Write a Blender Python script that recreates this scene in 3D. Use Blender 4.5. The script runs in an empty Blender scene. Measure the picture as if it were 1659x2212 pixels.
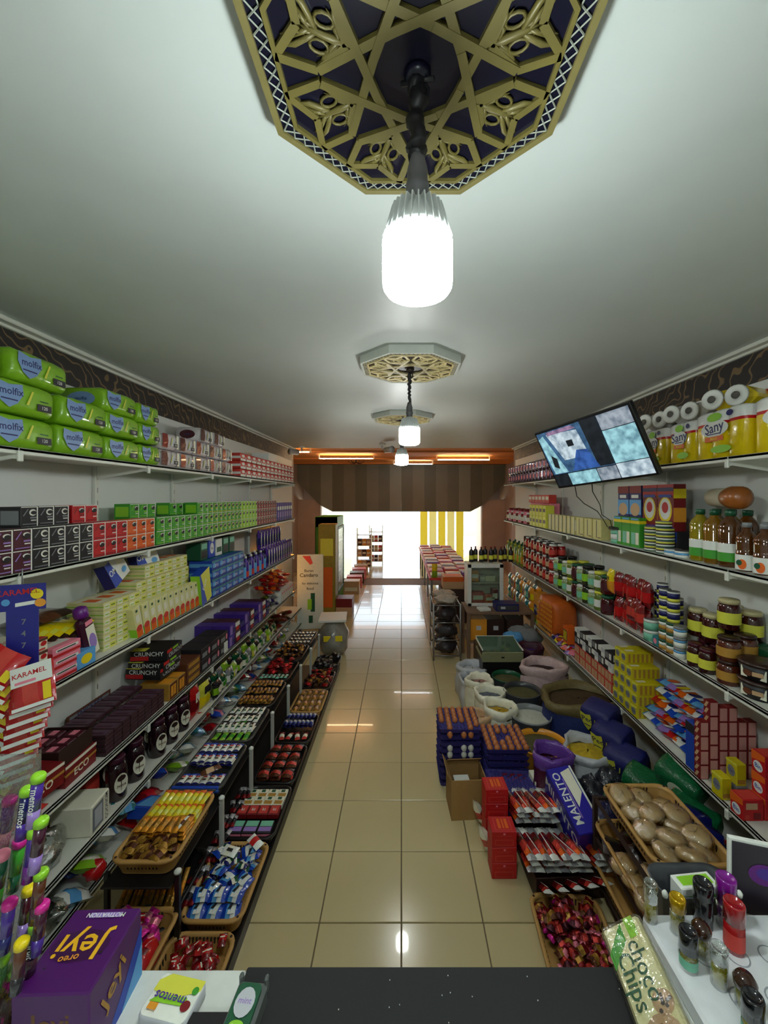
import bpy, math, random
from mathutils import Vector, Matrix, Euler
random.seed(7)
S = bpy.context.scene
COL = S.collection
CZ = 2.08                       # camera height, about an arm's reach above the counter
# ---------------- camera ----------------
cam = bpy.data.cameras.new('camera'); camo = bpy.data.objects.new('camera', cam); COL.objects.link(camo)
cam.sensor_fit = 'VERTICAL'; cam.sensor_height = 24.0; cam.lens = 880.0/2212.0*24.0
cam.clip_start = 0.02; cam.clip_end = 200
camo.matrix_world = Matrix(((1, 0, 0, 0), (0, 0, -1, 0), (0, 1, 0, CZ), (0, 0, 0, 1)))   # level, looking down the aisle
cam.shift_x = -(867-829.5)/2212.0; cam.shift_y = (1073-1106)/2212.0*1.0
S.camera = camo
# ---------------- world, sun, exposure ----------------
w = bpy.data.worlds.new('world'); S.world = w; w.use_nodes = True
bg = w.node_tree.nodes['Background']; bg.inputs[0].default_value = (0.72, 0.88, 1.0, 1); bg.inputs[1].default_value = 1.5
sun = bpy.data.lights.new('sun', 'SUN'); sun.energy = 2.0; sun.angle = 0.02; sun.color = (1, .97, .9)
suno = bpy.data.objects.new('sun', sun); COL.objects.link(suno); suno.rotation_euler = (math.radians(38), 0, math.radians(160))
BULB = 42.0                      # emission of the bulb diffusers
S.view_settings.view_transform = 'Standard'; S.view_settings.look = 'None'
S.view_settings.gamma = 1.0; S.view_settings.use_curve_mapping = False
S.view_settings.exposure = 2.0
S.cycles.use_denoising = True
S.cycles.max_bounces = 7; S.cycles.diffuse_bounces = 4; S.cycles.glossy_bounces = 3; S.cycles.transmission_bounces = 6; S.cycles.transparent_max_bounces = 10
S.cycles.caustics_reflective = False; S.cycles.caustics_refractive = False
S.cycles.sample_clamp_indirect = 6.0

def at(px, py, Y): return Vector(((px-867)/880*Y, Y, CZ+(1073-py)/880*Y))
# ---------------- materials ----------------
MC = {}
def lin(c): return tuple(((x/12.92) if x <= .04045 else ((x+.055)/1.055)**2.4) for x in c)
def mat(name, rgb, rough=.45, metal=0., spec=.5, noise=.08, nscale=30., bump=0., trans=0., alpha=1., emit=0., coat=0., bscale=None):
    k = name
    if k in MC: return MC[k]
    m = bpy.data.materials.new(name); m.use_nodes = True; MC[k] = m
    nt = m.node_tree; b = nt.nodes['Principled BSDF']
    col = lin([x/255. for x in rgb]) + (1,)
    b.inputs['Roughness'].default_value = rough; b.inputs['Metallic'].default_value = metal
    b.inputs['Specular IOR Level'].default_value = spec
    b.inputs['Transmission Weight'].default_value = trans; b.inputs['Coat Weight'].default_value = coat
    b.inputs['Alpha'].default_value = alpha
    if noise > 0 or bump > 0:
        tc = nt.nodes.new('ShaderNodeTexCoord'); n = nt.nodes.new('ShaderNodeTexNoise')
        n.inputs['Scale'].default_value = nscale; n.inputs['Detail'].default_value = 4
        nt.links.new(tc.outputs['Object'], n.inputs['Vector'])
        mx = nt.nodes.new('ShaderNodeMix'); mx.data_type = 'RGBA'
        mx.inputs[6].default_value = tuple(c*(1-noise*1.6) for c in col[:3])+(1,)
        mx.inputs[7].default_value = tuple(min(1, c*(1+noise*1.2)) for c in col[:3])+(1,)
        nt.links.new(n.outputs['Fac'], mx.inputs[0]); nt.links.new(mx.outputs[2], b.inputs['Base Color'])
        if bump > 0:
            n2 = nt.nodes.new('ShaderNodeTexNoise'); n2.inputs['Scale'].default_value = bscale or nscale*1.5; n2.inputs['Detail'].default_value = 3
            nt.links.new(tc.outputs['Object'], n2.inputs['Vector'])
            bp = nt.nodes.new('ShaderNodeBump'); bp.inputs['Strength'].default_value = bump; bp.inputs['Distance'].default_value = .01
            nt.links.new(n2.outputs['Fac'], bp.inputs['Height']); nt.links.new(bp.outputs['Normal'], b.inputs['Normal'])
    else: b.inputs['Base Color'].default_value = col
    if emit > 0:
        b.inputs['Emission Color'].default_value = col; b.inputs['Emission Strength'].default_value = emit
    return m
PAL = dict(white=(225, 226, 218), cream=(226, 216, 150), ivory=(232, 228, 205), black=(22, 20, 22), ink=(35, 32, 38), grey=(125, 128, 130), dgrey=(58, 60, 64),
    red=(190, 22, 26), dred=(120, 14, 20), brick=(200, 60, 50), orange=(222, 98, 22), amber=(226, 150, 40), yellow=(232, 206, 20), lemon=(216, 214, 70), lime=(140, 200, 40),
    green=(60, 150, 40), dgreen=(18, 80, 50), teal=(40, 120, 130), mint=(120, 190, 160), sky=(90, 160, 215), blue=(24, 66, 170), navy=(22, 26, 92), violet=(70, 40, 140),
    purple=(98, 22, 120), plum=(64, 22, 42), maroon=(70, 14, 30), pink=(232, 130, 150), magenta=(206, 30, 140), brown=(92, 48, 26), dbrown=(48, 26, 20), choc=(58, 30, 36),
    gold=(176, 130, 50), tan=(176, 132, 72), skin=(198, 160, 120), lav=(150, 120, 190), silver=(190, 192, 196))
def C(n, kind='p'):
    """paint colour n: p = printed card, g = glossy film, f = foil, c = cloth or plastic sack"""
    if kind == 'p': return mat(n+'_print', PAL[n], .5, noise=.05)
    if kind == 'g': return mat(n+'_film', PAL[n], .2, noise=.12, bump=.25, nscale=25, coat=.3)
    if kind == 'f': return mat(n+'_foil', PAL[n], .28, metal=.55, noise=.15, bump=.6, nscale=45)
    if kind == 'c': return mat(n+'_sack', PAL[n], .55, noise=.15, bump=.5, nscale=18)
    if kind == 'l': return mat(n+'_plastic', PAL[n], .32, noise=.03)
def glass(name, rgb, rough=.05, trans=.9):
    return mat(name, rgb, rough, noise=0, trans=trans)
def film(name='clear_film', tint=(1, 1, 1), fac=.14, rough=.12):
    if name in MC: return MC[name]
    m = bpy.data.materials.new(name); m.use_nodes = True; MC[name] = m; nt = m.node_tree
    for n in list(nt.nodes): nt.nodes.remove(n)
    o = nt.nodes.new('ShaderNodeOutputMaterial'); mx = nt.nodes.new('ShaderNodeMixShader')
    t = nt.nodes.new('ShaderNodeBsdfTransparent'); g = nt.nodes.new('ShaderNodeBsdfGlossy')
    t.inputs[0].default_value = tint+(1,); g.inputs['Roughness'].default_value = rough; g.inputs['Color'].default_value = (.9, .9, .9, 1)
    lw = nt.nodes.new('ShaderNodeLayerWeight'); lw.inputs[0].default_value = .35
    ma = nt.nodes.new('ShaderNodeMath'); ma.operation = 'MULTIPLY_ADD'; ma.inputs[1].default_value = .5; ma.inputs[2].default_value = fac
    n = nt.nodes.new('ShaderNodeTexNoise'); n.inputs['Scale'].default_value = 22; n.inputs['Detail'].default_value = 4
    tc = nt.nodes.new('ShaderNodeTexCoord'); nt.links.new(tc.outputs['Object'], n.inputs['Vector'])
    bp = nt.nodes.new('ShaderNodeBump'); bp.inputs['Strength'].default_value = .9; bp.inputs['Distance'].default_value = .02
    nt.links.new(n.outputs['Fac'], bp.inputs['Height']); nt.links.new(bp.outputs['Normal'], g.inputs['Normal'])
    nt.links.new(lw.outputs['Facing'], ma.inputs[0]); nt.links.new(ma.outputs[0], mx.inputs[0])
    nt.links.new(t.outputs[0], mx.inputs[1]); nt.links.new(g.outputs[0], mx.inputs[2]); nt.links.new(mx.outputs[0], o.inputs[0])
    return m
M_shelf = mat('shelf_white_enamel', (216, 216, 204), .4, noise=.04, nscale=4)
M_ceil = mat('ceiling_plaster', (194, 199, 195), .45, noise=.07, nscale=1.3, bump=.8, bscale=3.2)
M_wall = mat('wall_white_board', (216, 218, 212), .5, noise=.04, nscale=2)
M_steel = mat('grey_steel', (150, 150, 150), .35, metal=.7, noise=.05)
M_blackm = mat('black_enamel', (20, 18, 18), .4, noise=.05)
M_basket = mat('tan_basket_plastic', (186, 142, 78), .45, noise=.08, nscale=10)
# ---------------- mesh builder ----------------
class MB:
    def __init__(s): s.v = []; s.f = []; s.mi = []; s.sm = []; s.mats = []; s.M = None
    def add(s, vs, fs, m, smooth=False):
        o = len(s.v); M = s.M
        s.v += [tuple(M @ Vector(v)) for v in vs] if M is not None else [tuple(v) for v in vs]
        if m not in s.mats: s.mats.append(m)
        k = s.mats.index(m)
        for f in fs: s.f.append(tuple(i+o for i in f)); s.mi.append(k); s.sm.append(smooth)
    def box(s, c, d, m, ch=0.):
        x, y, z = c; a, b, e = d[0]/2, d[1]/2, d[2]/2
        if ch <= 0:
            vs = [(x+i*a, y+j*b, z+k*e) for i in (-1, 1) for j in (-1, 1) for k in (-1, 1)]
            s.add(vs, [(0, 1, 3, 2), (4, 6, 7, 5), (0, 4, 5, 1), (2, 3, 7, 6), (0, 2, 6, 4), (1, 5, 7, 3)], m); return s
        ch = min(ch, a*.9, b*.9, e*.9); vs = []; id = {}
        for i in (-1, 1):
            for j in (-1, 1):
                for k in (-1, 1):
                    for ax in range(3):
                        id[i, j, k, ax] = len(vs)
                        vs.append((x+i*(a-(0 if ax == 0 else ch)), y+j*(b-(0 if ax == 1 else ch)), z+k*(e-(0 if ax == 2 else ch))))
        fs = []
        for q in (-1, 1):
            fs.append(tuple(id[q, j, k, 0] for j, k in ((-1, -1), (1, -1), (1, 1), (-1, 1))[::q]))
            fs.append(tuple(id[i, q, k, 1] for i, k in ((-1, -1), (-1, 1), (1, 1), (1, -1))[::q]))
            fs.append(tuple(id[i, j, q, 2] for i, j in ((-1, -1), (1, -1), (1, 1), (-1, 1))[::q]))
        for p in (-1, 1):
            for q in (-1, 1):
                fs.append((id[-1, p, q, 1], id[1, p, q, 1], id[1, p, q, 2], id[-1, p, q, 2])[::(1 if p*q < 0 else -1)])
                fs.append((id[p, -1, q, 0], id[p, 1, q, 0], id[p, 1, q, 2], id[p, -1, q, 2])[::(1 if p*q > 0 else -1)])
                fs.append((id[p, q, -1, 0], id[p, q, 1, 0], id[p, q, 1, 1], id[p, q, -1, 1])[::(1 if p*q < 0 else -1)])
                for r in (-1, 1): fs.append((id[p, q, r, 0], id[p, q, r, 1], id[p, q, r, 2])[::(1 if p*q*r > 0 else -1)])
        s.add(vs, fs, m); return s
    def lathe(s, prof, seg, m, c=(0, 0, 0), smooth=True, axis='z', sx=1, sy=1, caps=(True, True)):
        vs = []; fs = []; n = len(prof)
        for r, z in prof:
            for k in range(seg):
                t = 2*math.pi*k/seg; p = (r*math.cos(t)*sx, r*math.sin(t)*sy, z)
                if axis == 'x': p = (p[2], p[0], p[1])
                if axis == 'y': p = (p[0], p[2], p[1])
                vs.append((p[0]+c[0], p[1]+c[1], p[2]+c[2]))
        for i in range(n-1):
            for k in range(seg):
                k2 = (k+1) % seg; f = (i*seg+k, i*seg+k2, (i+1)*seg+k2, (i+1)*seg+k)
                fs.append(f if axis != 'y' else f[::-1])
        if caps[0] and prof[0][0] > 1e-6: fs.append(tuple(range(seg))[::-1] if axis != 'y' else tuple(range(seg)))
        if caps[1] and prof[-1][0] > 1e-6: fs.append(tuple((n-1)*seg+k for k in range(seg)) if axis != 'y' else tuple((n-1)*seg+k for k in range(seg))[::-1])
        s.add(vs, fs, m, smooth); return s
    def cyl(s, c, r, h, m, seg=16, ch=.0, axis='z', r2=None):
        r2 = r if r2 is None else r2; ch = min(ch, h/3, r/3)
        return s.lathe(([(r-ch, 0), (r, ch)] if ch else [(r, 0)])+([(r2, h-ch), (r2-ch, h)] if ch else [(r2, h)]), seg, m, c, seg > 8, axis)
    def tube(s, pts, r, m, seg=6, smooth=True):
        pts = [Vector(p) for p in pts]; vs = []; fs = []; up = Vector((0, 0, 1)); prev = None
        for i, p in enumerate(pts):
            t = (pts[min(i+1, len(pts)-1)]-pts[max(i-1, 0)]).normalized()
            if prev is None: a = t.cross(up if abs(t.z) < .9 else Vector((1, 0, 0))).normalized()
            else: a = (prev-t*prev.dot(t)).normalized()
            prev = a; b = t.cross(a); rr = r[i] if isinstance(r, (list, tuple)) else r
            for k in range(seg):
                q = 2*math.pi*k/seg; vs.append(p+a*math.cos(q)*rr+b*math.sin(q)*rr)
        for i in range(len(pts)-1):
            for k in range(seg): k2 = (k+1) % seg; fs.append((i*seg+k, i*seg+k2, (i+1)*seg+k2, (i+1)*seg+k))
        fs.append(tuple(range(seg))[::-1]); fs.append(tuple((len(pts)-1)*seg+k for k in range(seg)))
        s.add(vs, fs, m, smooth); return s
    def prism(s, poly, z0, z1, m, smooth=False):
        n = len(poly); ar = sum(poly[i][0]*poly[(i+1) % n][1]-poly[(i+1) % n][0]*poly[i][1] for i in range(n))
        if ar < 0: poly = poly[::-1]
        vs = [(x, y, z0) for x, y in poly]+[(x, y, z1) for x, y in poly]
        fs = [tuple(range(n))[::-1], tuple(range(n, 2*n))]+[(i, (i+1) % n, n+(i+1) % n, n+i) for i in range(n)]
        s.add(vs, fs, m, smooth); return s
    def loft(s, rings, m, smooth=True, caps=(False, False)):
        n = len(rings[0]); vs = [p for r in rings for p in r]; fs = []
        for i in range(len(rings)-1):
            for k in range(n): k2 = (k+1) % n; fs.append((i*n+k, i*n+k2, (i+1)*n+k2, (i+1)*n+k))
        if caps[0]: fs.append(tuple(range(n))[::-1])
        if caps[1]: fs.append(tuple((len(rings)-1)*n+k for k in range(n)))
        s.add(vs, fs, m, smooth); return s
    def pillow(s, w, d, h, ms, nx=7, ny=5, c=(0, 0, 0), seam=.1, rough=.12, seed=1, p=4.0):
        """filled packet lying in XY, ends at +-x crimped flat; ms = materials along x (band list)"""
        rnd = random.Random(seed); g = {}
        for i in range(nx+1):
            for j in range(ny+1):
                g[i, j] = 1+rough*(rnd.random()*2-1)
        for sgn in (1, -1):
            for bnd in range(len(ms)):
                vs = []; fs = []; a, b = int(bnd*nx/len(ms)), int((bnd+1)*nx/len(ms))
                for i in range(a, b+1):
                    for j in range(ny+1):
                        u, v = 2*i/nx-1, 2*j/ny-1
                        uu = min(1, abs(u)/(1-seam)); t = max(0, 1-uu**p)**.55*max(0, 1-abs(v)**p)**.5*g[i, j]
                        narrow = 1-.06*max(0, 1-uu**2)
                        vs.append((c[0]+u*w/2, c[1]+v*d/2*narrow, c[2]+h/2+sgn*max(t*h/2, .0006)))
                for i in range(b-a):
                    for j in range(ny):
                        f = (i*(ny+1)+j, (i+1)*(ny+1)+j, (i+1)*(ny+1)+j+1, i*(ny+1)+j+1); fs.append(f if sgn > 0 else f[::-1])
                s.add(vs, fs, ms[bnd], True)
        return s
    def text(s, t, size, m, M):
        vs, fs = text_mesh(t); old = s.M; s.M = (old @ M) if old is not None else M
        s.add([(x*size, y*size, 0) for x, y in vs], fs, m); s.M = old; return s
    def mesh(s, name):
        me = bpy.data.meshes.new(name); me.from_pydata(s.v, [], s.f)
        for m in s.mats: me.materials.append(m)
        me.polygons.foreach_set('material_index', s.mi); me.polygons.foreach_set('use_smooth', s.sm)
        me.update(); return me
    def obj(s, name, parent=None, **kw):
        o = bpy.data.objects.new(name, s.mesh(name)); COL.objects.link(o)
        if parent: o.parent = parent
        for k, v in kw.items():
            if v: o[k] = v
        return o
TX = {}
def text_mesh(t):
    if t in TX: return TX[t]
    cu = bpy.data.curves.new('lettering', 'FONT'); cu.body = t; cu.size = 1; cu.align_x = 'CENTER'; cu.align_y = 'CENTER'; cu.resolution_u = 2; cu.offset = .012
    o = bpy.data.objects.new('lettering', cu); COL.objects.link(o)
    me = bpy.data.meshes.new_from_object(o.evaluated_get(bpy.context.evaluated_depsgraph_get()))
    r = ([(v.co.x, v.co.y) for v in me.vertices], [tuple(p.vertices) for p in me.polygons])
    bpy.data.objects.remove(o); bpy.data.curves.remove(cu); bpy.data.meshes.remove(me); TX[t] = r; return r
RX90 = Matrix.Rotation(math.pi/2, 4, 'X')
def T(x, y, z): return Matrix.Translation((x, y, z))
def front(mb, w, h, y, spec, e=.0008):
    """flat print on the -Y face; coordinates run 0..1 across and up"""
    fr = lambda u, v: (-w/2+u*w, v*h)
    lay = 0
    for sp in spec:
        lay += 1; yy = y-e*lay*.6
        if sp[0] == 'r':
            (a, b), (c, d) = fr(sp[1], sp[2]), fr(sp[3], sp[4]); mb.add([(a, yy, b), (c, yy, b), (c, yy, d), (a, yy, d)], [(0, 1, 2, 3)], sp[5])
        elif sp[0] == 'e':
            cx, cz = fr(sp[1], sp[2]); n = 16
            mb.add([(cx+sp[3]*w*math.cos(2*math.pi*k/n), yy, cz+sp[4]*h*math.sin(2*math.pi*k/n)) for k in range(n)], [tuple(range(n))], sp[5])
        elif sp[0] == 'q':
            mb.add([(fr(u, v)[0], yy, fr(u, v)[1]) for u, v in sp[1]], [tuple(range(len(sp[1])))], sp[2])
        elif sp[0] == 't':
            cx, cz = fr(sp[2], sp[3]); rot = sp[6] if len(sp) > 6 else 0
            mb.text(sp[1], sp[4], sp[5], T(cx, yy, cz) @ RX90 @ Matrix.Rotation(rot, 4, 'Z'))
def on_face(mb, face, w, d, h, spec):
    """print on 'front' (-Y), 'near' (-X), 'far' (+X) or 'top' of a box that stands on z=0"""
    old = mb.M; B = old if old is not None else Matrix.Identity(4)
    if face == 'front': mb.M = B; front(mb, w, h, -d/2, spec)
    if face == 'near': mb.M = B @ Matrix.Rotation(-math.pi/2, 4, 'Z'); front(mb, d, h, -w/2, spec)
    if face == 'far': mb.M = B @ Matrix.Rotation(math.pi/2, 4, 'Z'); front(mb, d, h, -w/2, spec)
    if face == 'top': mb.M = B @ T(0, 0, h) @ Matrix.Rotation(-math.pi/2, 4, 'X') @ T(0, 0, -d/2); front(mb, w, d, 0, spec)
    mb.M = old
# ---------------- things ----------------
class Proto:
    def __init__(s, name, cat, h, parts): s.name = name; s.cat = cat; s.h = h; s.parts = parts   # parts: [(name, mesh, [(subname, mesh)])]
def one(name, cat, h, mb): return Proto(name, cat, h, [(None, mb.mesh(name), [])])
def put(p, label, loc, rot=(0, 0, 0), group=None, scale=1.):
    if isinstance(rot, (int, float)): rot = (0, 0, rot)
    def mk(n, me): o = bpy.data.objects.new(n, me); COL.objects.link(o); return o
    root = mk(p.name, p.parts[0][1] if p.parts[0][0] is None else None)
    root.location = loc; root.rotation_euler = rot; root.scale = (scale,)*3 if isinstance(scale, (int, float)) else scale
    if root.data is None: root.empty_display_size = .05
    root['label'] = label; root['category'] = p.cat
    if group: root['group'] = group
    for n, me, subs in p.parts:
        if n is None: par = root
        else: par = mk(n, me); par.parent = root
        for sn, sme in subs: mk(sn, sme).parent = par
    return root
def empty(name, loc=(0, 0, 0), label=None, cat=None, group=None, kind=None, rot=(0, 0, 0)):
    o = bpy.data.objects.new(name, None); COL.objects.link(o); o.location = loc; o.rotation_euler = rot
    for k, v in (('label', label), ('category', cat), ('group', group), ('kind', kind)):
        if v: o[k] = v
    return o
def struct(name, mb, parent=None):
    return mb.obj(name, parent, kind='structure' if parent is None else None)
ORD = 'first second third fourth fifth sixth seventh eighth ninth tenth eleventh twelfth thirteenth fourteenth fifteenth sixteenth seventeenth eighteenth nineteenth twentieth'.split()
ORD += ['twenty-'+o for o in ORD[:9]]+['thirtieth']+['thirty-'+o for o in ORD[:9]]+['fortieth']+['forty-'+o for o in ORD[:9]]
LAY = {1: [''], 2: ['bottom layer', 'top layer'], 3: ['bottom layer', 'middle layer', 'top layer']}
def layer(k, n):
    if n in LAY: return LAY[n][k]
    return 'bottom layer' if k == 0 else ('top layer' if k == n-1 else ORD[k]+' layer up')
def row(k, n):
    return '' if n == 1 else ('front row' if k == 0 else ('back row' if k == n-1 else 'middle row' if n == 3 else ORD[k]+' row back'))
# ================= ROOM =================
XL, XR, XFL, XFR = -1.88, 1.96, -1.55, 1.62
def tile_floor():
    fl = empty('floor', kind='structure')
    m_g = mat('grout', (120, 104, 78), .8); m_t = mat('floor_tile_glaze', (204, 188, 142), .2, noise=.05, nscale=1.4, coat=.25)
    MB().box((0, 3.9, -.03), (4.6, 13, .04), m_g).obj('grout_bed', fl)
    t = MB().box((0, 0, 0), (.394, .394, .012), m_t, .002).mesh('tile')
    for i in range(10):
        for j in range(29):
            o = bpy.data.objects.new('tile', t); COL.objects.link(o); o.parent = fl
            o.location = (-1.8+.4*i, -1.81+.4*j, -.006+random.uniform(-.0004, .0004)); o.rotation_euler = (random.uniform(-.0008, .0008), random.uniform(-.0008, .0008), 0)
    # beyond nine metres the joints are too close to tell apart
    m = mat('far_floor_tile', (196, 186, 160), .16, noise=0); nt = m.node_tree; b = nt.nodes['Principled BSDF']
    tc = nt.nodes.new('ShaderNodeTexCoord'); br = nt.nodes.new('ShaderNodeTexBrick'); br.offset = 0; br.inputs['Scale'].default_value = 1
    br.inputs['Brick Width'].default_value = .4; br.inputs['Row Height'].default_value = .4; br.inputs['Mortar Size'].default_value = .006
    br.inputs[1].default_value = lin((.80, .74, .60))+(1,); br.inputs[2].default_value = lin((.76, .73, .64))+(1,); br.inputs[3].default_value = lin((.45, .4, .32))+(1,)
    nt.links.new(tc.outputs['Object'], br.inputs[0]); nt.links.new(br.outputs[0], b.inputs['Base Color'])
    MB().box((0, 13.2, -.03), (8, 5.62, .06), m).obj('far_floor_surface', fl)
    for sx in (-1, 1): MB().box((sx*3.05, 8.3, -.03), (2.1, 4.2, .06), m).obj('far_floor_surface', fl)
tile_floor()
struct('ceiling', MB().box(((XL+XR)/2, 2.5, 2.97), (XR-XL+.3, 8.9, .12), M_ceil))
# dark ornamental wallpaper band high on both walls
def scroll_mat():
    m = mat('dark_scroll_wallpaper', (30, 22, 18), .55, noise=0); nt = m.node_tree; b = nt.nodes['Principled BSDF']
    tc = nt.nodes.new('ShaderNodeTexCoord'); w1 = nt.nodes.new('ShaderNodeTexWave'); w1.wave_type = 'RINGS'; w1.inputs['Scale'].default_value = 4.5; w1.inputs['Distortion'].default_value = 14; w1.inputs['Detail'].default_value = 1.2; w1.inputs['Detail Scale'].default_value = 1.6
    cr = nt.nodes.new('ShaderNodeValToRGB'); cr.color_ramp.elements[0].position = .86; cr.color_ramp.elements[0].color = (.012, .009, .008, 1); cr.color_ramp.elements[1].position = .95; cr.color_ramp.elements[1].color = (.16, .10, .04, 1)
    nt.links.new(tc.outputs['Object'], w1.inputs['Vector']); nt.links.new(w1.outputs['Fac'], cr.inputs[0]); nt.links.new(cr.outputs[0], b.inputs['Base Color']); return m
M_scroll = scroll_mat()
Y0, Y1 = -1.9, 7.0
for side, X, sg in (('left', XL, -1), ('right', XR, 1)):
    wl = empty('wall_'+side, kind='structure')
    MB().box((X+sg*.06, (Y0+Y1)/2, 1.34), (.12, Y1-Y0, 2.76), M_wall).obj('board', wl)
    MB().box((X-sg*.003, (Y0+Y1)/2, 2.81), (.008, Y1-Y0, .20), M_scroll).obj('wallpaper_band', wl)
    tr = MB(); tr.M = None
    tr.box((X-sg*.03, (Y0+Y1)/2, 2.90), (.075, Y1-Y0, .022), M_shelf, .004); tr.box((X-sg*.012, (Y0+Y1)/2, 2.885), (.03, Y1-Y0, .018), M_shelf, .004)
    struct('trim_'+('1' if side == 'left' else '2'), tr)
struct('wall_back', MB().box((0, -1.95, 1.48), (4.2, .12, 3.0), M_wall))
M_mauve = mat('mauve_plaster', (176, 160, 152), .7, noise=.08, nscale=3)
for side, sg in (('left', -1), ('right', 1)):
    a = abs(XL if sg < 0 else XR)
    struct('wall_far_'+side, MB().box((sg*3.0, 11.5, 1.5), (.12, 9.2, 3.1), M_mauve))
    struct('wall_return_'+side, MB().box((sg*(a+3.06)/2, 7.05, 1.5), (3.06-a, .1, 3.1), M_mauve))
M_or = mat('ceiling_orange_light_tint', (238, 156, 74), .6, noise=.06, nscale=3)  # orange glow of the warm lamps put into the ceiling's own colour
struct('ceiling_far', MB().box((0, 11.55, 3.05), (6.2, 9.1, .1), M_or))
struct('beam', MB().box((0, 6.98, 2.975), (6.1, .08, .06), mat('dark_wood_beam', (70, 50, 34), .6)))
bm = MB()
for y in (8.2, 9.7, 11.0): bm.box((0, y, 2.985), (6.0, .07, .03), mat('ochre_beam', (206, 132, 66), .6), .005)
struct('beam_far', bm)
# panelled header across the far doorway, with slanting corners
hd = empty('header_board', (0, 11.5, 0), 'dark brown panelled board hanging across the far doorway', 'board')
pl = [(112, 114, 106), (100, 104, 96), (126, 132, 126), (96, 98, 88), (112, 112, 100), (92, 96, 86)]
for k in range(18):
    x0 = -2.92+k*.3245; x1 = x0+.3242; zt = 2.99
    def low(x):
        return 1.66 if abs(x) < 2.1 else 1.66+(abs(x)-2.1)*1.0
    m = mat('header_plank_%d' % (k % 6), pl[k % 6], .6, noise=.1, nscale=2)
    q = MB(); q.M = Matrix.Rotation(math.pi/2, 4, 'X')
    q.prism([(x0, low(x0)), (x1, low(x1)), (x1, zt), (x0, zt)], -.02-.004*(k % 2), .02, m); q.obj('plank', hd)
struct('wall_header', MB().box((0, 12.3, 2.5), (6.1, .1, 1.1), M_mauve))
for sg in (-1, 1): struct('pillar', MB().box((sg*2.62, 11.65, 1.0), (.66, .2, 2.0), M_mauve, .01))
# outside: sunlit yard and pale house fronts
M_yard = mat('sunlit_concrete', (214, 206, 190), .9, noise=.1, nscale=.7)
struct('ground', MB().box((0, 31, -.05), (30, 30, .06), M_yard))
struct('wall_outside', MB().box((-6.3, 24, 1.6), (7, .3, 3.4), mat('pale_green_render', (198, 206, 160), .8, noise=.08, nscale=1)))
struct('wall_outside', MB().box((7.4, 22, 1.6), (9, .3, 3.4), mat('pale_yellow_render', (214, 208, 140), .8, noise=.08, nscale=1)))
struct('wall_street', MB().box((0, 40, 2.0), (30, .3, 4.2), mat('white_render', (230, 228, 215), .8, noise=.05, nscale=1)))

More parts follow.
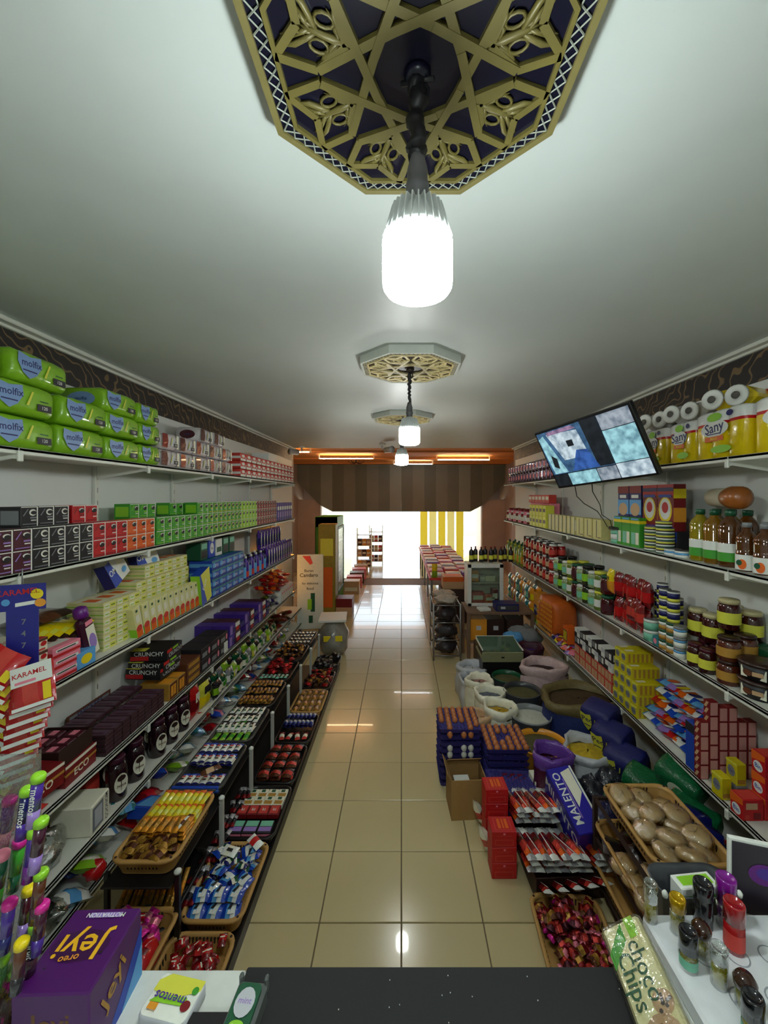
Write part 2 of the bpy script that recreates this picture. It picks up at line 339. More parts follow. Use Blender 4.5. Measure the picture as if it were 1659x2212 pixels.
# ================= ROSETTES AND LAMPS =================
def rosette(loc, gold, navy, rim, label, tone):
    r = empty('ceiling_rosette', loc, label, 'rosette'); r['group'] = 'octagonal ceiling rosettes'
    AP = .297; RO = AP/math.cos(math.pi/8)
    oc = lambda R, o=math.pi/8: [(R*math.cos(o+k*math.pi/4), R*math.sin(o+k*math.pi/4)) for k in range(8)]
    MB().prism(oc(RO*.96), -.02, .04, navy).obj('plate', r)
    def ring(R0, R1, z0, z1, m, nm):
        for k in range(8):
            a0, a1 = math.pi/8+k*math.pi/4, math.pi/8+(k+1)*math.pi/4
            MB().prism([(R0*math.cos(a0), R0*math.sin(a0)), (R1*math.cos(a0), R1*math.sin(a0)), (R1*math.cos(a1), R1*math.sin(a1)), (R0*math.cos(a1), R0*math.sin(a1))], z0, z1, m).obj(nm, r)
    ring(RO*.955, RO, -.026, .04, rim, 'rim'); ring(RO*.84, RO*.868, -.028, -.015, gold, 'inner_border')
    la = MB(); m_l = mat('lattice_'+tone, (140, 144, 132) if tone == 'dark' else (200, 190, 160), .5)
    for k in range(8):
        a0, a1 = math.pi/8+k*math.pi/4, math.pi/8+(k+1)*math.pi/4
        A0 = Vector((math.cos(a0), math.sin(a0), 0)); A1 = Vector((math.cos(a1), math.sin(a1), 0)); n = 9
        for i in range(n):
            p, q = i/n, (i+1)/n
            i0, o0, i1, o1 = [(A0.lerp(A1, t)*R)+Vector((0, 0, -.0225)) for t, R in ((p, RO*.872), (p, RO*.95), (q, RO*.872), (q, RO*.95))]
            la.tube([i0, o1], .0016, m_l, 4, False); la.tube([o0, i1], .0016, m_l, 4, False)
    la.obj('lattice', r)
    def bar(a, b, wd, z0, z1, nm='strap'):
        a, b = Vector(a), Vector(b); t = (b-a).normalized(); n = Vector((-t.y, t.x))*wd/2
        MB().prism([tuple(a-n), tuple(b-n), tuple(b+n), tuple(a+n)], z0, z1, gold).obj(nm, r)
    P = lambda R, a: (R*RO*math.cos(a), R*RO*math.sin(a))
    for k in range(8):
        th = k*math.pi/4+math.pi/8; D = math.radians
        bar(P(.27, th-D(52)), P(.57, th+D(19)), .016, -.030, -.016); bar(P(.27, th+D(52)), P(.57, th-D(19)), .016, -.029, -.016)
        for sgn in (-1, 1):
            bar(P(.57, th+sgn*D(19)), P(.80, th+sgn*D(14.5)), .015, -.028, -.016)
            bar(P(.80, th+sgn*D(14.5)), P(.69, th), .014, -.0275, -.016)
            bar(P(.57, th+sgn*D(19)), P(.42, th), .015, -.0285, -.016)
        lf = MB(); e = Vector((math.cos(th), math.sin(th), 0)); n = Vector((-e.y, e.x, 0))
        def Q(u, v): return e*(u*RO)+n*(v*RO)+Vector((0, 0, -.024))
        for sgn in (-1, 1):
            lf.tube([Q(.56+.045*math.cos(t)*1.15, sgn*(.065+.034*math.sin(t))) for t in [i*math.pi/5 for i in range(11)]], .0035, gold, 4)
            lf.tube([Q(.40, .0), Q(.47, sgn*.035), Q(.52, sgn*.10), Q(.53, sgn*.155)], [.003, .005, .005, .002], gold, 5)
            lf.tube([Q(.58, 0), Q(.63, sgn*.05), Q(.68, sgn*.10), Q(.745, sgn*.135)], [.003, .006, .006, .002], gold, 5)
            lf.tube([Q(.62, 0), Q(.66, sgn*.03), Q(.70, sgn*.075)], [.003, .006, .002], gold, 4)
            lf.tube([Q(.46, 0), Q(.50, sgn*.05), Q(.49, sgn*.09)], [.003, .006, .002], gold, 4)
        for sgn in (-1, 1):
            for q in range(3): lf.tube([Q(.60+.04*q, sgn*(.015+.02*q)), Q(.635+.04*q, sgn*(.02+.015*q)), Q(.67+.045*q, sgn*(.045+.02*q))], [.002, .004, .001], gold, 4)
            lf.tube([Q(.44, sgn*.01), Q(.455, sgn*.04), Q(.50, sgn*.075), Q(.56, sgn*.12)], [.002, .004, .004, .001], gold, 4)
        lf.tube([Q(.40, 0), Q(.5, 0), Q(.6, 0), Q(.67, 0)], [.002, .008, .006, .002], gold, 5); lf.obj('leaf_ornament', r)
    MB().lathe([(.02, -.02), (.026, -.024), (.02, -.034), (.008, -.04)], 16, navy).obj('hub', r)
M_goldp = mat('old_gold_paint', (104, 94, 46), .45, metal=.1, noise=.25, nscale=14)
M_navyp = mat('midnight_blue_paint', (13, 13, 32), .3, noise=.2, nscale=9)
M_goldl = mat('pale_gold_paint', (206, 188, 132), .5, noise=.1); M_whp = mat('chalk_white_paint', (188, 190, 180), .6, noise=.05)
M_dk = mat('dark_umber_paint', (52, 40, 30), .5)
rosette((.03, .76, 2.89), M_goldp, M_navyp, mat('gilt_rim', (112, 102, 58), .5, noise=.15), 'large midnight blue and old gold octagonal rosette above the biggest bulb', 'dark')
rosette((.054, 2.52, 2.89), M_goldl, M_dk, M_whp, 'white rimmed octagonal ceiling rosette in the middle of the ceiling', 'mid')
rosette((.014, 4.2, 2.89), M_goldl, M_dk, M_whp, 'smallest looking white octagonal rosette, farthest down the ceiling', 'far')
rosette((.03, -1.0, 2.89), M_goldp, M_navyp, M_whp, 'blue and gold rosette on the ceiling behind the counter', 'back')
M_em = bpy.data.materials.new('lit_diffuser'); M_em.use_nodes = True
M_em2 = M_em.copy(); M_em2.name = 'lit_diffuser_weaker'
_b = M_em.node_tree.nodes['Principled BSDF']; _b.inputs['Emission Color'].default_value = (.88, 1, .99, 1); _b.inputs['Emission Strength'].default_value = BULB
_b = M_em2.node_tree.nodes['Principled BSDF']; _b.inputs['Emission Color'].default_value = (.96, 1, .97, 1); _b.inputs['Emission Strength'].default_value = BULB*.5
def lamp(x, y, label, dz=0.):
    r = empty('pendant_bulb', (x, y, 0), label, 'lamp', 'bare bulbs hanging on cords')
    rnd = random.Random(int(y*10)+5); pts = []; rad = []
    top = 2.855; bot = 2.71+dz; thick = 1.0 if y < 1 else .6
    for k in range(19):
        t = k/18; pts.append((rnd.uniform(-.005, .005), rnd.uniform(-.004, .004), top+(bot-top)*t)); rad.append((.013+.006*rnd.random())*thick)
    m_c = mat('black_taped_cord', (18, 16, 22), .5, noise=.2)
    MB().tube(pts, rad, m_c, 8).obj('cord', r)
    MB().tube([(.0, 0, 2.865), (.02, .0, 2.84), (.018, 0, 2.82), (0, 0, 2.81)], .004, m_c).tube([(-.03, .01, 2.86), (.03, -.01, 2.85)], .005, m_c).obj('hook', r)
    D = dz
    MB().lathe([(.018, 2.625+D), (.019, 2.645+D), (.0215, 2.65+D), (.0215, 2.662+D), (.019, 2.665+D), (.019, 2.69+D), (.015, 2.705+D), (.011, 2.72+D)], 18, mat('grey_socket', (92, 90, 92), .5)).obj('socket', r)
    b = MB(); m_w = mat('bulb_heatsink', (205, 208, 206), .4)
    b.lathe([(.062, 2.555+D), (.060, 2.57+D), (.04, 2.605+D), (.019, 2.63+D)], 24, m_w)
    for k in range(28):
        a = 2*math.pi*k/28; b.M = Matrix.Rotation(a, 4, 'Z'); zz = [2.625+D, 2.618+D, 2.558+D, 2.556+D]
        b.add([(.024, -.0012, zz[0]), (.024, .0012, zz[0]), (.048, -.0012, zz[1]), (.048, .0012, zz[1]), (.0655, -.0014, zz[2]), (.0655, .0014, zz[2]), (.04, -.0014, zz[3]), (.04, .0014, zz[3])], [(0, 2, 3, 1), (2, 4, 5, 3), (4, 6, 7, 5), (0, 6, 4, 2), (1, 3, 5, 7)], m_w)
    b.M = None; b.obj('heat_sink', r)
    MB().lathe([(.0, 2.455+D), (.045, 2.456+D), (.058, 2.461+D), (.064, 2.470+D), (.0655, 2.482+D), (.0655, 2.55+D), (.062, 2.556+D)], 28, M_em if y < 1 else M_em2).obj('diffuser', r)
lamp(.03, .76, 'biggest looking lit bulb with ribbed white heat sink nearest the camera')
lamp(.05, 2.53, 'lit white bulb hanging below the middle ceiling rosette', -.055)
lamp(.005, 4.15, 'farthest lit bulb, hanging just above the dark header board', -.055)
lamp(.03, -1.0, 'lit bulb hanging behind the counter')

# ================= SHELVES =================
LZ = [2.28, 1.77, 1.24, .70, .36, .12]; RZ = [2.28, 1.72, 1.124, .54]
LN = ['diaper shelf', 'carton shelf', 'soap shelf', 'chocolate shelf', 'jar shelf', 'floor shelf']
RN = ['paper roll shelf', 'oil shelf', 'tin shelf', 'detergent shelf']
LUP = [.81+.84*k for k in range(7)]; RUP = [1.05+.97*k for k in range(6)]
def shelf(X, XF, z, ups, label, y0, y1):
    r = empty('wall_shelf', (X, (y0+y1)/2, z), label, 'shelf', 'white metal wall shelves'); sg = 1 if XF > X else -1; yc = (y0+y1)/2
    w = abs(XF-X); q = y0; parts = [y0]+[u for u in ups[1::2] if y0 < u < y1-.3]+[y1]
    for a, b in zip(parts, parts[1:]):
        m = MB(); m.box((sg*w/2, (a+b)/2-yc, -.008), (w, b-a-.004, .016), M_shelf, .003); m.box((sg*(w-.008), (a+b)/2-yc, -.014), (.016, b-a-.004, .028), M_shelf, .003); m.obj('board', r)
    for u in ups:
        if y0 < u < y1:
            m = MB(); m.M = T(0, u-yc, 0) @ RX90
            m.prism([(sg*.02, -.09), (sg*.05, -.09), (sg*(w-.02), -.045), (sg*(w+.006), -.05), (sg*(w+.006), -.012), (sg*.02, -.012)], -.005, .005, M_shelf)
            m.M = None; m.box((sg*(w+.006), u-yc, -.035), (.012, .022, .045), M_shelf, .003); m.obj('bracket', r)
for i, z in enumerate(LZ):
    shelf(XL, XFL, z, LUP, ['topmost', 'second', 'third', 'fourth', 'fifth', 'lowest'][i]+' white metal shelf on the wall facing the television', .65, 5.95 if i < 4 else 6.4)
for i, z in enumerate(RZ):
    shelf(XR, XFR, z, RUP, ['topmost', 'second', 'third', 'lowest'][i]+' white metal shelf on the wall behind the television', .65, 6.45)
for X, ups, sg, wn in ((XL, LUP, 1, 'wall facing the television'), (XR, RUP, -1, 'wall behind the television')):
    for k, u in enumerate(ups):
        m = MB(); m.box((X+sg*.012, u, 1.32), (.022, .034, 2.5), M_shelf, .003)
        for j in range(30): m.box((X+sg*.0235, u, .2+.08*j), (.0012, .006, .03), M_steel)
        o = m.obj('shelf_upright', None, label='white slotted shelf upright, %s from the counter, %s' % (ORD[k], wn), category='upright', group='slotted shelf uprights')
# ================= PRODUCT SHAPES =================
def P_(name, cat, w, d, h, parts):
    p = Proto(name, cat, h, parts); p.w = w; p.d = d; return p
def rr(w, h, r, n=3):
    pts = []; r = min(r, w/2*.99, h/2*.99)
    for cx, cy, a in ((w/2-r, h/2-r, 0), (-w/2+r, h/2-r, 90), (-w/2+r, -h/2+r, 180), (w/2-r, -h/2+r, 270)):
        for k in range(n+1):
            t = math.radians(a+90*k/n); pts.append((cx+r*math.cos(t), cy+r*math.sin(t)))
    return pts
def soft(mb, w, d, h, m, r=.03, end=.8, c=(0, 0, 0), nz=.004, seed=1, ends=None, n=3, us=(-1, -.97, -.86, -.5, 0, .5, .86, .97, 1)):
    """film wrapped pack: long axis X, standing on z=0"""
    rnd = random.Random(seed); R = []
    for u in us:
        e = 1-(1-end)*max(0, (abs(u)-.8)/.2)**2
        R.append([(c[0]+u*w/2, c[1]+x*e+rnd.uniform(-nz, nz), max(c[2]+.0005, c[2]+h/2+y*e+rnd.uniform(-nz, nz))) for x, y in rr(d, h, r, n)])
    mb.loft([q[::-1] for q in R], m, True, (True, True)); return mb
def carton(name, w, d, h, body, fr=(), nr=(), tp=(), cat='carton', ch=.0025):
    m = MB(); m.box((0, 0, h/2), (w, d, h), body, ch)
    if fr: on_face(m, 'front', w, d, h, fr)
    if nr: on_face(m, 'near', w, d, h, nr); on_face(m, 'far', w, d, h, nr)
    if tp: on_face(m, 'top', w, d, h, tp)
    return P_(name, cat, w, d, h, [(None, m.mesh(name), [])])
def jar(name, r, h, body, lid, label, lab2=None, cat='jar', seg=14, lidh=.14, lr=.92):
    b = MB().lathe([(r*.9, 0), (r, r*.12), (r, h*.72), (r*.86, h*.84), (r*.8, h*(1-lidh))], seg, body)
    l = MB().lathe([(r*lr, h*(1-lidh)), (r*lr, h*.97), (r*lr*.93, h)], seg, lid)
    q = MB().lathe([(r*1.012, h*.2), (r*1.012, h*.58)], seg, label); q.f = q.f[:-2]; q.mi = q.mi[:-2]; q.sm = q.sm[:-2]
    parts = [('body', b.mesh('body'), []), ('lid', l.mesh('lid'), []), ('label', q.mesh('label'), [])]
    return P_(name, cat, 2*r, 2*r, h, parts)
def bottle(name, r, h, body, cap, label=None, cat='bottle', seg=14, neck=.3, sh=.68, ribs=0, lz=(.18, .45), sy=1.):
    pr = [(r*.9, 0), (r, r*.15)]
    if ribs:
        for k in range(ribs): z = h*(.42+(sh-.46)*k/ribs); pr += [(r, z), (r*.955, z+h*.012)]
    pr += [(r, h*sh), (r*.8, h*(sh+.09)), (r*neck*1.15, h*(sh+.17)), (r*neck, h*.93)]
    b = MB().lathe(pr, seg, body, sy=sy); c = MB().lathe([(r*neck*1.25, h*.9), (r*neck*1.25, h*.99), (r*neck*1.1, h)], seg, cap)
    parts = [('body', b.mesh('body'), []), ('cap', c.mesh('cap'), [])]
    if label:
        q = MB().lathe([(r*1.015, h*lz[0]), (r*1.015, h*lz[1])], seg, label, sy=sy); q.f = q.f[:-2]; q.mi = q.mi[:-2]; q.sm = q.sm[:-2]; parts.append(('label', q.mesh('label'), []))
    return P_(name, cat, 2*r, 2*r, h, parts)
def can(name, r, h, bands, cat='can', seg=16, top=None):
    b = MB(); z = .0
    for m, t in bands: b.lathe([(r, z), (r, z+h*t)], seg, m); z += h*t
    l = MB().lathe([(r*.97, h*.98), (r*1.02, h*.985), (r*1.02, h), (r*.9, h), (r*.88, h*.975), (0, h*.975)], seg, top or M_steel)
    return P_(name, cat, 2*r, 2*r, h, [('body', b.mesh('body'), []), ('lid', l.mesh('lid'), [])])
def packet(name, w, d, h, ms, cat='packet', seed=1, nx=8, ny=4, seam=.08, spec=None):
    m = MB().pillow(w, d, h, ms, nx, ny, seam=seam, seed=seed)
    if spec: m.M = T(0, 0, h*1.02) @ Matrix.Rotation(-math.pi/2, 4, 'X') @ T(0, 0, -d/2); front(m, w, d, 0, spec); m.M = None
    return P_(name, cat, w, d, h, [(None, m.mesh(name), [])])
def pouch(name, w, d, h, ms, spec=None, cat='pouch', seed=3):
    """standing pouch: pillow turned upright, ms listed from foot to top"""
    m = MB(); m.M = T(0, d/2, 0) @ Matrix(((0, 1, 0, 0), (0, 0, -1, 0), (1, 0, 0, h/2), (0, 0, 0, 1)))
    m.M = T(0, 0, h/2) @ Matrix.Rotation(math.pi/2, 4, 'X') @ Matrix.Rotation(math.pi/2, 4, 'Z') @ T(0, 0, -d/2)
    m.pillow(h, w, d, ms, 8, 5, seam=.06, seed=seed); m.M = None
    if spec: front(m, w*.8, h, -d*.52, spec)
    return P_(name, cat, w, d, h, [(None, m.mesh(name), [])])
def blob(name, rx, ry, rz, m, amp=.18, seed=1, cat='bag', nu=16, nv=10, knot=False, m2=None):
    rnd = random.Random(seed); ph = [rnd.uniform(0, 6) for _ in range(6)]; b = MB(); R = []
    for j in range(nv+1):
        v = math.pi*j/nv; ring = []
        for i in range(nu):
            u = 2*math.pi*i/nu
            k = 1+amp*(.5*math.sin(3*u+ph[0]+2*v)+.4*math.sin(5*u+ph[1]-3*v)+.35*math.sin(7*v+ph[2]+2*u)+rnd.uniform(-.35, .35))
            k = k if 0 < j < nv else 1
            ring.append((rx*k*math.sin(v)*math.cos(u), ry*k*math.sin(v)*math.sin(u), max(0, rz*.85-rz*k*math.cos(v))))
        R.append(ring)
    b.loft(R, m, True)
    if knot: b.lathe([(rx*.12, rz*1.7), (rx*.06, rz*1.85), (rx*.3, rz*2.15), (rx*.2, rz*2.12)], 9, m2 or m)
    return P_(name, cat, 2*rx, 2*ry, 1.85*rz, [(None, b.mesh(name), [])])

def run(side, z, y0, n, step, protos, desc, layers=1, rows=1, lh=None, rowd=None, inset=.012, jit=.0, tilt=0, where='', group=None, skip=None, turn=0, offs=0., top_only=False, back_layers=None):
    XF = XFL if side == 'L' else XFR; sg = -1 if side == 'L' else 1; out = []
    rz = math.pi/2 if side == 'L' else -math.pi/2
    if not isinstance(protos, (list, tuple)): protos = [protos]
    for i in range(n):
        p = protos[i % len(protos)]
        dd = p.d if turn == 0 else p.w
        for r in range(rows):
            L = layers if (back_layers is None or r < rows-1) else back_layers
            for k in range(L):
                if skip and skip(i, k, r): continue
                if rows > 1 and r > 0 and k < L-1 and i > 0 and not (L > layers and k >= layers): continue      # hidden behind the front row
                x = XF+sg*(inset+dd/2+r*(rowd or dd+.002))
                y = y0+step*(i+.5)
                base = desc[i % len(desc)] if isinstance(desc, (list, tuple)) else desc
                lab = '%s, %s from counter' % (base, ORD[i] if not isinstance(desc, (list, tuple)) else ORD[i//len(desc)])
                a = layer(k, max(layers, L)); b = row(r, rows)
                if a: lab += ', '+a
                if b: lab += ', '+b
                if where: lab += ', '+where
                out.append(put(p, lab, (x+random.uniform(-jit, jit)*.5, y+random.uniform(-jit, jit)*.3, z+offs+k*(lh or p.h)), (0, tilt if side == 'R' else tilt, rz+math.radians(turn)+random.uniform(-jit, jit)*3), group))
    return out
W, K, N_ = C('white'), C('black'), C('navy')

# ---------- diaper shelf ----------
def diaper(name, w, d, h, body, oval, txt, seed, tcol=None):
    m = MB(); soft(m, w, d, h, body, r=min(d, h)*.28, end=.86, nz=.003, seed=seed)
    q = MB(); sp = [('q', [(.05, .88), (.24, .80), (.43, .88), (.45, .58), (.36, .28), (.24, .12), (.12, .28), (.04, .58)], oval)] if txt else [('q', [(.02, .1), (.3, .1), (.36, .5), (.3, .9), (.02, .9)], oval), ('q', [(.5, .2), (.8, .3), (.75, .7), (.55, .8)], C('silver')), ('r', .84, .1, .97, .9, C('ivory'))]
    if txt: sp += [('t', txt, .27, .6, h*.30, tcol or N_, .04), ('r', .12, .34, .36, .38, N_)]
    sp += [('r', .66, .2, .9, .42, C('ink')), ('t', '120', .78, .31, h*.15, W), ('r', .7, .5, .84, .53, C('dgreen')), ('q', [(.48, .3), (.52, .3), (.60, .75), (.57, .75)], C('lemon'))]
    front(q, w, h, -d/2-.0025, sp)
    f2 = MB(); on_face(f2, 'near', w+.012, d, h, [('e', .5, .5, .3, .3, oval), ('t', txt or 'soft', .5, .5, h*.2, N_)])
    return P_(name, 'diaper pack', w, d, h, [('wrapper', m.mesh('wrapper'), []), ('printed_front', q.mesh('printed_front'), []), ('printed_end', f2.mesh('printed_end'), [])])
M_gw = mat('lime_film', (132, 182, 36), .28, noise=.12, bump=.35, nscale=16, coat=.3); M_ov = mat('pale_blue_print', (120, 150, 196), .4)
dp1 = diaper('diaper_pack', .295, .26, .135, M_gw, M_ov, 'molfix', 3); dp2 = diaper('diaper_pack', .265, .25, .125, M_gw, M_ov, 'molfix', 5)
dp3 = diaper('diaper_pack', .20, .22, .12, M_gw, M_ov, 'molfix', 8)
GD = 'lime green diaper packs'
def dpk(p, Y, k, label, dz=.142, x=0., rz=0): put(p, label, (XFL-.015-p.d/2-x, Y, 2.28+k*dz), math.pi/2+rz, GD)
for k, ln in ((0, 'bottom layer'), (1, 'middle layer')):
    dpk(dp1, 1.39-.01*k, k, 'lime green diaper pack cut by the picture edge, '+ln)
    dpk(dp1, 1.70, k, 'lime green diaper pack with blue oval, second from the counter, '+ln)
    dpk(dp1, 2.01+.02*k, k, 'lime green diaper pack, third from the counter, '+ln, rz=.03)
    dpk(dp2, 2.305, k, 'smaller lime green diaper pack, fourth from the counter, '+ln, dz=.135)
    dpk(dp3, 2.55, k, 'short lime green diaper pack beside the pink packs, '+ln, dz=.13)
dpk(dp1, 1.80, 2, 'lime green diaper pack alone on top, nearest the ceiling trim', rz=.06, x=.02)
dpk(dp1, 1.47, 2, 'lime green diaper pack on the top layer at the picture edge', rz=-.03, x=.02)
dpk(dp2, 2.30, 2, 'lime green diaper pack on top of the smaller packs', dz=.13, x=.01)
dpk(dp3, 2.54, 2, 'short lime green diaper pack on the top layer beside the ceiling trim', dz=.125)
M_pkf = mat('silver_pink_film', (206, 196, 196), .18, noise=.15, bump=.5, nscale=22, coat=.4); M_crim = C('dred', 'g')
pkA = diaper('diaper_pack', .20, .20, .115, M_pkf, M_crim, '', 11); pkB = diaper('diaper_pack', .22, .20, .115, M_pkf, C('maroon', 'g'), '', 12)
for i in range(5):
    for k in range(2): put(pkA if (i+k) % 2 else pkB, 'silver and crimson diaper pack, %s beyond the green ones, %s' % (ORD[i], layer(k, 2)), (XFL-.12, 2.77+.225*i, 2.28+k*.118), math.pi/2, 'silver and crimson packs')
for i in range(2): put(pkB, 'silver and crimson pack lying on top of the others, %s from the counter' % ORD[i], (XFL-.14, 3.32+.24*i, 2.28+.236), math.pi/2+.05, 'silver and crimson packs')
pkC = carton('napkin_pack', .13, .18, .075, C('brick'), [('r', 0, .0, 1, .3, W), ('e', .5, .62, .3, .2, W)], [('r', 0, .3, 1, .6, W)], [('r', .1, .3, .9, .6, W)], 'napkin pack', .008)
run('L', 2.28, 3.95, 13, .15, pkC, 'flat red and white napkin pack', 3, lh=.077, where='diaper shelf', group='napkin packs on the diaper shelf')
put(carton('white_box', .3, .2, .09, W, cat='box'), 'plain white box lying on the far napkin packs', (XFL-.13, 5.0, 2.28+.232), math.pi/2)

# ---------- carton shelf: small printed cartons ----------
M_strip = mat('carton_edge_white', (228, 226, 214), .45)
def tea(c1, c2, tall=False):
    w, d, h = .083, .10, .088
    fr = [('r', .93, 0, 1, 1, M_strip), ('r', 0, .96, 1, 1, M_strip), ('e', .68, .70, .22, .17, K if c1 != 'black' else M_strip), ('e', .68, .74, .2, .1, M_strip), ('e', .72, .69, .18, .10, K), ('r', .5, .40, .88, .47, C(c2)), ('r', .54, .28, .86, .33, M_strip), ('r', .05, .1, .9, .14, C(c2)), ('q', [(.05, .55), (.35, .9), (.38, .86), (.1, .52)], C(c2))]
    return carton('small_carton', w, d, h, C(c1), fr, [('r', .1, .1, .9, .8, C(c2))], cat='carton')
TT = {k: tea(*v) for k, v in dict(plum=('maroon', 'lav'), black=('black', 'grey'), red=('red', 'dred'), orange=('orange', 'brick'), green=('green', 'lime'), lgreen=('green', 'yellow'), yellow=('lime', 'lemon'), red2=('dred', 'red')).items()}
cols = ['plum']*4+['black']*4+['red']*3+['orange']*3
cn = dict(plum='dark plum small carton', black='black small carton', red='red small carton', orange='orange small carton', green='green small carton', lgreen='green carton with yellow foot', yellow='lime yellow small carton', red2='dark red small carton')
def teas(seq, y0, step, layers, rows=1, back=None, x=0., z0=1.77, where='', start=0):
    cnt = {}
    for i, c in enumerate(seq):
        cnt[c] = cnt.get(c, -1)+1
        for k in range(layers):
            put(TT[c], '%s, %s of its colour from the counter, %s%s' % (cn[c], ORD[cnt[c]+start], layer(k, layers), where), (XFL-.012-.05-x, y0+step*(i+.5), z0+k*.0885), math.pi/2+random.uniform(-.02, .02), 'small printed cartons')
teas(cols, 1.382, .0855, 2)
for i, c in enumerate(['black']*3+['red']*2):
    Y = 1.83+.087*i+(.02 if i > 2 else 0)
    put(TT[c], '%s, %s on the raised back row' % (cn[c], ORD[i] if i < 3 else ORD[i-3]), (XFL-.17, Y, 1.77+.177), math.pi/2, 'small printed cartons')
    put(TT[c], '%s, %s on the lower back row' % (cn[c], ORD[i] if i < 3 else ORD[i-3]), (XFL-.17, Y, 1.77+.0885), math.pi/2, 'small printed cartons')
    put(TT[c], '%s, %s on the bottom of the back row' % (cn[c], ORD[i] if i < 3 else ORD[i-3]), (XFL-.17, Y, 1.77), math.pi/2, 'small printed cartons')
for i in range(3): put(TT['green'], 'green small carton, %s of the raised group at the back' % ORD[i], (XFL-.17, 2.55+.087*i, 1.77+.177), math.pi/2, 'small printed cartons')
for i in range(3): put(TT['green'], 'green small carton, %s under the raised back group' % ORD[i], (XFL-.17, 2.55+.087*i, 1.77+.0885), math.pi/2, 'small printed cartons')
for i in range(3): put(TT['green'], 'green small carton, %s on the shelf behind the front row' % ORD[i], (XFL-.17, 2.55+.087*i, 1.77), math.pi/2, 'small printed cartons')
teas(['green']*6, 2.60, .085, 2, where=', low stack')
teas(['green']*2+['lgreen']*8+['yellow']*5+['red2']*8, 3.12, .086, 3, where=', tall stack')
for i in range(3): put(TT['green'], 'green small carton, %s behind the tall green stack' % ORD[i], (XFL-.17, 2.98+.087*i, 1.77+.177), math.pi/2, 'small printed cartons')
for i in range(7):
    put(carton('purple_carton', .085, .1, .23, C('violet'), [('r', .1, .6, .9, .8, W), ('r', .2, .2, .8, .5, C('lav'))]), 'tall violet carton, %s at the far end of the carton shelf' % ORD[i], (XFL-.07, 5.2+.1*i, 1.77), math.pi/2, 'violet cartons')

# ---------- soap shelf (z 1.24) ----------
bis = carton('biscuit_carton', .15, .2, .055, C('ivory'), [('r', 0, .8, 1, 1, C('brown')), ('t', 'CLUB', .5, .5, .025, C('red')), ('r', .1, .1, .9, .25, C('brick')), ('e', .85, .6, .1, .2, C('red'))], [('t', 'CLUB', .5, .5, .03, C('red'))], [('r', 0, .0, 1, .16, C('red')), ('t', 'CLUB', .5, .55, .04, C('red'))], 'biscuit carton')
run('L', 1.24, 1.30, 3, .17, bis, 'cream and red biscuit carton', 4, lh=.056, where='behind the blue card', group='cream and red biscuit cartons')
wf = carton('wafer_box', .16, .18, .05, C('pink'), [('r', 0, .1, 1, .35, C('red')), ('r', .1, .55, .9, .8, W), ('r', .15, .6, .8, .72, C('ink'))], [('r', 0, .2, 1, .6, C('red'))], [('r', .1, .2, .9, .8, W), ('t', 'Puding', .5, .5, .03, C('red'))], 'wafer box')
run('L', 1.24, 1.82, 1, .17, wf, 'pink and red wafer box leaning beside the yellow packets', 3, lh=.052, tilt=.0, group='pink wafer boxes')
yp = packet('yellow_packet', .15, .12, .028, [C('dbrown', 'g'), C('yellow', 'g'), C('lemon', 'g'), C('yellow', 'g')], seed=4, spec=[('r', .3, .3, .7, .65, C('green'))])
for i in range(6): put(yp, 'bright yellow glossy packet, %s of the fanned pile' % ORD[i], (XFL-.2+.014*i, 1.86+.045*i, 1.40+.012*(5-i)*.4), (.15, -.3, math.pi/2+.1*random.random()), 'fanned yellow packets')
for i in range(4): put(carton('flat_box', .19, .2, .035, C('ink'), [('r', .1, .3, .9, .7, C('sky'))], cat='box'), 'dark flat box under the yellow packets, %s up' % ORD[i], (XFL-.2, 2.02, 1.24+.036*i), math.pi/2+.04*i, 'dark flat boxes')
brn = packet('brown_pack', .26, .2, .05, [C('dbrown', 'g'), C('brown', 'g'), C('dbrown', 'g')], seed=9)
put(brn, 'brown wrapped pack lying on top of the yellow packets', (XFL-.23, 2.0, 1.46), (0, -.06, math.pi/2-.1))
put(carton('blue_box', .12, .1, .08, C('sky'), [('e', .5, .5, .3, .3, C('yellow'))], cat='box'), 'small light blue box at the shelf front beside the leaning purple bottle', (XFL-.06, 2.02, 1.24), math.pi/2)
m = MB().box((0, 0, .13), (.09, .05, .2), C('plum', 'g'), .015); fr = MB(); front(fr, .09, .2, -.0258, [('r', .15, .0, .85, .75, C('ivory')), ('e', .5, .35, .3, .2, C('lav')), ('r', .2, .8, .8, .95, C('pink'))]); fr.M = T(0, 0, .03)
lbl = MB(); lbl.M = T(0, 0, .03); front(lbl, .09, .2, -.0258, [('r', .15, .05, .85, .78, C('ivory')), ('e', .5, .38, .3, .2, C('lav')), ('r', .2, .82, .8, .93, C('pink'))])
cp = MB().lathe([(.03, .235), (.034, .25), (.03, .285), (.012, .295)], 14, C('purple', 'l'))
put(P_('shampoo_bottle', 'bottle', .09, .05, .3, [('body', m.mesh('body'), []), ('label', lbl.mesh('label'), []), ('cap', cp.mesh('cap'), [])]), 'purple bottle with round cap leaning against the cream soap stack', (XFL-.05, 2.11, 1.235), (-.12, -.16, math.pi/2+.1))
M_soap = mat('cream_soap_card', (220, 214, 150), .5, noise=.08)
sp_ = [('r', .08, .2, .45, .8, C('ivory')), ('r', .5, .25, .92, .75, C('lemon')), ('r', .12, .42, .4, .55, C('lime')), ('r', .55, .45, .85, .56, C('dgreen'))]
soap = carton('soap_carton', .10, .2, .043, M_soap, sp_, [('r', 0, .44, 1, .56, C('lime'))], [('r', .1, .1, .9, .9, C('ivory')), ('r', .2, .3, .8, .7, C('orange'))], 'soap carton')
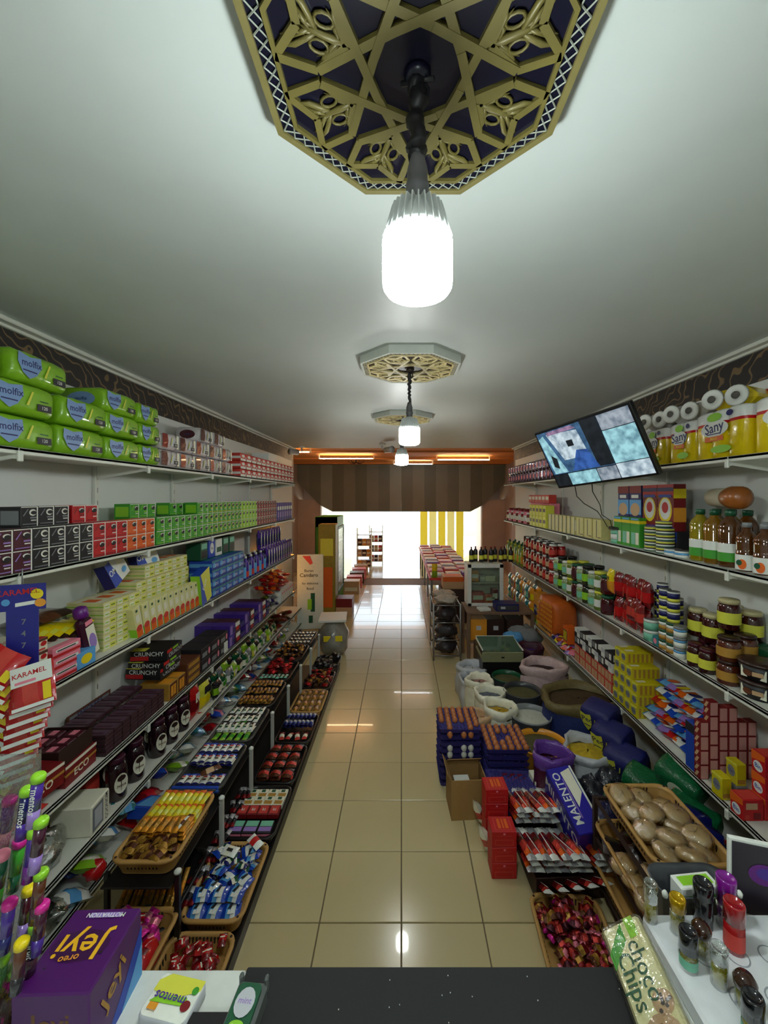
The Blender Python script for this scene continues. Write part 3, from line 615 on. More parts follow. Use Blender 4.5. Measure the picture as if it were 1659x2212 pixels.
run('L', 1.24, 2.20, 3, .104, soap, 'cream soap carton', 6, lh=.044, inset=.06, where='nearer stack', group='cream soap cartons')
run('L', 1.24, 2.52, 6, .104, soap, 'cream soap carton', 7, lh=.044, inset=.09, where='farther stack', group='cream soap cartons')
run('L', 1.24, 2.62, 5, .104, soap, 'cream soap carton', 2, lh=.044, inset=.1, offs=.309, where='raised on the stack', group='cream soap cartons')
jc = carton('upright_carton', .058, .05, .19, M_soap, [('r', .9, 0, 1, 1, M_strip), ('r', .0, 0, .9, .34, C('orange')), ('e', .45, .3, .42, .1, C('brick')), ('r', .3, .84, .6, .92, C('dgreen')), ('r', .15, .5, .7, .75, C('ivory'))], [('r', 0, 0, 1, .3, C('lime'))], cat='carton')
for i in range(11): put(jc, 'cream and orange upright carton, %s of the leaning row' % ORD[i], (XFL-.04, 2.45+.068*i, 1.243), (0, -.26 if i == 0 else -.17, math.pi/2), 'leaning cream and orange cartons')
dt = [('q', [(.0, 0), (.45, 0), (.25, 1), (0, 1)], C('blue')), ('t', 'OMO', .32, .55, .05, W), ('e', .75, .3, .14, .12, C('sky')), ('r', .55, .6, .95, .9, C('ivory'))]
big = carton('detergent_box', .2, .06, .15, W, dt, [('r', 0, 0, 1, 1, C('navy'))], cat='box')
put(big, 'blue and white detergent box leaning back on top of the cream soap', (XFL-.16, 2.46, 1.575), (-.25, -.35, math.pi/2+.2))
put(big, 'blue and white detergent box with dark ring, second from the counter, on the soap', (XFL-.16, 2.74, 1.595), (-.25, -.1, math.pi/2-.1))
put(carton('folded_box', .2, .07, .26, C('blue'), [('q', [(.5, 0), (1, 0), (1, 1), (.1, 1)], C('lemon')), ('t', 'Fax', .4, .6, .07, W, .9)], [('r', 0, 0, 1, 1, C('lime'))], cat='box'), 'blue and lime box leaning at the end of the orange cartons', (XFL-.04, 3.26, 1.24), (0, -.22, math.pi/2+.1))
tp = carton('toothpaste_carton', .13, .19, .075, C('blue'), [('r', 0, .75, 1, 1, C('teal')), ('e', .3, .45, .22, .3, C('sky')), ('t', 'CITO', .62, .4, .03, W), ('r', .1, .1, .9, .2, C('navy'))], [('r', 0, .3, 1, .7, C('sky'))], [('r', .1, .2, .9, .8, C('teal'))], 'toothpaste carton')
run('L', 1.24, 3.36, 5, .135, tp, 'blue toothpaste carton', 4, lh=.077, where='soap shelf', group='blue toothpaste cartons')
gb = carton('green_box', .12, .12, .15, C('dgreen'), [('r', .1, .1, .9, .5, C('ink')), ('r', .1, .6, .9, .9, C('mint'))], cat='box')
cc = [gb, carton('blue_pouch', .12, .1, .16, C('blue'), [('e', .5, .5, .3, .3, W), ('t', 'Dax', .5, .5, .03, N_)], cat='box'), carton('white_carton', .12, .12, .15, W, [('r', .1, .2, .9, .5, C('dgreen'))], cat='carton'), gb]
run('L', 1.24, 3.34, 5, .14, cc, ['dark green box', 'bright blue box', 'white and green carton', 'dark green box with mint top'], 1, inset=.1, offs=.312, where='on the toothpaste', group='boxes on the toothpaste cartons')
tb = bottle('shampoo_bottle', .032, .22, C('navy', 'l'), C('black', 'l'), C('sky'), seg=10, lz=(.1, .6)); tb2 = bottle('lotion_bottle', .034, .23, C('violet', 'l'), W, C('brick'), seg=10, lz=(.1, .35))
run('L', 1.24, 4.06, 9, .075, [tb, tb2], ['navy bottle with sky blue label', 'violet bottle with red label'], 1, rows=2, where='soap shelf', group='bottles on the soap shelf')
pp = pouch('purple_pouch', .1, .05, .24, [C('violet', 'g'), C('navy', 'g'), C('violet', 'g')], [('r', .5, .1, .75, .9, W)]); 
run('L', 1.24, 4.76, 11, .10, pp, 'violet pouch with white stripe', 1, rows=2, rowd=.07, where='soap shelf', group='violet pouches')
run('L', 1.24, 4.8, 8, .11, pp, 'violet pouch lifted on the others', 1, offs=.2, inset=.12, where='soap shelf', group='violet pouches')

# ---------- chocolate shelf (z .70) ----------
wr = packet('wafer_bar', .15, .035, .02, [C('red', 'g'), C('ivory', 'g'), C('lav', 'g'), C('red', 'g'), C('brick', 'g')], cat='wafer', seed=2, nx=10)
for i in range(10):
    for k in range(3): put(wr, 'red and white wafer bar, %s of its layer from the counter, %s' % (ORD[i], layer(k, 3)), (XFL-.10-.02*k, 1.44+.04*i, .70+.021*k), random.uniform(-.08, .08), 'red and white wafer bars')
eco = carton('cocoa_box', .21, .22, .10, C('dred'), [('r', 0, .5, 1, .62, C('gold')), ('t', 'ECO', .5, .42, .05, C('ivory')), ('r', .0, .86, 1, 1, C('ivory'))], [('r', 0, .55, 1, .66, C('gold')), ('e', .5, .4, .2, .2, C('maroon')), ('r', .2, .1, .8, .2, C('dbrown'))], [('e', .5, .5, .3, .3, C('brown')), ('t', 'cocoa', .5, .5, .04, C('pink'))], 'box')
put(eco, 'dark red box lettered in cream under the open brown box', (XFL-.15, 2.02, .70), math.pi/2+.05, 'cocoa boxes')
ob = MB(); Bm = C('dbrown')
for c, d in (((0, 0, .004), (.22, .22, .006)), ((-.108, 0, .045), (.005, .22, .085)), ((.108, 0, .045), (.005, .22, .085)), ((0, -.108, .045), (.22, .005, .085)), ((0, .108, .045), (.22, .005, .085))): ob.box(c, d, Bm)
fl = MB(); fl.M = T(0, .108, .088) @ Matrix.Rotation(-.5, 4, 'X'); fl.box((0, .06, 0), (.215, .12, .004), C('brown'))
ct = MB()
for i in range(3):
    for j in range(2): ct.box((-.07+.07*i, -.05+.1*j, .05), (.062, .09, .06), C('maroon'), .006); ct.box((-.07+.07*i, -.05+.1*j, .081), (.04, .03, .003), C('pink'))
put(P_('open_box', 'box', .22, .22, .09, [('tray', ob.mesh('tray'), []), ('flap', fl.mesh('flap'), []), ('inner_packs', ct.mesh('inner_packs'), [])]), 'open brown chocolate box with raised flap on the dark red box', (XFL-.16, 2.0, .80), math.pi/2+.05)
put(eco, 'dark red cream-lettered box at the shelf front', (XFL-.12, 1.78, .763), math.pi/2-.08, 'cocoa boxes')
cb = carton('chocolate_bar_pack', .062, .135, .022, C('choc'), [('r', 0, .7, 1, 1, C('plum'))], [('r', 0, .3, 1, .5, C('ink'))], [('r', .08, .06, .92, .94, mat('mauve_card', (86, 62, 78), .45)), ('r', .2, .2, .5, .8, C('plum'))], 'chocolate pack')
for r in range(2):
    for i in range(8):
        for k in range(5 if r == 0 else 6):
            if k < (4 if r == 0 else 5) and i > 0 and r == 1: continue
            put(cb, 'dark plum chocolate pack, %s from the counter, %s, %s' % (ORD[i], layer(k, 5 if r == 0 else 6), row(r, 2)), (XFL-.085-.142*r, 2.19+.067*i, .70+.0225*k), math.pi/2+random.uniform(-.03, .03), 'dark plum chocolate packs')
lid = carton('display_sign', .34, .004, .06, C('brown'), [('r', .05, .25, .95, .8, C('grey')), ('t', 'SNICKERS', .5, .52, .045, N_)], cat='sign')
put(lid, 'brown display box lid with grey lettered panel standing behind the chocolate', (XL+.03, 2.42, .80), (0, 0, math.pi/2))
gbx = carton('gold_box', .1, .1, .115, C('gold'), [('r', .06, .06, .94, .94, C('brown')), ('r', .2, .2, .8, .8, C('amber')), ('t', 'KLASIK', .5, .5, .02, C('brown'), 1.57)], [], [('r', .1, .1, .9, .9, C('amber'))], 'box')
run('L', .70, 2.74, 2, .105, gbx, 'gold and brown box', 1, rows=2, where='beside the plum chocolate', group='gold and brown boxes')
fb = carton('flat_brown_box', .2, .25, .05, C('brown'), [('r', .1, .2, .9, .8, C('gold'))], cat='box')
run('L', .70, 2.97, 1, .2, fb, 'flat brown and gold box', 3, lh=.052, group='flat brown boxes')
cr = carton('crunch_box', .22, .24, .07, K, [('t', 'CRUNCHY', .55, .4, .04, C('silver')), ('r', 0, .7, .3, 1, C('red')), ('r', .35, .75, .7, .95, C('lime'))], [('r', 0, .1, .5, .5, C('red')), ('t', 'CRUNCHY', .5, .7, .04, W)], [('r', 0, .6, .3, 1, C('lemon'))], 'chocolate box')
for k in range(3): put(cr, 'black chocolate box with silver lettering, %s' % layer(k, 3), (XFL-.17, 2.83+.02*k, .855+.0 if k == 0 else .82+.071*k), math.pi/2+.06*k-.05, 'black chocolate boxes')
cr2 = carton('dark_box', .16, .2, .09, C('ink'), [('r', .1, .2, .6, .6, C('grey')), ('e', .8, .5, .1, .3, C('pink'))], cat='box')
run('L', .70, 3.18, 3, .165, cr2, 'charcoal confectionery box', 2, lh=.091, where='chocolate shelf', group='charcoal confectionery boxes')
vb = [carton('violet_box', .12, .16, .1, C('violet'), [('r', .1, .1, .5, .9, C('lav')), ('r', .6, .2, .9, .6, C('navy'))], cat='box'), carton('mixed_box', .12, .16, .1, C('plum'), [('r', .1, .5, .9, .9, W), ('e', .5, .3, .3, .2, C('red'))], cat='box'), carton('navy_box', .12, .18, .05, N_, [('r', .1, .3, .9, .7, C('violet'))], [], [('r', .1, .2, .9, .8, C('violet'))], cat='box')]
run('L', .70, 3.70, 9, .125, vb, ['violet and lilac box', 'plum box with red dot', 'flat navy box'], 2, rows=2, lh=.101, jit=.01, where='chocolate shelf', group='violet, plum and navy boxes')
put(carton('white_cup', .07, .07, .09, W, cat='cup'), 'white cup among the dark boxes of the chocolate shelf', (XFL-.04, 3.62, .70), 1.6)
fk = [packet('foil_packet', .13, .1, .04, [C(a, 'g'), C(b, 'g'), C(a, 'g')], seed=s) for a, b, s in (('grey', 'ivory', 1), ('dbrown', 'lime', 2), ('navy', 'silver', 3), ('dred', 'ivory', 5))]
for i in range(26):
    put(fk[i % 4], ['grey and ivory', 'brown and lime', 'navy and silver', 'dark red and ivory'][i % 4]+' glossy packet heaped on the chocolate shelf, %s of its kind' % ORD[i//4], (XFL-.09-.1*(i % 2), 4.5+.04*i, .70+.035*((i*7) % 3)), (random.uniform(-.2, .2), random.uniform(-.2, .2), random.uniform(0, 3)), 'heaped glossy packets')
wb = carton('white_sleeve', .09, .18, .16, W, [('r', 0, .0, .08, 1, C('grey')), ('r', .3, .6, .8, .8, C('pink'))], cat='carton')
run('L', .70, 5.3, 6, .095, wb, 'tall white sleeve', 1, where='chocolate shelf', group='tall white sleeves')
rp = packet('red_pouch', .16, .12, .05, [C('red', 'g'), C('orange', 'g'), C('dred', 'g')], seed=8)
for i in range(16): put(rp, 'shiny red pouch heaped at the far end of the shelves, %s in order' % ORD[i], (XFL-.1-.12*(i % 2), 5.05+.055*i, 1.02+.0+(.045*(i % 3)) if False else .865+.04*((i*5) % 4)), (.2*random.random(), .2, random.uniform(0, 3)), 'red pouches at the shelf end')

# ---------- jar shelf (z .36) ----------
def djar():
    b = MB().lathe([(.048, 0), (.052, .01), (.053, .17), (.042, .2), (.036, .205)], 16, mat('cocoa_spread_glass', (40, 18, 26), .15, noise=.1, coat=.5))
    l = MB().lathe([(.044, .205), (.044, .235), (.04, .24)], 16, C('plum', 'l'))
    q = MB(); q.M = T(0, -.0536, .045); n = 18
    q.add([(.036*math.cos(2*math.pi*k/n), .012*(1-math.cos(math.asin(max(-1, min(1, .036*math.cos(2*math.pi*k/n)/.0536))))) *1.3, .055+.055*math.sin(2*math.pi*k/n)) for k in range(n)], [tuple(range(n))], C('ivory'))
    q.add([(.022*math.cos(2*math.pi*k/n), -.002, .085+.016*math.sin(2*math.pi*k/n)) for k in range(n)], [tuple(range(n))], C('dbrown'))
    q.text('Nuca', .022, C('brown'), T(0, -.002, .045) @ RX90)
    return P_('spread_jar', 'jar', .106, .106, .24, [('body', b.mesh('body'), []), ('lid', l.mesh('lid'), []), ('label', q.mesh('label'), [])])
dj = djar()
for i, (y, x) in enumerate([(2.33, 0), (2.49, .0), (2.72, .0), (2.87, .0), (3.02, 0), (2.42, .13), (2.80, .13), (2.64, .13)]):
    put(dj, ('dark chocolate spread jar with oval cream label, %s of the front row' % ORD[i] if i < 5 else 'dark chocolate spread jar behind the front row, %s from the counter' % ORD[i-5]), (XFL-.08-x, y, .36), math.pi/2-.5, 'dark spread jars')
put(carton('sugar_box', .1, .08, .16, C('brick'), [('r', .1, .1, .9, .5, C('ivory'))], cat='box'), 'salmon coloured box beside the nearest spread jar', (XFL-.2, 2.26, .36), math.pi/2)
put(pouch('red_pouch', .12, .06, .24, [C('red', 'g'), C('dred', 'g'), C('red', 'g')], [('r', .2, .5, .8, .8, C('ivory'))]), 'tall red pouch standing after the last spread jar', (XFL-.07, 3.18, .36), math.pi/2)
put(pouch('yellow_pouch', .14, .07, .2, [C('yellow', 'g'), C('lemon', 'g')], [('r', .1, .6, .9, .9, C('ink'))]), 'bright yellow pouch beside the tall red pouch', (XFL-.07, 3.34, .36), math.pi/2-.1)
# bag of eggs and plastic carton near the counter
tb_ = MB().box((0, 0, .075), (.15, .2, .15), C('ivory'), .006); on_face(tb_, 'front', .15, .2, .15, [('t', 'MONOCO', .8, .5, .03, C('ink'), -1.57), ('r', .05, .1, .62, .9, C('grey')), ('r', .15, .2, .55, .8, C('silver'))])
put(P_('tissue_box', 'box', .15, .2, .15, [(None, tb_.mesh('tissue_box'), [])]), 'ivory box with grey panel standing beside the clear bags', (XFL-.12, 2.12, .36), math.pi/2+.1)
M_fb = film('crinkled_clear_bag', (.86, .9, .86), .34, .2)
egg = MB().lathe([(.001, -.029), (.012, -.027), (.021, -.016), (.0225, -.003), (.019, .013), (.010, .025), (.001, .029)], 10, mat('glass_green', (120, 140, 120), .15, coat=.4)).mesh('wrapped_cup')
for i in range(3):
    bl = blob('clear_bag', .12, .1, .07, M_fb, .22, seed=20+i)
    cu = MB()
    for k in range(9): cu.lathe([(.02, 0), (.028, .05), (.026, .05)], 10, mat('clear_cup', (176, 184, 172), .15, noise=0, trans=.3), (random.uniform(-.07, .07), random.uniform(-.05, .05), .01+.03*(k % 3)))
    bl.parts.append(('bagged_cups', cu.mesh('bagged_cups'), [])); put(bl, 'crinkled clear bag of plastic cups, %s from the counter, jar shelf' % ORD[i], (XFL-.15, 1.5+.2*i, .36), 1.5+.3*i, 'clear bags of plastic cups')
gp = [pouch('snack_pouch', .13, .06, .15, [C(a, 'g'), C(b, 'g'), C(a, 'g')], [('e', .5, .5, .35, .2, C(c))], seed=s) for a, b, c, s in (('ink', 'lime', 'ivory', 1), ('dgreen', 'ivory', 'green', 2), ('grey', 'white', 'dgreen', 3), ('lime', 'lemon', 'ivory', 4))]
run('L', .36, 3.44, 14, .12, gp, ['black and lime snack pouch', 'dark green snack pouch', 'grey and white snack pouch', 'lime snack pouch'], 1, rows=2, rowd=.09, jit=.02, where='jar shelf', group='snack pouches on the jar shelf')
bp = packet('brown_packet', .14, .11, .05, [C('dbrown', 'f'), C('brown', 'f'), C('dred', 'f')], seed=6)
for i in range(14): put(bp, 'brown foil packet on the jar shelf, %s from the counter' % ORD[i], (XFL-.08-.1*(i % 2), 5.05+.065*i, .36+.04*(i % 3 == 0)), (0, -.15, random.uniform(0, 3)), 'brown foil packets')

# ---------- floor shelf (z .12) ----------
fp = [packet('floor_packet', .16, .12, .06, [C(a, 'g'), C(b, 'g'), C(a, 'g')], seed=s) for a, b, s in (('white', 'sky', 1), ('red', 'ivory', 2), ('blue', 'pink', 3), ('lime', 'ivory', 4), ('teal', 'sky', 5), ('dred', 'red', 6))]
fn = ['white and sky blue', 'red and ivory', 'blue and pink', 'lime and ivory', 'teal', 'dark red']
fcount = {}
for i in range(96):
    k = (i*5+i//7) % 6
    fcount[k] = fcount.get(k, -1)+1
    put(fp[k], '%s packet on the floor shelf, %s of its kind' % (fn[k], ORD[fcount[k]]), (XFL-.05-.11*(i % 3), 1.95+.040*i, .12+.055*((i*3) % 4)), (random.uniform(-.3, .3), .4+random.uniform(-.3, .3), random.uniform(1.1, 2.0)), 'packets on the floor shelf')
put(blob('red_bag', .05, .05, .04, C('red', 'g'), .12, 4), 'small round red bag near the tan baskets on the floor shelf', (XFL-.0, 2.06, .16), 0)
put(carton('blue_tray_pack', .2, .16, .06, C('blue'), [('r', .1, .3, .9, .7, C('pink'))], [], [('r', .1, .15, .9, .85, C('sky'))], cat='box'), 'flat bright blue and pink box in front of the floor shelf', (XFL+.06, 2.42, .2), (0, .35, math.pi/2-.05))
for i in range(4): put(packet('clear_packet', .18, .13, .07, [M_fb], seed=i), 'crinkled clear packet low beside the counter end, %s' % ORD[i], (XFL-.06, 1.5+.13*i, .13), (0, .3, 1.3+.2*i), 'crinkled clear packets')
# ================= TRAY RACK ON THE LEFT =================
def basket_proto(w, l, h, m, nm='basket', slots=True):
    b = MB(); rn = 4
    R = lambda W_, L_, r, z: [(x, y, z) for x, y in rr(W_, L_, r, rn)]
    b.loft([R(w-.05, l-.05, .04, .003), R(w-.012, l-.012, .05, h-.012)], m, True)
    b.loft([R(w-.058, l-.058, .04, .006), R(w-.02, l-.02, .05, h-.012)][::-1], m, True); b.prism([(x, y) for x, y in rr(w-.05, l-.05, .04, rn)], .0, .006, m)
    if slots:
        d = mat('slot_shadow_brown', (44, 30, 18), .9)
        for s in (-1, 1):
            for k in range(9): b.box((-.064+.016*k, s*(l/2-.016), h*.62), (.006, .004, h*.5), d)
            for k in range(14): b.box((s*(w/2-.016), -.13+.02*k, h*.62), (.004, .006, h*.5), d)
    r = MB(); r.loft([R(w-.022, l-.022, .05, h-.018), R(w+.004, l+.004, .06, h-.014), R(w+.008, l+.008, .06, h-.004), R(w, l, .058, h), R(w-.026, l-.026, .05, h), R(w-.03, l-.03, .05, h-.014)], m, True)
    d = mat('slot_shadow_brown', (44, 30, 18), .9)
    for i in (-1, 1):
        for j in (-1, 1): r.cyl((i*(w/2-.022), j*(l/2-.022), h+.0002), .006, .0012, d, 8)
    return P_(nm, 'basket', w, l, h, [('body', b.mesh('body'), []), ('rim', r.mesh('rim'), [])])
bk_tan = basket_proto(.29, .43, .075, M_basket, 'tan_basket'); bk_blk = basket_proto(.29, .43, .06, mat('black_tray_plastic', (26, 24, 24), .3), 'black_tray', False)
bk_clr = basket_proto(.29, .43, .06, mat('smoke_tray_plastic', (66, 66, 64), .25), 'smoke_tray', False)
def bar(nm, cat, w, d, h, bands, seed, spec=None, kind='g'): return packet(nm, w, d, h, [C(b, kind) if isinstance(b, str) else b for b in bands], cat, seed, 8, 3, .1, spec)
def tray(proto, x, y, z, label, fills, rot=0, tilt=0):
    """fills: list of (proto list, nx, rows of y, label, jumble)"""
    put(proto, label, (x, y, z), (tilt, 0, rot), 'baskets and trays of sweets')
    return x, y, z
def rows(x, y, z, protos, label, group, nx, y0, y1, ny, dx=.25, nl=1, lh=.018, ang=90, jit=.03, tilt=.12):
    for l in range(nl):
        for j in range(ny):
            for i in range(nx):
                if l < nl-1 and ny > 1 and j > 0: continue
                p = protos[(i+j+l) % len(protos)] if isinstance(protos, list) else protos
                lab = label[(i+j+l) % len(protos)] if isinstance(label, list) else label
                lab += ', %s across, %s row' % (ORD[i], ORD[j])+(['', ', upper'][l] if nl > 1 and l < 2 else '')
                yy = y+y0+(y1-y0)*(j+.5)/ny
                put(p, lab, (x-dx/2+dx*(i+.5)/nx, yy, z+l*lh), (random.uniform(-.05, .05), tilt+random.uniform(-.05, .05) if ang == 0 else random.uniform(-.1, .1), math.radians(ang)+random.uniform(-jit, jit)), group)
def jumble(x, y, z, protos, label, group, n, dx=.22, dy=.34, dz=.03, y0=0):
    for i in range(n):
        p = protos[i % len(protos)] if isinstance(protos, list) else protos
        lab = label[i % len(label)] if isinstance(label, list) else label
        put(p, lab, (x+random.uniform(-dx/2, dx/2), y+y0+random.uniform(-dy/2, dy/2), z+random.uniform(0, dz)), (random.uniform(-.35, .35), random.uniform(-.35, .35), random.uniform(0, 6.28)), group)
XU, XD, ZU, ZD = -1.145, -.872, .405, .085
# rack: posts, rails and steps
rk = empty('display_rack', (-1.0, 3.3, 0), 'long two step rack with grey posts carrying the sweet trays beside the aisle', 'rack')
M_post = mat('light_grey_post', (182, 182, 174), .4)
for k in range(8):
    y = 1.80+.44*k-3.3
    m = MB().box((.012, y, .21), (.022, .022, .42), M_post if k != 0 else M_blackm, .002); m.lathe([(.016, .42), (.016, .428), (.008, .436)], 10, C('white', 'l'), (.012, y, 0)); m.obj('post', rk)
    m = MB().box((-.30, y, .21), (.02, .02, .42), M_blackm, .002); m.obj('post', rk)
for z in (.395, .07): MB().box((-.145, 0, z), (.30, 3.1, .01), M_blackm, .002).obj('deck', rk)
MB().box((.128, 0, .065), (.27, 3.25, .012), M_blackm, .002).obj('deck', rk)
for s in (-1, 1): MB().box((.128+s*.125, 0, .03), (.015, 3.2, .06), M_blackm).obj('plinth', rk)
yb = bar('butter_candy', 'candy', .105, .032, .02, ['yellow', 'lemon', 'yellow', 'orange'], 3); ob_ = bar('caramel_bar', 'candy', .10, .034, .022, ['amber', 'gold', 'amber'], 4, None, 'f'); cho = bar('toffee', 'candy', .06, .05, .026, ['gold', 'brown', 'gold'], 5, None, 'f')
tray(bk_tan, XU, 2.0, ZU, 'tan basket of yellow wrapped bars, nearest on the upper step', None)
rows(XU, 2.0, ZU+.055, yb, 'yellow wrapped bar in the nearest upper tan basket', 'yellow bars', 8, .02, .20, 2, nl=2, jit=.06)
rows(XU, 2.0, ZU+.05, ob_, 'amber foil bar in the nearest upper tan basket', 'amber bars', 7, -.10, .03, 1, nl=3, jit=.1)
jumble(XU, 2.0, ZU+.04, cho, 'golden toffee heaped at the near end of the upper tan basket', 'golden toffees', 26, .2, .1, .03, -.14)
put(bar('striped_bar', 'candy', .1, .03, .02, ['white', 'brown', 'white', 'brown'], 6), 'brown and white striped bar in the upper tan basket', (XU+.09, 1.98, ZU+.085), 1.3)
# blue-white trays
blw = bar('milk_bar', 'candy', .095, .04, .022, ['navy', 'white', 'ivory', 'white', 'blue'], 7, [('r', .3, .25, .42, .75, C('dbrown')), ('r', .5, .25, .62, .75, C('brick')), ('r', .66, .3, .74, .7, C('blue'))])
tray(bk_clr, XU, 2.46, ZU, 'grey tray of white and blue bars, second on the upper step', None)
rows(XU, 2.46, ZU+.045, blw, 'white and blue bar in the second upper tray', 'white and blue bars', 6, -.02, .19, 2, nl=2)
rows(XU, 2.46, ZU+.045, blw, 'white and blue bar in the second upper tray', 'white and blue bars', 6, -.19, -.06, 1, nl=1)
put(bar('chocolate_croissant', 'candy', .11, .045, .03, ['brown', 'skin', 'brown'], 9), 'brown pastry bar lying across the white and blue bars', (XU+.05, 2.34, ZU+.09), .7)
put(carton('blue_strip_box', .26, .02, .03, C('blue'), [('r', 0, .4, 1, .6, C('sky'))], cat='box'), 'dark blue strip of box at the near edge of the second upper tray', (XU, 2.262, ZU+.035), 0)
wg = bar('white_bar', 'candy', .09, .036, .02, ['white', 'ivory', 'white'], 8, [('r', .2, .2, .4, .8, C('dgreen')), ('r', .55, .3, .8, .7, C('dbrown'))]); lg = bar('lime_bar', 'candy', .09, .036, .02, ['lime', 'green', 'lime'], 9)
tray(bk_clr, XU, 2.91, ZU, 'grey tray of white and green bars, third on the upper step', None)
rows(XU, 2.91, ZU+.05, wg, 'white and green bar in the third upper tray', 'white and green bars', 6, -.13, .19, 3, nl=2)
rows(XU, 2.91, ZU+.05, lg, 'lime bar in the third upper tray', 'lime bars', 5, -.2, -.13, 1)
rows(XU, 2.91, ZU+.05, lg, 'lime bar in the third upper tray', 'lime bars', 2, -.1, .05, 2, dx=.08)
gb_ = bar('copper_bar', 'candy', .1, .03, .022, ['gold', 'brown', 'gold', 'brown'], 10, None, 'f')
tray(bk_blk, XU, 3.36, ZU, 'black tray of copper foil bars, fourth on the upper step', None)
rows(XU, 3.36, ZU+.05, gb_, 'copper foil bar in the fourth upper tray', 'copper bars', 8, -.2, .2, 3, nl=2, jit=.25)
rb = bar('ruby_candy', 'candy', .07, .045, .028, ['dred', 'red', 'dred'], 11, None, 'f'); tl = bar('teal_bar', 'candy', .08, .03, .02, ['mint', 'grey', 'mint'], 12)
tray(bk_blk, XU, 3.80, ZU, 'black tray of ruby and teal candy, fifth on the upper step', None)
jumble(XU, 3.80, ZU+.05, rb, 'ruby foil candy in the fifth upper tray', 'ruby candies', 30, .24, .26, .04, .06); rows(XU, 3.8, ZU+.05, tl, 'teal bar in the fifth upper tray', 'teal bars', 7, -.19, -.08, 1)
br_ = bar('bronze_candy', 'candy', .08, .045, .028, ['brown', 'gold', 'dbrown'], 13, None, 'f')
tray(bk_blk, XU, 4.24, ZU, 'black tray of bronze candy, sixth on the upper step', None); jumble(XU, 4.24, ZU+.05, br_, 'bronze foil candy in the sixth upper tray', 'bronze candies', 30, .24, .36, .04)
dk_ = bar('dark_bar', 'candy', .09, .035, .02, ['ink', 'ivory', 'ink'], 14)
tray(bk_blk, XU, 4.68, ZU, 'black tray of dark bars, last on the upper step', None); rows(XU, 4.68, ZU+.05, dk_, 'dark bar in the last upper tray', 'dark bars', 6, -.2, .2, 4)
# lower step
tray(bk_tan, XD, 1.60, ZD-.015, 'tan basket of red candy beside the counter', None)
rd = bar('red_candy', 'candy', .055, .034, .024, ['dred', 'red', 'dred'], 15, [('r', .4, .2, .5, .8, C('ivory'))])
jumble(XD, 1.60, ZD+.03, rd, 'red wrapped candy in the tan basket beside the counter', 'red candies', 58, .2, .34, .035)
for i in range(4): put(bar('gold_candy', 'candy', .05, .03, .02, ['amber', 'gold', 'amber'], 3), 'amber candy among the red candy beside the counter', (XD-.05+.04*i, 1.52+.03*i, ZD+.075), i*1.3, 'amber candies')
tray(bk_tan, XD, 2.055, ZD, 'tan basket of blue packets, second on the lower step', None)
bp_ = bar('blue_packet', 'candy', .085, .07, .03, ['blue', 'sky', 'white', 'blue'], 16, [('r', .35, .2, .7, .45, W), ('q', [(.3, .5), (.5, .9), (.6, .9), (.5, .5)], K)])
bv = bar('navy_packet', 'candy', .06, .045, .026, ['navy', 'ivory', 'dgreen', 'navy'], 17)
for j in range(2):
    for i in range(3): put(bp_, 'shiny blue packet at the near end of the blue basket, %s from the rack' % ORD[i]+(', upper' if j else ', lower'), (XD-.085+.08*i, 1.91+.05*j, ZD+.04+.03*j), (.2, 0, random.uniform(-.2, .2)), 'blue packets')
jumble(XD, 2.055, ZD+.04, [bv, bp_, bv], ['navy and ivory packet in the blue basket', 'blue packet lying in the blue basket', 'navy and ivory packet in the blue basket'], 'jumbled blue basket packets', 34, .2, .25, .035, .05)
put(bar('white_packet', 'candy', .08, .06, .02, ['white', 'ivory', 'white'], 2, [('r', .3, .3, .7, .6, K)]), 'white packet with black print on top in the blue basket', (XD-.04, 2.17, ZD+.1), (.1, .1, -.2))
put(bar('red_white_packet', 'candy', .085, .05, .02, ['white', 'red', 'white'], 2), 'white packet with red heart print at the far end of the blue basket', (XD+.08, 2.21, ZD+.115), (.15, .2, -.6))
tray(bk_blk, XD, 2.52, ZD, 'black tray of white, red and pink boxes, third on the lower step', None)
smb = [carton('gum_box', .062, .075, .03, C('ivory'), [], [], [('r', .1, .1, .9, .5, C('gold')), ('r', .3, .6, .7, .9, C('dgreen'))], 'gum box'), carton('gum_box', .062, .075, .03, C('dred'), [], [], [('r', .1, .1, .9, .9, C('brick')), ('t', 'ki', .5, .5, .03, W)], 'gum box'), carton('gum_box', .08, .09, .03, C('ink'), [('r', 0, .3, 1, .7, C('pink'))], [], [('r', .05, .5, .95, .95, C('mint')), ('r', .05, .1, .95, .45, C('lav'))], 'gum box')]
for j, (y, p, l, n) in enumerate(((2.66, 0, 'ivory and gold gum box', 4), (2.58, 0, 'ivory and gold gum box in the second file', 4), (2.49, 1, 'red lettered gum box', 4))):
    for i in range(n): put(smb[p], '%s, %s from the rack, third lower tray' % (l, ORD[i]), (XD-.095+.064*i, y, ZD+.03+.012*j), random.uniform(-.05, .05), 'gum boxes')
for i in range(3): put(smb[2], 'mint and pink gum box, %s from the rack, third lower tray' % ORD[i], (XD-.09+.085*i, 2.38, ZD+.04), random.uniform(-.05, .05), 'gum boxes')
cb_ = bar('cocoa_biscuit', 'candy', .085, .075, .028, ['brown', 'brick', 'dbrown'], 18, None, 'f')
tray(bk_blk, XD, 2.97, ZD, 'black tray of brown foil biscuits, fourth on the lower step', None); rows(XD, 2.97, ZD+.035, cb_, 'brown foil biscuit in the fourth lower tray', 'brown biscuits', 3, -.19, .19, 4, nl=2, lh=.028, jit=.15)
nb = bar('navy_bar', 'candy', .08, .035, .024, ['navy', 'blue', 'silver', 'navy'], 19, None, 'f')
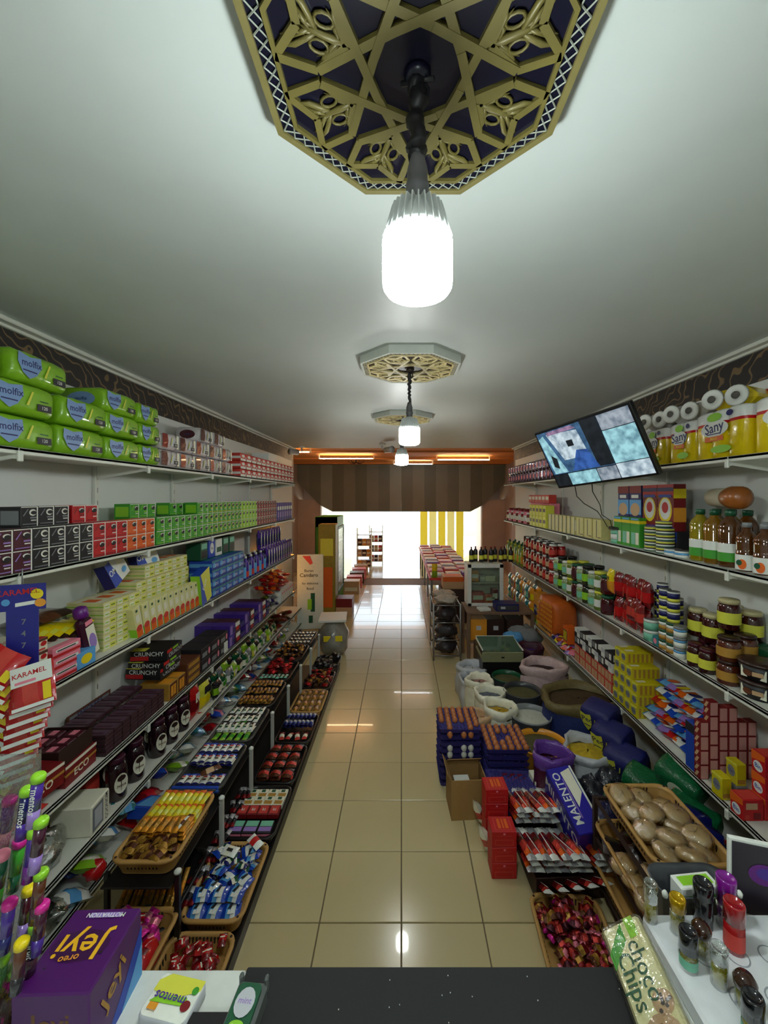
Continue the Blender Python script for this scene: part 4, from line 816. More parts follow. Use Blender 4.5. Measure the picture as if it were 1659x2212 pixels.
tray(bk_blk, XD, 3.42, ZD, 'black tray of navy and red bars, fifth on the lower step', None); rows(XD, 3.42, ZD+.05, nb, 'navy foil bar in the fifth lower tray', 'navy bars', 7, -.02, .2, 2, nl=2, jit=.1); rows(XD, 3.42, ZD+.05, bar('brick_bar', 'candy', .1, .04, .022, ['brick', 'ivory', 'dred'], 4), 'brick red and ivory bar in the fifth lower tray', 'brick red bars', 4, -.2, -.05, 1, jit=.3)
tray(bk_tan, XD, 3.87, ZD-.01, 'tan tray of copper and cream bars, sixth on the lower step', None); rows(XD, 3.87, ZD+.05, bar('cream_copper_bar', 'candy', .09, .045, .028, ['gold', 'skin', 'brown'], 20, None, 'f'), 'copper and cream bar in the sixth lower tray', 'copper and cream bars', 4, -.2, .2, 4, jit=.2)
tray(bk_blk, XD, 4.32, ZD, 'black tray of dark ruby candy, seventh on the lower step', None); jumble(XD, 4.32, ZD+.05, [rb, br_], ['ruby candy in the seventh lower tray', 'bronze candy in the seventh lower tray'], 'dark ruby and bronze candies', 36, .24, .36, .04)
tray(bk_blk, XD, 4.77, ZD, 'black tray of black wrapped sweets, last on the lower step', None); jumble(XD, 4.77, ZD+.04, bar('black_candy', 'candy', .07, .05, .03, ['black', 'grey', 'black'], 2, None, 'f'), 'black wrapped sweet in the last lower tray', 'black sweets', 30, .24, .36, .05)
# inside the rack under the first basket, and beside the counter
wr2 = bar('wafer_roll', 'wafer', .16, .022, .02, ['gold', 'amber', 'gold'], 5, None, 'f')
for i in range(11): put(wr2, 'golden wafer roll under the nearest upper basket', (-1.30+.026*i, 1.93+.006*(i % 3), .22+.01*(i % 2)), (0, -.3, math.pi/2+.15), 'golden wafer rolls')
put(bk_blk, 'black tray of wafer rolls under the nearest upper basket', (-1.17, 1.98, .13), 0, 'baskets and trays of sweets')
put(bk_tan, 'tan basket of pink sweets behind the purple box', (-1.12, 1.60, .18), 0, 'baskets and trays of sweets')
jumble(-1.12, 1.60, .235, [bar('magenta_candy', 'candy', .06, .045, .03, ['magenta', 'pink', 'magenta'], 2, None, 'f'), rd], ['magenta candy behind the purple box', 'red candy behind the purple box'], 'magenta and red candies', 34, .22, .34, .04)
sk = bar('striped_stick', 'candy', .1, .03, .02, ['dred', 'ink', 'silver'], 2, None, 'f')
rows(-1.02, 2.1, .15, sk, 'dark striped stick under the upper baskets by the post', 'dark striped sticks', 3, -.2, .6, 7, dx=.08, jit=.4)
put(blob('red_bag', .05, .09, .05, C('red', 'g'), .15, 6), 'crumpled red bag between the two nearest tan baskets', (-1.03, 1.62, .19), 0)
st = MB().box((0, 0, .1), (.07, .08, .2), K, .01); 
# ---------- hanging card and candy strips ----------
hc = empty('hanging_card', at(48, 1262, 1.56), 'blue hanging card lettered vertically, hung from the carton shelf', 'card')
m = MB(); m.M = Matrix.Rotation(math.radians(24), 4, 'Z') @ RX90
cw = mat('royal_blue_card', (30, 34, 128), .4)
m.prism([(-.068, -.10), (.072, -.10), (.072, .0), (-.068, .0)], -.002, .002, cw); m.prism([(-.047, -.335), (.05, -.335), (.05, -.10), (-.047, -.10)], -.002, .002, cw); m.obj('card', hc)
m = MB(); m.M = Matrix.Rotation(math.radians(24), 4, 'Z') @ T(0, -.0028, 0)
m.text('KARAMEL', .030, C('red'), T(-.012, 0, -.03) @ RX90 @ Matrix.Rotation(.05, 4, 'Z'))
for k, ch in enumerate('7475'): m.text(ch, .03, C('grey'), T(.005, 0, -.145-.045*k) @ RX90)
m.prism([], 0, 0, W) if False else m.add([(-.02, 0, -.085), (.04, 0, -.078), (.04, 0, -.064), (-.02, 0, -.071)], [(0, 1, 2, 3)], W)
m.add([(-.048+.013*math.cos(t*math.pi/6), 0, -.066+.013*math.sin(t*math.pi/6)) for t in range(12)], [tuple(range(12))], C('sky'))
m.add([(.045+.02*math.cos(t*math.pi/6), 0, -.04+.02*math.sin(t*math.pi/6)) for t in range(12)], [tuple(range(12))], C('yellow')); m.add([(.055+.018*math.cos(t*math.pi/6), 0, -.075+.016*math.sin(t*math.pi/6)) for t in range(12)], [tuple(range(12))], C('amber')); m.obj('lettering', hc)
MB().tube([(0, 0, .06), (0, 0, 0)], .0025, M_steel).obj('hook', hc)
hb = packet('hanging_sweet_bag', .125, .125, .03, [C('red', 'g'), C('brick', 'g'), C('red', 'g')], seed=21, spec=[('r', .0, .02, 1, .13, W), ('r', .72, .2, .94, .5, C('yellow')), ('r', .1, .3, .6, .45, C('brick'))])
hb0 = packet('hanging_sweet_bag', .125, .15, .03, [C('red', 'g'), C('brick', 'g'), C('red', 'g')], seed=22, spec=[('r', .0, .55, 1, 1, W), ('t', 'KARAMEL', .45, .8, .024, C('red')), ('r', .1, .6, .6, .66, C('pink')), ('r', .75, .1, .95, .5, C('yellow')), ('r', .0, .0, 1, .08, W)])
for k in range(9): put(hb if k else hb0, 'red sweet bag with white edge on the hanging strip, %s from the top' % ORD[k], at(80-6*k, 1480+22*k, 1.50+.014*k), (math.radians(66), math.radians(-14), math.radians(20)), 'red sweet bags on hanging strips')
for k in range(9): put(hb, 'red sweet bag on the strip at the picture edge, %s from the top' % ORD[k], at(6, 1440+30*k, 1.50+.014*k), (math.radians(66), math.radians(30), math.radians(10)), 'red sweet bags on hanging strips')
# ================= RIGHT SHELVES =================
def roll(nm='toilet_roll'):
    m = MB(); n = 20; m.lathe([(.022, .1), (.022, 0), (.055, 0), (.057, .004), (.057, .096), (.055, .1), (.022, .1)], n, mat('tissue_paper', (222, 220, 212), .9, bump=.2), axis='y')
    m.f = m.f[:-2]; m.mi = m.mi[:-2]; m.sm = m.sm[:-2]
    return P_(nm, 'toilet roll', .114, .1, .114, [(None, m.mesh(nm), [])])
def towel(nm, nroll, r, h, seed, txt='Sany'):
    """pack of kitchen rolls standing side by side in printed film: white top, red stripe, yellow body"""
    w = nroll*2*r; m = MB()
    def outline(z, k=1.):
        pts = []
        for s in (-1, 1):
            rng = range(nroll*8+1)
            for i in (rng if s < 0 else reversed(rng)):
                x = -w/2+w*i/(nroll*8); ph = (i % 8)/8; c = 1-(2*ph-1)**2 if i % 8 else 0
                pts.append((x*k, s*(r*(.82+.18*c**.5))*k*(1.9), z))
        return pts
    M1, M2, M3 = mat('towel_yellow_film', (226, 196, 16), .22, noise=.06, bump=.2, coat=.4), C('red', 'g'), mat('towel_white_film', (232, 230, 224), .25, noise=.04, bump=.2, coat=.3)
    m.loft([outline(0, .94), outline(h*.03), outline(h*.70)], M1); m.loft([outline(h*.70), outline(h*.76)], M2); m.loft([outline(h*.76), outline(h*.95), outline(h, .9)], M3, True, (False, True))
    q = MB(); y = -r*1.9-.004
    fw = w*.95
    sp = [('e', .45, .62, .30, .17, W), ('e', .45, .86, .16, .09, C('lime')), ('e', .78, .88, .07, .06, C('navy')), ('t', txt, .45, .64, h*.30, C('navy'), .10), ('r', .25, .36, .65, .46, C('orange')), ('t', 'MAXI', .45, .41, h*.08, C('yellow')), ('e', .6, .18, .22, .08, C('lime')), ('r', .3, .5, .6, .52, C('navy'))]
    front(q, fw, h, y, sp)
    q2 = MB(); on_face(q2, 'near', w+.01, r*3.8, h, [('r', .3, .3, .36, .6, C('ink')), ('r', .45, .3, .51, .6, C('ink')), ('r', .6, .35, .66, .55, C('ink'))])
    return P_(nm, 'paper towel pack', w, r*3.8, h, [('wrapper', m.mesh('wrapper'), []), ('printed_front', q.mesh('printed_front'), []), ('printed_end', q2.mesh('printed_end'), [])])
tw = towel('paper_towel_pack', 3, .058, .25, 1); tw2 = towel('paper_towel_pack', 2, .055, .24, 2)
XT = XFR+.13
put(tw, 'largest yellow paper towel pack with blue lettering, nearest the counter', (XT, 2.11, 2.28), -math.pi/2-.05)
put(tw, 'yellow paper towel pack cut by the picture edge', (XT, 1.73, 2.28), -math.pi/2)
put(tw2, 'middle yellow paper towel pack with lettering, beside the television', (XT+.02, 2.43, 2.28), -math.pi/2+.04)
put(tw2, 'yellow paper towel pack half hidden by the television edge', (XT+.02, 2.69, 2.28), -math.pi/2)
rl = roll()
def rollpack(nm, body, nx, label, loc, rz):
    r = MB(); 
    for i in range(nx):
        for j in range(1):
            r.lathe([(.020, -.155), (.020, -.16), (.048, -.16), (.055, -.15)], 18, mat('tissue_paper', (222, 220, 212), .9, bump=.2), (-(nx-1)*.055+.11*i, 0, .056), axis='y'); r.lathe([(.019, -.162), (.019, -.1605)], 14, mat('roll_core', (96, 92, 84), .9), (-(nx-1)*.055+.11*i, 0, .056), axis='y')
    m = MB(); m.box((0, .02, .056), (nx*.11, .28, .108), body, .045)
    s = MB(); s.box((0, .10, .056), (nx*.11+.004, .03, .111), C('red', 'g'), .046)
    put(P_(nm, 'toilet roll pack', nx*.11, .32, .112, [('wrapper', m.mesh('wrapper'), []), ('roll_ends', r.mesh('roll_ends'), []), ('stripe', s.mesh('stripe'), [])]), label, loc, rz)
M_tf = mat('towel_yellow_film', (226, 196, 16), .22)
rollpack('toilet_roll_pack', M_tf, 2, 'yellow toilet roll pack with round white ends lying on the largest towel pack', (1.80, 2.16, 2.535), -1.15)
rollpack('toilet_roll_pack', mat('clear_grey_film', (188, 184, 176), .15, bump=.5), 2, 'clear wrapped pack of white toilet rolls above the middle towel packs', (1.80, 2.48, 2.525), -1.2)
rollpack('toilet_roll_pack', mat('clear_grey_film', (188, 184, 176), .15, bump=.5), 2, 'clear wrapped toilet rolls nearest the television edge', (1.80, 2.74, 2.525), -1.25)
ppk = carton('violet_roll_pack', .12, .2, .12, C('plum', 'g'), [('r', .05, .05, .2, .95, C('lav')), ('e', .6, .5, .25, .25, C('pink'))], [('r', .3, .2, .6, .8, C('violet'))], cat='roll pack', ch=.02)
run('R', 2.28, 2.85, 27, .125, ppk, 'violet wrapped roll pack', 2, lh=.122, where='top shelf behind the television', group='violet roll packs')
# oil shelf z 1.72
oilM = mat('amber_oil', (150, 104, 14), .08, noise=.1, trans=.35, coat=.5); oilD = mat('dark_amber_oil', (96, 52, 12), .08, noise=.1, trans=.3, coat=.5); ylM = mat('yellow_oil', (170, 150, 16), .08, noise=.1, trans=.35, coat=.5)
LB = mat('oil_label', (120, 170, 50), .4)
def oil(body, h=.29, r=.052, lab='green'):
    p = bottle('oil_bottle', r, h, body, C('dgreen', 'l'), C(lab), 'oil bottle', 16, .36, .70, 5, (.10, .42))
    q = MB().lathe([(r*1.025, h*.26), (r*1.025, h*.42)], 16, W); q.f = q.f[:-2]; q.mi = q.mi[:-2]; q.sm = q.sm[:-2]; p.parts.append(('upper_label', q.mesh('upper_label'), [])); return p
o1, o2, o3 = oil(ylM), oil(oilM), oil(oilD)
for i, (y, p, l) in enumerate(((2.31, o1, 'yellow oil bottle with green and white label beside the tins'), (2.205, o2, 'amber oil bottle with green and white label, second in the row'), (2.10, o3, 'dark amber oil bottle with green and white label, third in the row'))):
    put(p, l, (XFR+.075, y, 1.72), -1.2, 'oil bottles')
    put([o2, o1, o3][i], 'oil bottle standing behind the front row, %s from the tins' % ORD[i], (XFR+.20, y+.04, 1.72), -1.2, 'oil bottles')
vin = bottle('ribbed_bottle', .045, .235, oilD, C('grey', 'l'), W, 'bottle', 16, .36, .66, 7, (.03, .34))
q = MB(); front(q, .06, .07, -.0475, [('e', .5, .5, .3, .35, C('orange')), ('e', .3, .6, .2, .2, C('dgreen'))]); q.M = T(0, 0, .01); vin.parts.append(('fruit_print', q.mesh('fruit_print'), []))
for i in range(4): put(vin, 'ribbed dark bottle with white fruit label, %s from the picture edge' % ORD[3-i], (XFR+.06, 1.98-.10*i, 1.72), -1.1, 'ribbed dark bottles')
for i in range(3): put(vin, 'ribbed dark bottle in the back row, %s from the picture edge' % ORD[2-i], (XFR+.18, 2.01-.10*i, 1.72), -1.1, 'ribbed dark bottles')
put(P_('round_jug', 'jug', .1, .1, .3, [('body', MB().lathe([(.001, 0), (.03, .0), (.058, .03), (.06, .10), (.045, .16), (.02, .19)], 18, mat('olive_orange_jug', (150, 84, 30), .3, noise=.3, nscale=12), axis='y').mesh('body'), []), ('tail', MB().lathe([(.05, .15), (.05, .30), (.045, .31)], 16, mat('beige_wrap', (176, 164, 140), .5), axis='y').mesh('tail'), [])]), 'brown and olive rounded jug lying across the oil bottle tops', (1.70, 2.02, 2.075), (0, 0, -.25))
db1 = carton('detergent_box', .16, .08, .30, C('dred'), [('r', 0, .75, 1, 1, C('red')), ('e', .5, .45, .42, .28, C('yellow')), ('e', .5, .47, .34, .23, W), ('e', .5, .5, .2, .12, C('red')), ('r', 0, .85, 1, .93, C('navy')), ('r', .0, .0, 1, .1, C('violet')), ('r', .1, .72, .9, .78, C('blue'))], [('r', 0, .2, 1, .5, C('amber')), ('r', 0, .7, 1, .9, C('yellow'))], cat='detergent box')
db2 = carton('detergent_box', .15, .08, .30, C('navy'), [('r', 0, .82, 1, 1, C('dred')), ('r', 0, .3, 1, .66, C('sky')), ('e', .5, .42, .4, .16, C('skin')), ('r', 0, .04, 1, .22, C('orange')), ('r', .2, .7, .8, .78, W)], cat='detergent box')
for i in range(2): put(db1, 'tall red, blue and yellow box with round emblem, %s from the oil' % ORD[i], (XFR+.13, 2.64+.165*i, 1.86), -math.pi/2, 'tall detergent boxes')
for i in range(2): put(db2, 'tall navy and sky blue box, %s from the emblem boxes' % ORD[i], (XFR+.13, 2.98+.16*i, 1.86), -math.pi/2, 'tall detergent boxes')
for i in range(4): put(carton('base_box', .16, .1, .14, C('ink'), [('r', 0, .5, 1, 1, C('blue')), ('r', .1, .1, .9, .4, C('grey'))], cat='box'), 'dark box under the tall detergent boxes, %s from the oil' % ORD[i], (XFR+.16, 2.64+.165*i, 1.72), -math.pi/2, 'boxes under the detergent')
tin = can('flat_tin', .052, .04, [(C('dgreen'), .15), (W, .25), (C('dbrown'), .2), (C('lemon'), .25), (C('grey'), .1)], 'flat tin')
for i in range(2):
    for k in range(4): put(tin, 'striped flat fish tin, %s stack from the oil, %s' % (ORD[i], layer(k, 4)), (XFR+.065, 2.60+.125*i, 1.72+.041*k), random.random()*6, 'striped flat tins')
put(tin, 'striped flat tin on top of both tin stacks', (XFR+.075, 2.62, 1.72+.165), 1)
wt = can('white_tin', .045, .04, [(W, .4), (C('sky'), .3), (W, .25)], 'flat tin')
for i in range(2): put(wt, 'white and pale blue flat tin at the shelf front, %s from the oil' % ORD[i], (XFR+.055, 2.42+.095*i, 1.72), i, 'pale flat tins')
gbt = carton('green_box', .11, .07, .21, C('green'), [('r', 0, .8, 1, .9, C('yellow')), ('r', .1, .1, .55, .5, C('mint')), ('r', .6, .1, .95, .5, C('ivory')), ('r', .1, .92, .9, .98, C('sky'))], [('r', 0, .8, 1, .9, C('yellow'))], cat='box')
run('R', 1.72, 2.84, 3, .115, gbt, 'bright green box with yellow band', 1, inset=.04, group='bright green boxes')
rt = MB().box((0, 0, .012), (.13, .1, .022), K, .004); leg_ = MB().box((0, 0, .0), (.11, .085, .001), M_blackm)
wj = can('mint_pail', .06, .10, [(C('mint', 'l'), .3), (W, .4), (C('mint', 'l'), .25)], 'pail', 16, C('white', 'l'))
put(wj, 'pale mint pail under the black router', (XFR+.08, 3.18, 1.72), 0); put(P_('router', 'router', .13, .1, .03, [('case', rt.mesh('case'), []), ('antenna', MB().tube([(.05, .045, .01), (.055, .05, .09)], .003, K).mesh('antenna'), [])]), 'flat black router lying on the mint pail', (XFR+.08, 3.18, 1.822), -1.5)
cy = mat('cream_yellow_card', (206, 196, 128), .5)
mk = carton('milk_carton', .075, .07, .17, cy, [('r', .88, 0, 1, 1, W), ('r', .0, 0, .12, 1, C('ink'))], [('r', .1, .2, .9, .8, C('ivory'))], cat='carton')
run('R', 1.72, 3.32, 3, .165, carton('cream_tin_box', .14, .1, .17, cy, [('r', .42, .1, .5, .95, C('ink')), ('r', .6, .1, 1, .14, C('brown'))], cat='box'), 'broad cream box', 1, where='oil shelf', group='broad cream boxes')
run('R', 1.72, 3.84, 7, .10, mk, 'upright cream carton with white edge', 1, where='oil shelf', group='upright cream cartons')
run('R', 1.72, 4.60, 5, .12, carton('olive_tin', .1, .1, .13, C('lemon'), [('r', .1, .4, .9, .7, C('brown'))], cat='tin'), 'lemon and brown tin', 2, where='oil shelf', group='lemon and brown tins')
run('R', 1.72, 4.7, 6, .13, carton('pasta_box', .12, .09, .14, C('pink'), [('r', .1, .4, .9, .8, C('brown')), ('r', .1, .1, .9, .3, C('ivory'))], cat='box'), 'pink and brown pasta box', 2, offs=.262 if False else .0, inset=.12, back_layers=None, where='behind the lemon tins', group='pink and brown pasta boxes')
run('R', 1.72, 4.75, 6, .125, carton('pasta_box', .12, .09, .10, C('brick'), [('r', .1, .4, .9, .8, C('ivory'))], cat='box'), 'salmon and ivory box', 1, offs=.282, inset=.1, where='on top of the pink boxes', group='salmon boxes on top')
run('R', 1.72, 5.25, 9, .125, [jar('red_jar', .045, .15, C('dred', 'l'), W, C('ivory')), jar('rose_jar', .045, .19, C('pink', 'l'), C('dred', 'l'), W)], ['dark red jar with white lid', 'pink jar with red lid'], 1, rows=2, where='oil shelf end', group='jars at the far end of the oil shelf')
# tin shelf z 1.124
Zt = 1.124
tub = lambda nm, r, h, body, lid, lab: can(nm, r, h, [(body, .12), (lab, .5), (body, .2), (lid, .13)], 'tub', 18, lid)
hal = MB().lathe([(.072, 0), (.085, .07)], 18, K); hal2 = MB().lathe([(.088, .07), (.09, .082), (.06, .086), (0, .084)], 18, C('dbrown', 'l')); hal3 = MB(); front(hal3, .1, .05, -.082, [('r', 0, 0, 1, 1, C('ivory')), ('e', .3, .5, .2, .3, C('brown')), ('r', .5, .3, .9, .7, C('skin'))]); 
for v in range(len(hal3.v)): hal3.v[v] = (hal3.v[v][0], hal3.v[v][1]+.9*hal3.v[v][0]**2*6, hal3.v[v][2]+.012)
hp = P_('halva_tub', 'tub', .18, .18, .086, [('body', hal.mesh('body'), []), ('lid', hal2.mesh('lid'), []), ('label', hal3.mesh('label'), [])])
for i, y in enumerate((1.76, 1.95)):
    for k in range(2 if i == 0 else 2): put(hp, 'black tub with cream label, %s from the counter, %s' % (ORD[i], layer(k, 2)), (XFR+.10, y, Zt+.087*k), -1.1, 'black cream-labelled tubs')
put(hp, 'black tub with dark lid standing behind the others', (XFR+.24, 1.92, Zt+.087), -1, 'black cream-labelled tubs'); put(hp, 'black tub at the bottom behind the others', (XFR+.24, 1.92, Zt), -1, 'black cream-labelled tubs')
bj = jar('brown_jar', .052, .12, mat('caramel_glass', (84, 34, 18), .12, noise=.3, nscale=20, coat=.4), C('dbrown', 'l'), C('gold'))
for i, (y, x) in enumerate(((2.09, .06), (2.12, .17))):
    for k in range(2): put(bj, 'caramel brown jar, %s row, %s' % ('front' if i == 0 else 'second', layer(k, 2)), (XFR+x, y, Zt+.121*k), -1.1, 'caramel brown jars')
hj = jar('honey_jar', .043, .13, mat('molasses_glass', (52, 14, 12), .1, coat=.5), C('maroon', 'l'), C('lemon')); hj2 = jar('jam_jar', .052, .16, mat('dark_jam_glass', (56, 12, 14), .1, coat=.5), mat('beige_lid', (196, 186, 140), .4), C('lemon'))
for i in range(2): put(hj, 'small dark red jar with yellow label at the shelf front, %s from the tubs' % ORD[i], (XFR+.05, 2.22+.09*i, Zt), -1.1, 'small dark jars')
for i in range(3): put(hj2, 'dark jam jar with beige lid raised behind the small jars, %s from the tubs' % ORD[i], (XFR+.15, 2.20+.115*i, Zt+.245 if i < 1 else Zt+.132), -1.1, 'dark jam jars with beige lids')
for i in range(2): put(hj, 'small dark jar under the beige lidded jars, %s' % ORD[i], (XFR+.15, 2.27+.09*i, Zt), -1.1, 'small dark jars')
for i in range(2): put(hj2, 'dark jam jar with beige lid against the wall, %s from the tubs' % ORD[i], (XFR+.27, 2.20+.12*i, Zt+.18), -1.1, 'dark jam jars with beige lids')
for i in range(3): put(carton('carton_base', .12, .1, .18, C('dgreen'), [('r', .1, .2, .9, .7, C('lemon'))], cat='box'), 'dark green box under the wall-side jam jars, %s' % ORD[i], (XFR+.26, 2.05+.13*i, Zt), -math.pi/2, 'dark green boxes')
fc = can('food_can', .034, .062, [(C('lemon'), .3), (C('navy'), .5), (W, .15)], 'food can', 14); gc = can('food_can', .034, .062, [(C('gold'), .4), (W, .3), (C('dgreen'), .25)], 'food can', 14); wc = can('food_can', .034, .062, [(W, .5), (C('sky'), .2), (C('grey'), .25)], 'food can', 14)
for i in range(2):
    for k in range(6): put([gc, fc][k > 2], '%s can, %s column beside the jam jars, %s' % (['gold and green', 'navy and lemon'][k > 2], ORD[i], layer(k, 6)), (XFR+.045+.0*i, 2.50+.072*i+.0, Zt+.063*k if i else Zt+.063*k) if not (i == 0 and k > 2) else (XFR+.05, 2.50, Zt+.063*k), -1, 'stacked food cans')
for k in range(3): put(wc, 'white and grey can at the shelf front, %s' % layer(k, 3), (XFR+.04, 2.425, Zt+.063*k), -1, 'stacked food cans')
for j in range(4):
    for k in range(6):
        if k == 5 and j != 2: continue
        put(fc, 'navy and lemon can of the back pyramid, %s column, %s' % (ORD[j], layer(k, 6)), (XFR+.13+.03*(j % 2), 2.585+.072*j, Zt+.063*k), -1.1, 'stacked food cans')
mt = can('mint_tin', .05, .07, [(C('mint'), .7), (W, .25)], 'tin', 16)
for k in range(2): put(mt, 'pale mint tin at the shelf front before the red packs, %s' % layer(k, 2), (XFR+.06, 2.73, Zt+.071*k), 0, 'pale mint tins')
put(carton('small_tin', .05, .05, .06, C('teal'), [('e', .5, .5, .3, .3, C('pink'))], cat='box'), 'small teal and pink box beside the mint tins', (XFR+.035, 2.62, Zt), -1.5)
pr = pouch('red_tube_pack', .075, .07, .185, [C('dred', 'g'), C('red', 'g'), C('dred', 'g')], [('r', .2, .1, .35, .5, C('brick'))])
for i in range(5):
    for k in range(2): put(pr, 'glossy dark red pouch, %s from the cans, %s' % (ORD[i], layer(k, 2)), (XFR+.06+.02*(i % 2), 2.78+.088*i, Zt+.19*k), -math.pi/2+.05*i, 'glossy dark red pouches')
put(pouch('yellow_pouch', .08, .06, .19, [C('amber', 'g'), C('yellow', 'g')], [('e', .5, .6, .2, .1, C('ink'))]), 'yellow pouch on the red pouches beside the pickle jars', (XFR+.06, 3.25, Zt+.19), -math.pi/2)
for i in range(3): put(pouch('red_pouch', .09, .06, .16, [C('dred', 'g'), C('brick', 'g'), C('dred', 'g')]), 'rusty red pouch leaning on the shelf front, %s' % ORD[i], (XFR+.02, 2.79+.05*i, Zt+.08 if i else Zt+.06), -math.pi/2+.1*i, 'rusty red pouches')
js = [jar('pickle_jar', .055, .16, mat('pickle_glass', (96, 116, 40), .1, noise=.3, nscale=30, coat=.4), C('lemon', 'l'), W), jar('olive_jar', .05, .17, mat('olive_glass', (40, 50, 24), .1, noise=.2, coat=.4), K, C('lime')), jar('cherry_jar', .055, .15, mat('cherry_glass', (70, 12, 16), .1, noise=.2, coat=.4), C('dgreen', 'l'), C('maroon')), jar('pale_jar', .05, .14, mat('pale_green_glass', (140, 160, 110), .1, noise=.3, nscale=30, coat=.4), W, C('mint'))]
jn = ['pickle jar with yellow lid', 'dark olive jar with black lid', 'cherry jar with green lid', 'pale green jar']
run('R', Zt, 3.27, 10, .115, [js[2], js[0], js[3], js[1], js[3]], [jn[2], jn[0], jn[3], jn[1], jn[3]+' in the inner file'], 2, rows=2, lh=.165, where='tin shelf', group='pickle and olive jars')
rj = [jar('paste_jar', .045, .14, mat('tomato_glass', (140, 22, 18), .15, noise=.1, coat=.3), W, C('brick')), jar('paste_jar', .045, .14, mat('dark_paste_glass', (80, 26, 18), .15, noise=.1, coat=.3), C('ink', 'l'), C('skin'))]
run('R', Zt, 4.45, 10, .105, rj, ['bright red paste jar with white lid', 'brown red paste jar with dark lid'], 3, rows=2, lh=.145, where='tin shelf', group='paste jars')
yb_ = bottle('yellow_bottle', .04, .27, mat('yellow_green_bottle', (170, 170, 40), .12, noise=.1, trans=.2), C('lemon', 'l'), C('amber'), seg=10, lz=(.15, .5)); gb2 = bottle('green_bottle', .04, .30, mat('clear_green_bottle', (130, 160, 90), .1, noise=.1, trans=.3), C('dgreen', 'l'), C('lime'), seg=10, lz=(.15, .45))
run('R', Zt, 5.52, 9, .1, [yb_, gb2], ['yellow green bottle with amber label', 'clear green bottle with lime label'], 1, rows=2, where='tin shelf end', group='yellow and green bottles')
red = bottle('red_bottle', .035, .26, C('red', 'l'), C('red', 'l'), W, seg=14, lz=(.05, .3))
put(red, 'bright red capped bottle at the right picture edge on the tin shelf', (XFR+.03, 1.70, Zt+.02), 0)
# detergent shelf z .54
Zd = .54
yx = carton('yellow_soap_box', .075, .2, .078, mat('soap_yellow_card', (206, 190, 20), .45), [('e', .5, .5, .36, .34, C('grey')), ('t', 'Dalan', .5, .5, .018, C('navy')), ('q', [(0, .7), (1, .9), (1, 1), (0, 1)], C('lemon'))], [('r', .08, .1, .16, .9, C('gold')), ('r', .24, .1, .32, .9, C('gold')), ('r', .4, .1, .48, .9, C('gold')), ('r', .56, .1, .64, .9, C('gold')), ('r', .72, .1, .8, .9, C('gold')), ('r', .88, .1, .95, .9, C('gold'))], [('r', .1, .1, .5, .4, C('ivory'))], 'soap box')
for i in range(4):
    for k in range([3, 4, 5, 5][i]): put(yx, 'yellow soap box, %s column from the counter, %s' % (ORD[i], layer(k, [3, 4, 5, 5][i])), (XFR+.11+.004*k, 2.86+.08*i, Zd+.079*k), -math.pi/2, 'yellow soap boxes')
tb3 = [carton('salmon_tea_box', .11, .1, .075, C('brick'), [('r', .06, .1, .46, .9, C('skin')), ('r', .54, .1, .94, .9, C('skin'))], [('r', .06, .1, .94, .9, C('skin'))], cat='tea box'), carton('charcoal_tea_box', .11, .1, .075, C('ink'), [('r', .1, .3, .5, .9, C('grey')), ('r', .6, .3, .9, .9, W)], [('r', .1, .2, .9, .9, C('silver'))], cat='tea box'), carton('white_tea_box', .11, .1, .075, W, [('r', 0, 0, .5, .5, K), ('r', .5, .5, 1, 1, C('silver'))], cat='tea box')]
tn = ['salmon bordered tea box', 'charcoal tea box', 'white and black tea box']
for i in range(6):
    for k in range(4): put(tb3[[0, 0, 1, 2][k] if i % 2 else [0, 0, 2, 1][k]], '%s, %s column beyond the yellow soap, %s' % (tn[[0, 0, 1, 2][k] if i % 2 else [0, 0, 2, 1][k]], ORD[i], layer(k, 4)), (XFR+.075, 3.24+.115*i, Zd+.077*k), -math.pi/2+random.uniform(-.05, .05), 'tea boxes')
mp = [packet('mixed_packet', .15, .11, .05, [C(a, 'g'), C(b, 'g'), C(a, 'g')], seed=s) for a, b, s in (('pink', 'navy', 1), ('orange', 'white', 2), ('lav', 'red', 3), ('navy', 'yellow', 4))]
mn = ['pink and navy', 'orange and white', 'lilac and red', 'navy and yellow']
for i in range(34): put(mp[i % 4], mn[i % 4]+' packet heaped beyond the tea boxes, %s of its kind' % ORD[i//4], (XFR+.07+.1*(i % 3), 3.92+.016*i, Zd+.05*((i*5) % 5)), (random.uniform(-.4, .4), random.uniform(-.4, .2), random.uniform(0, 3)), 'packets beyond the tea boxes')
put(carton('yellow_bar_box', .12, .1, .16, C('orange'), [('r', .1, .15, .9, .8, C('ink')), ('r', .2, .2, .45, .75, C('yellow')), ('r', .55, .2, .8, .75, C('yellow'))], cat='box'), 'orange box with two yellow bars at the foot of the orange net', (XFR+.07, 4.08, Zd+.08), -math.pi/2)
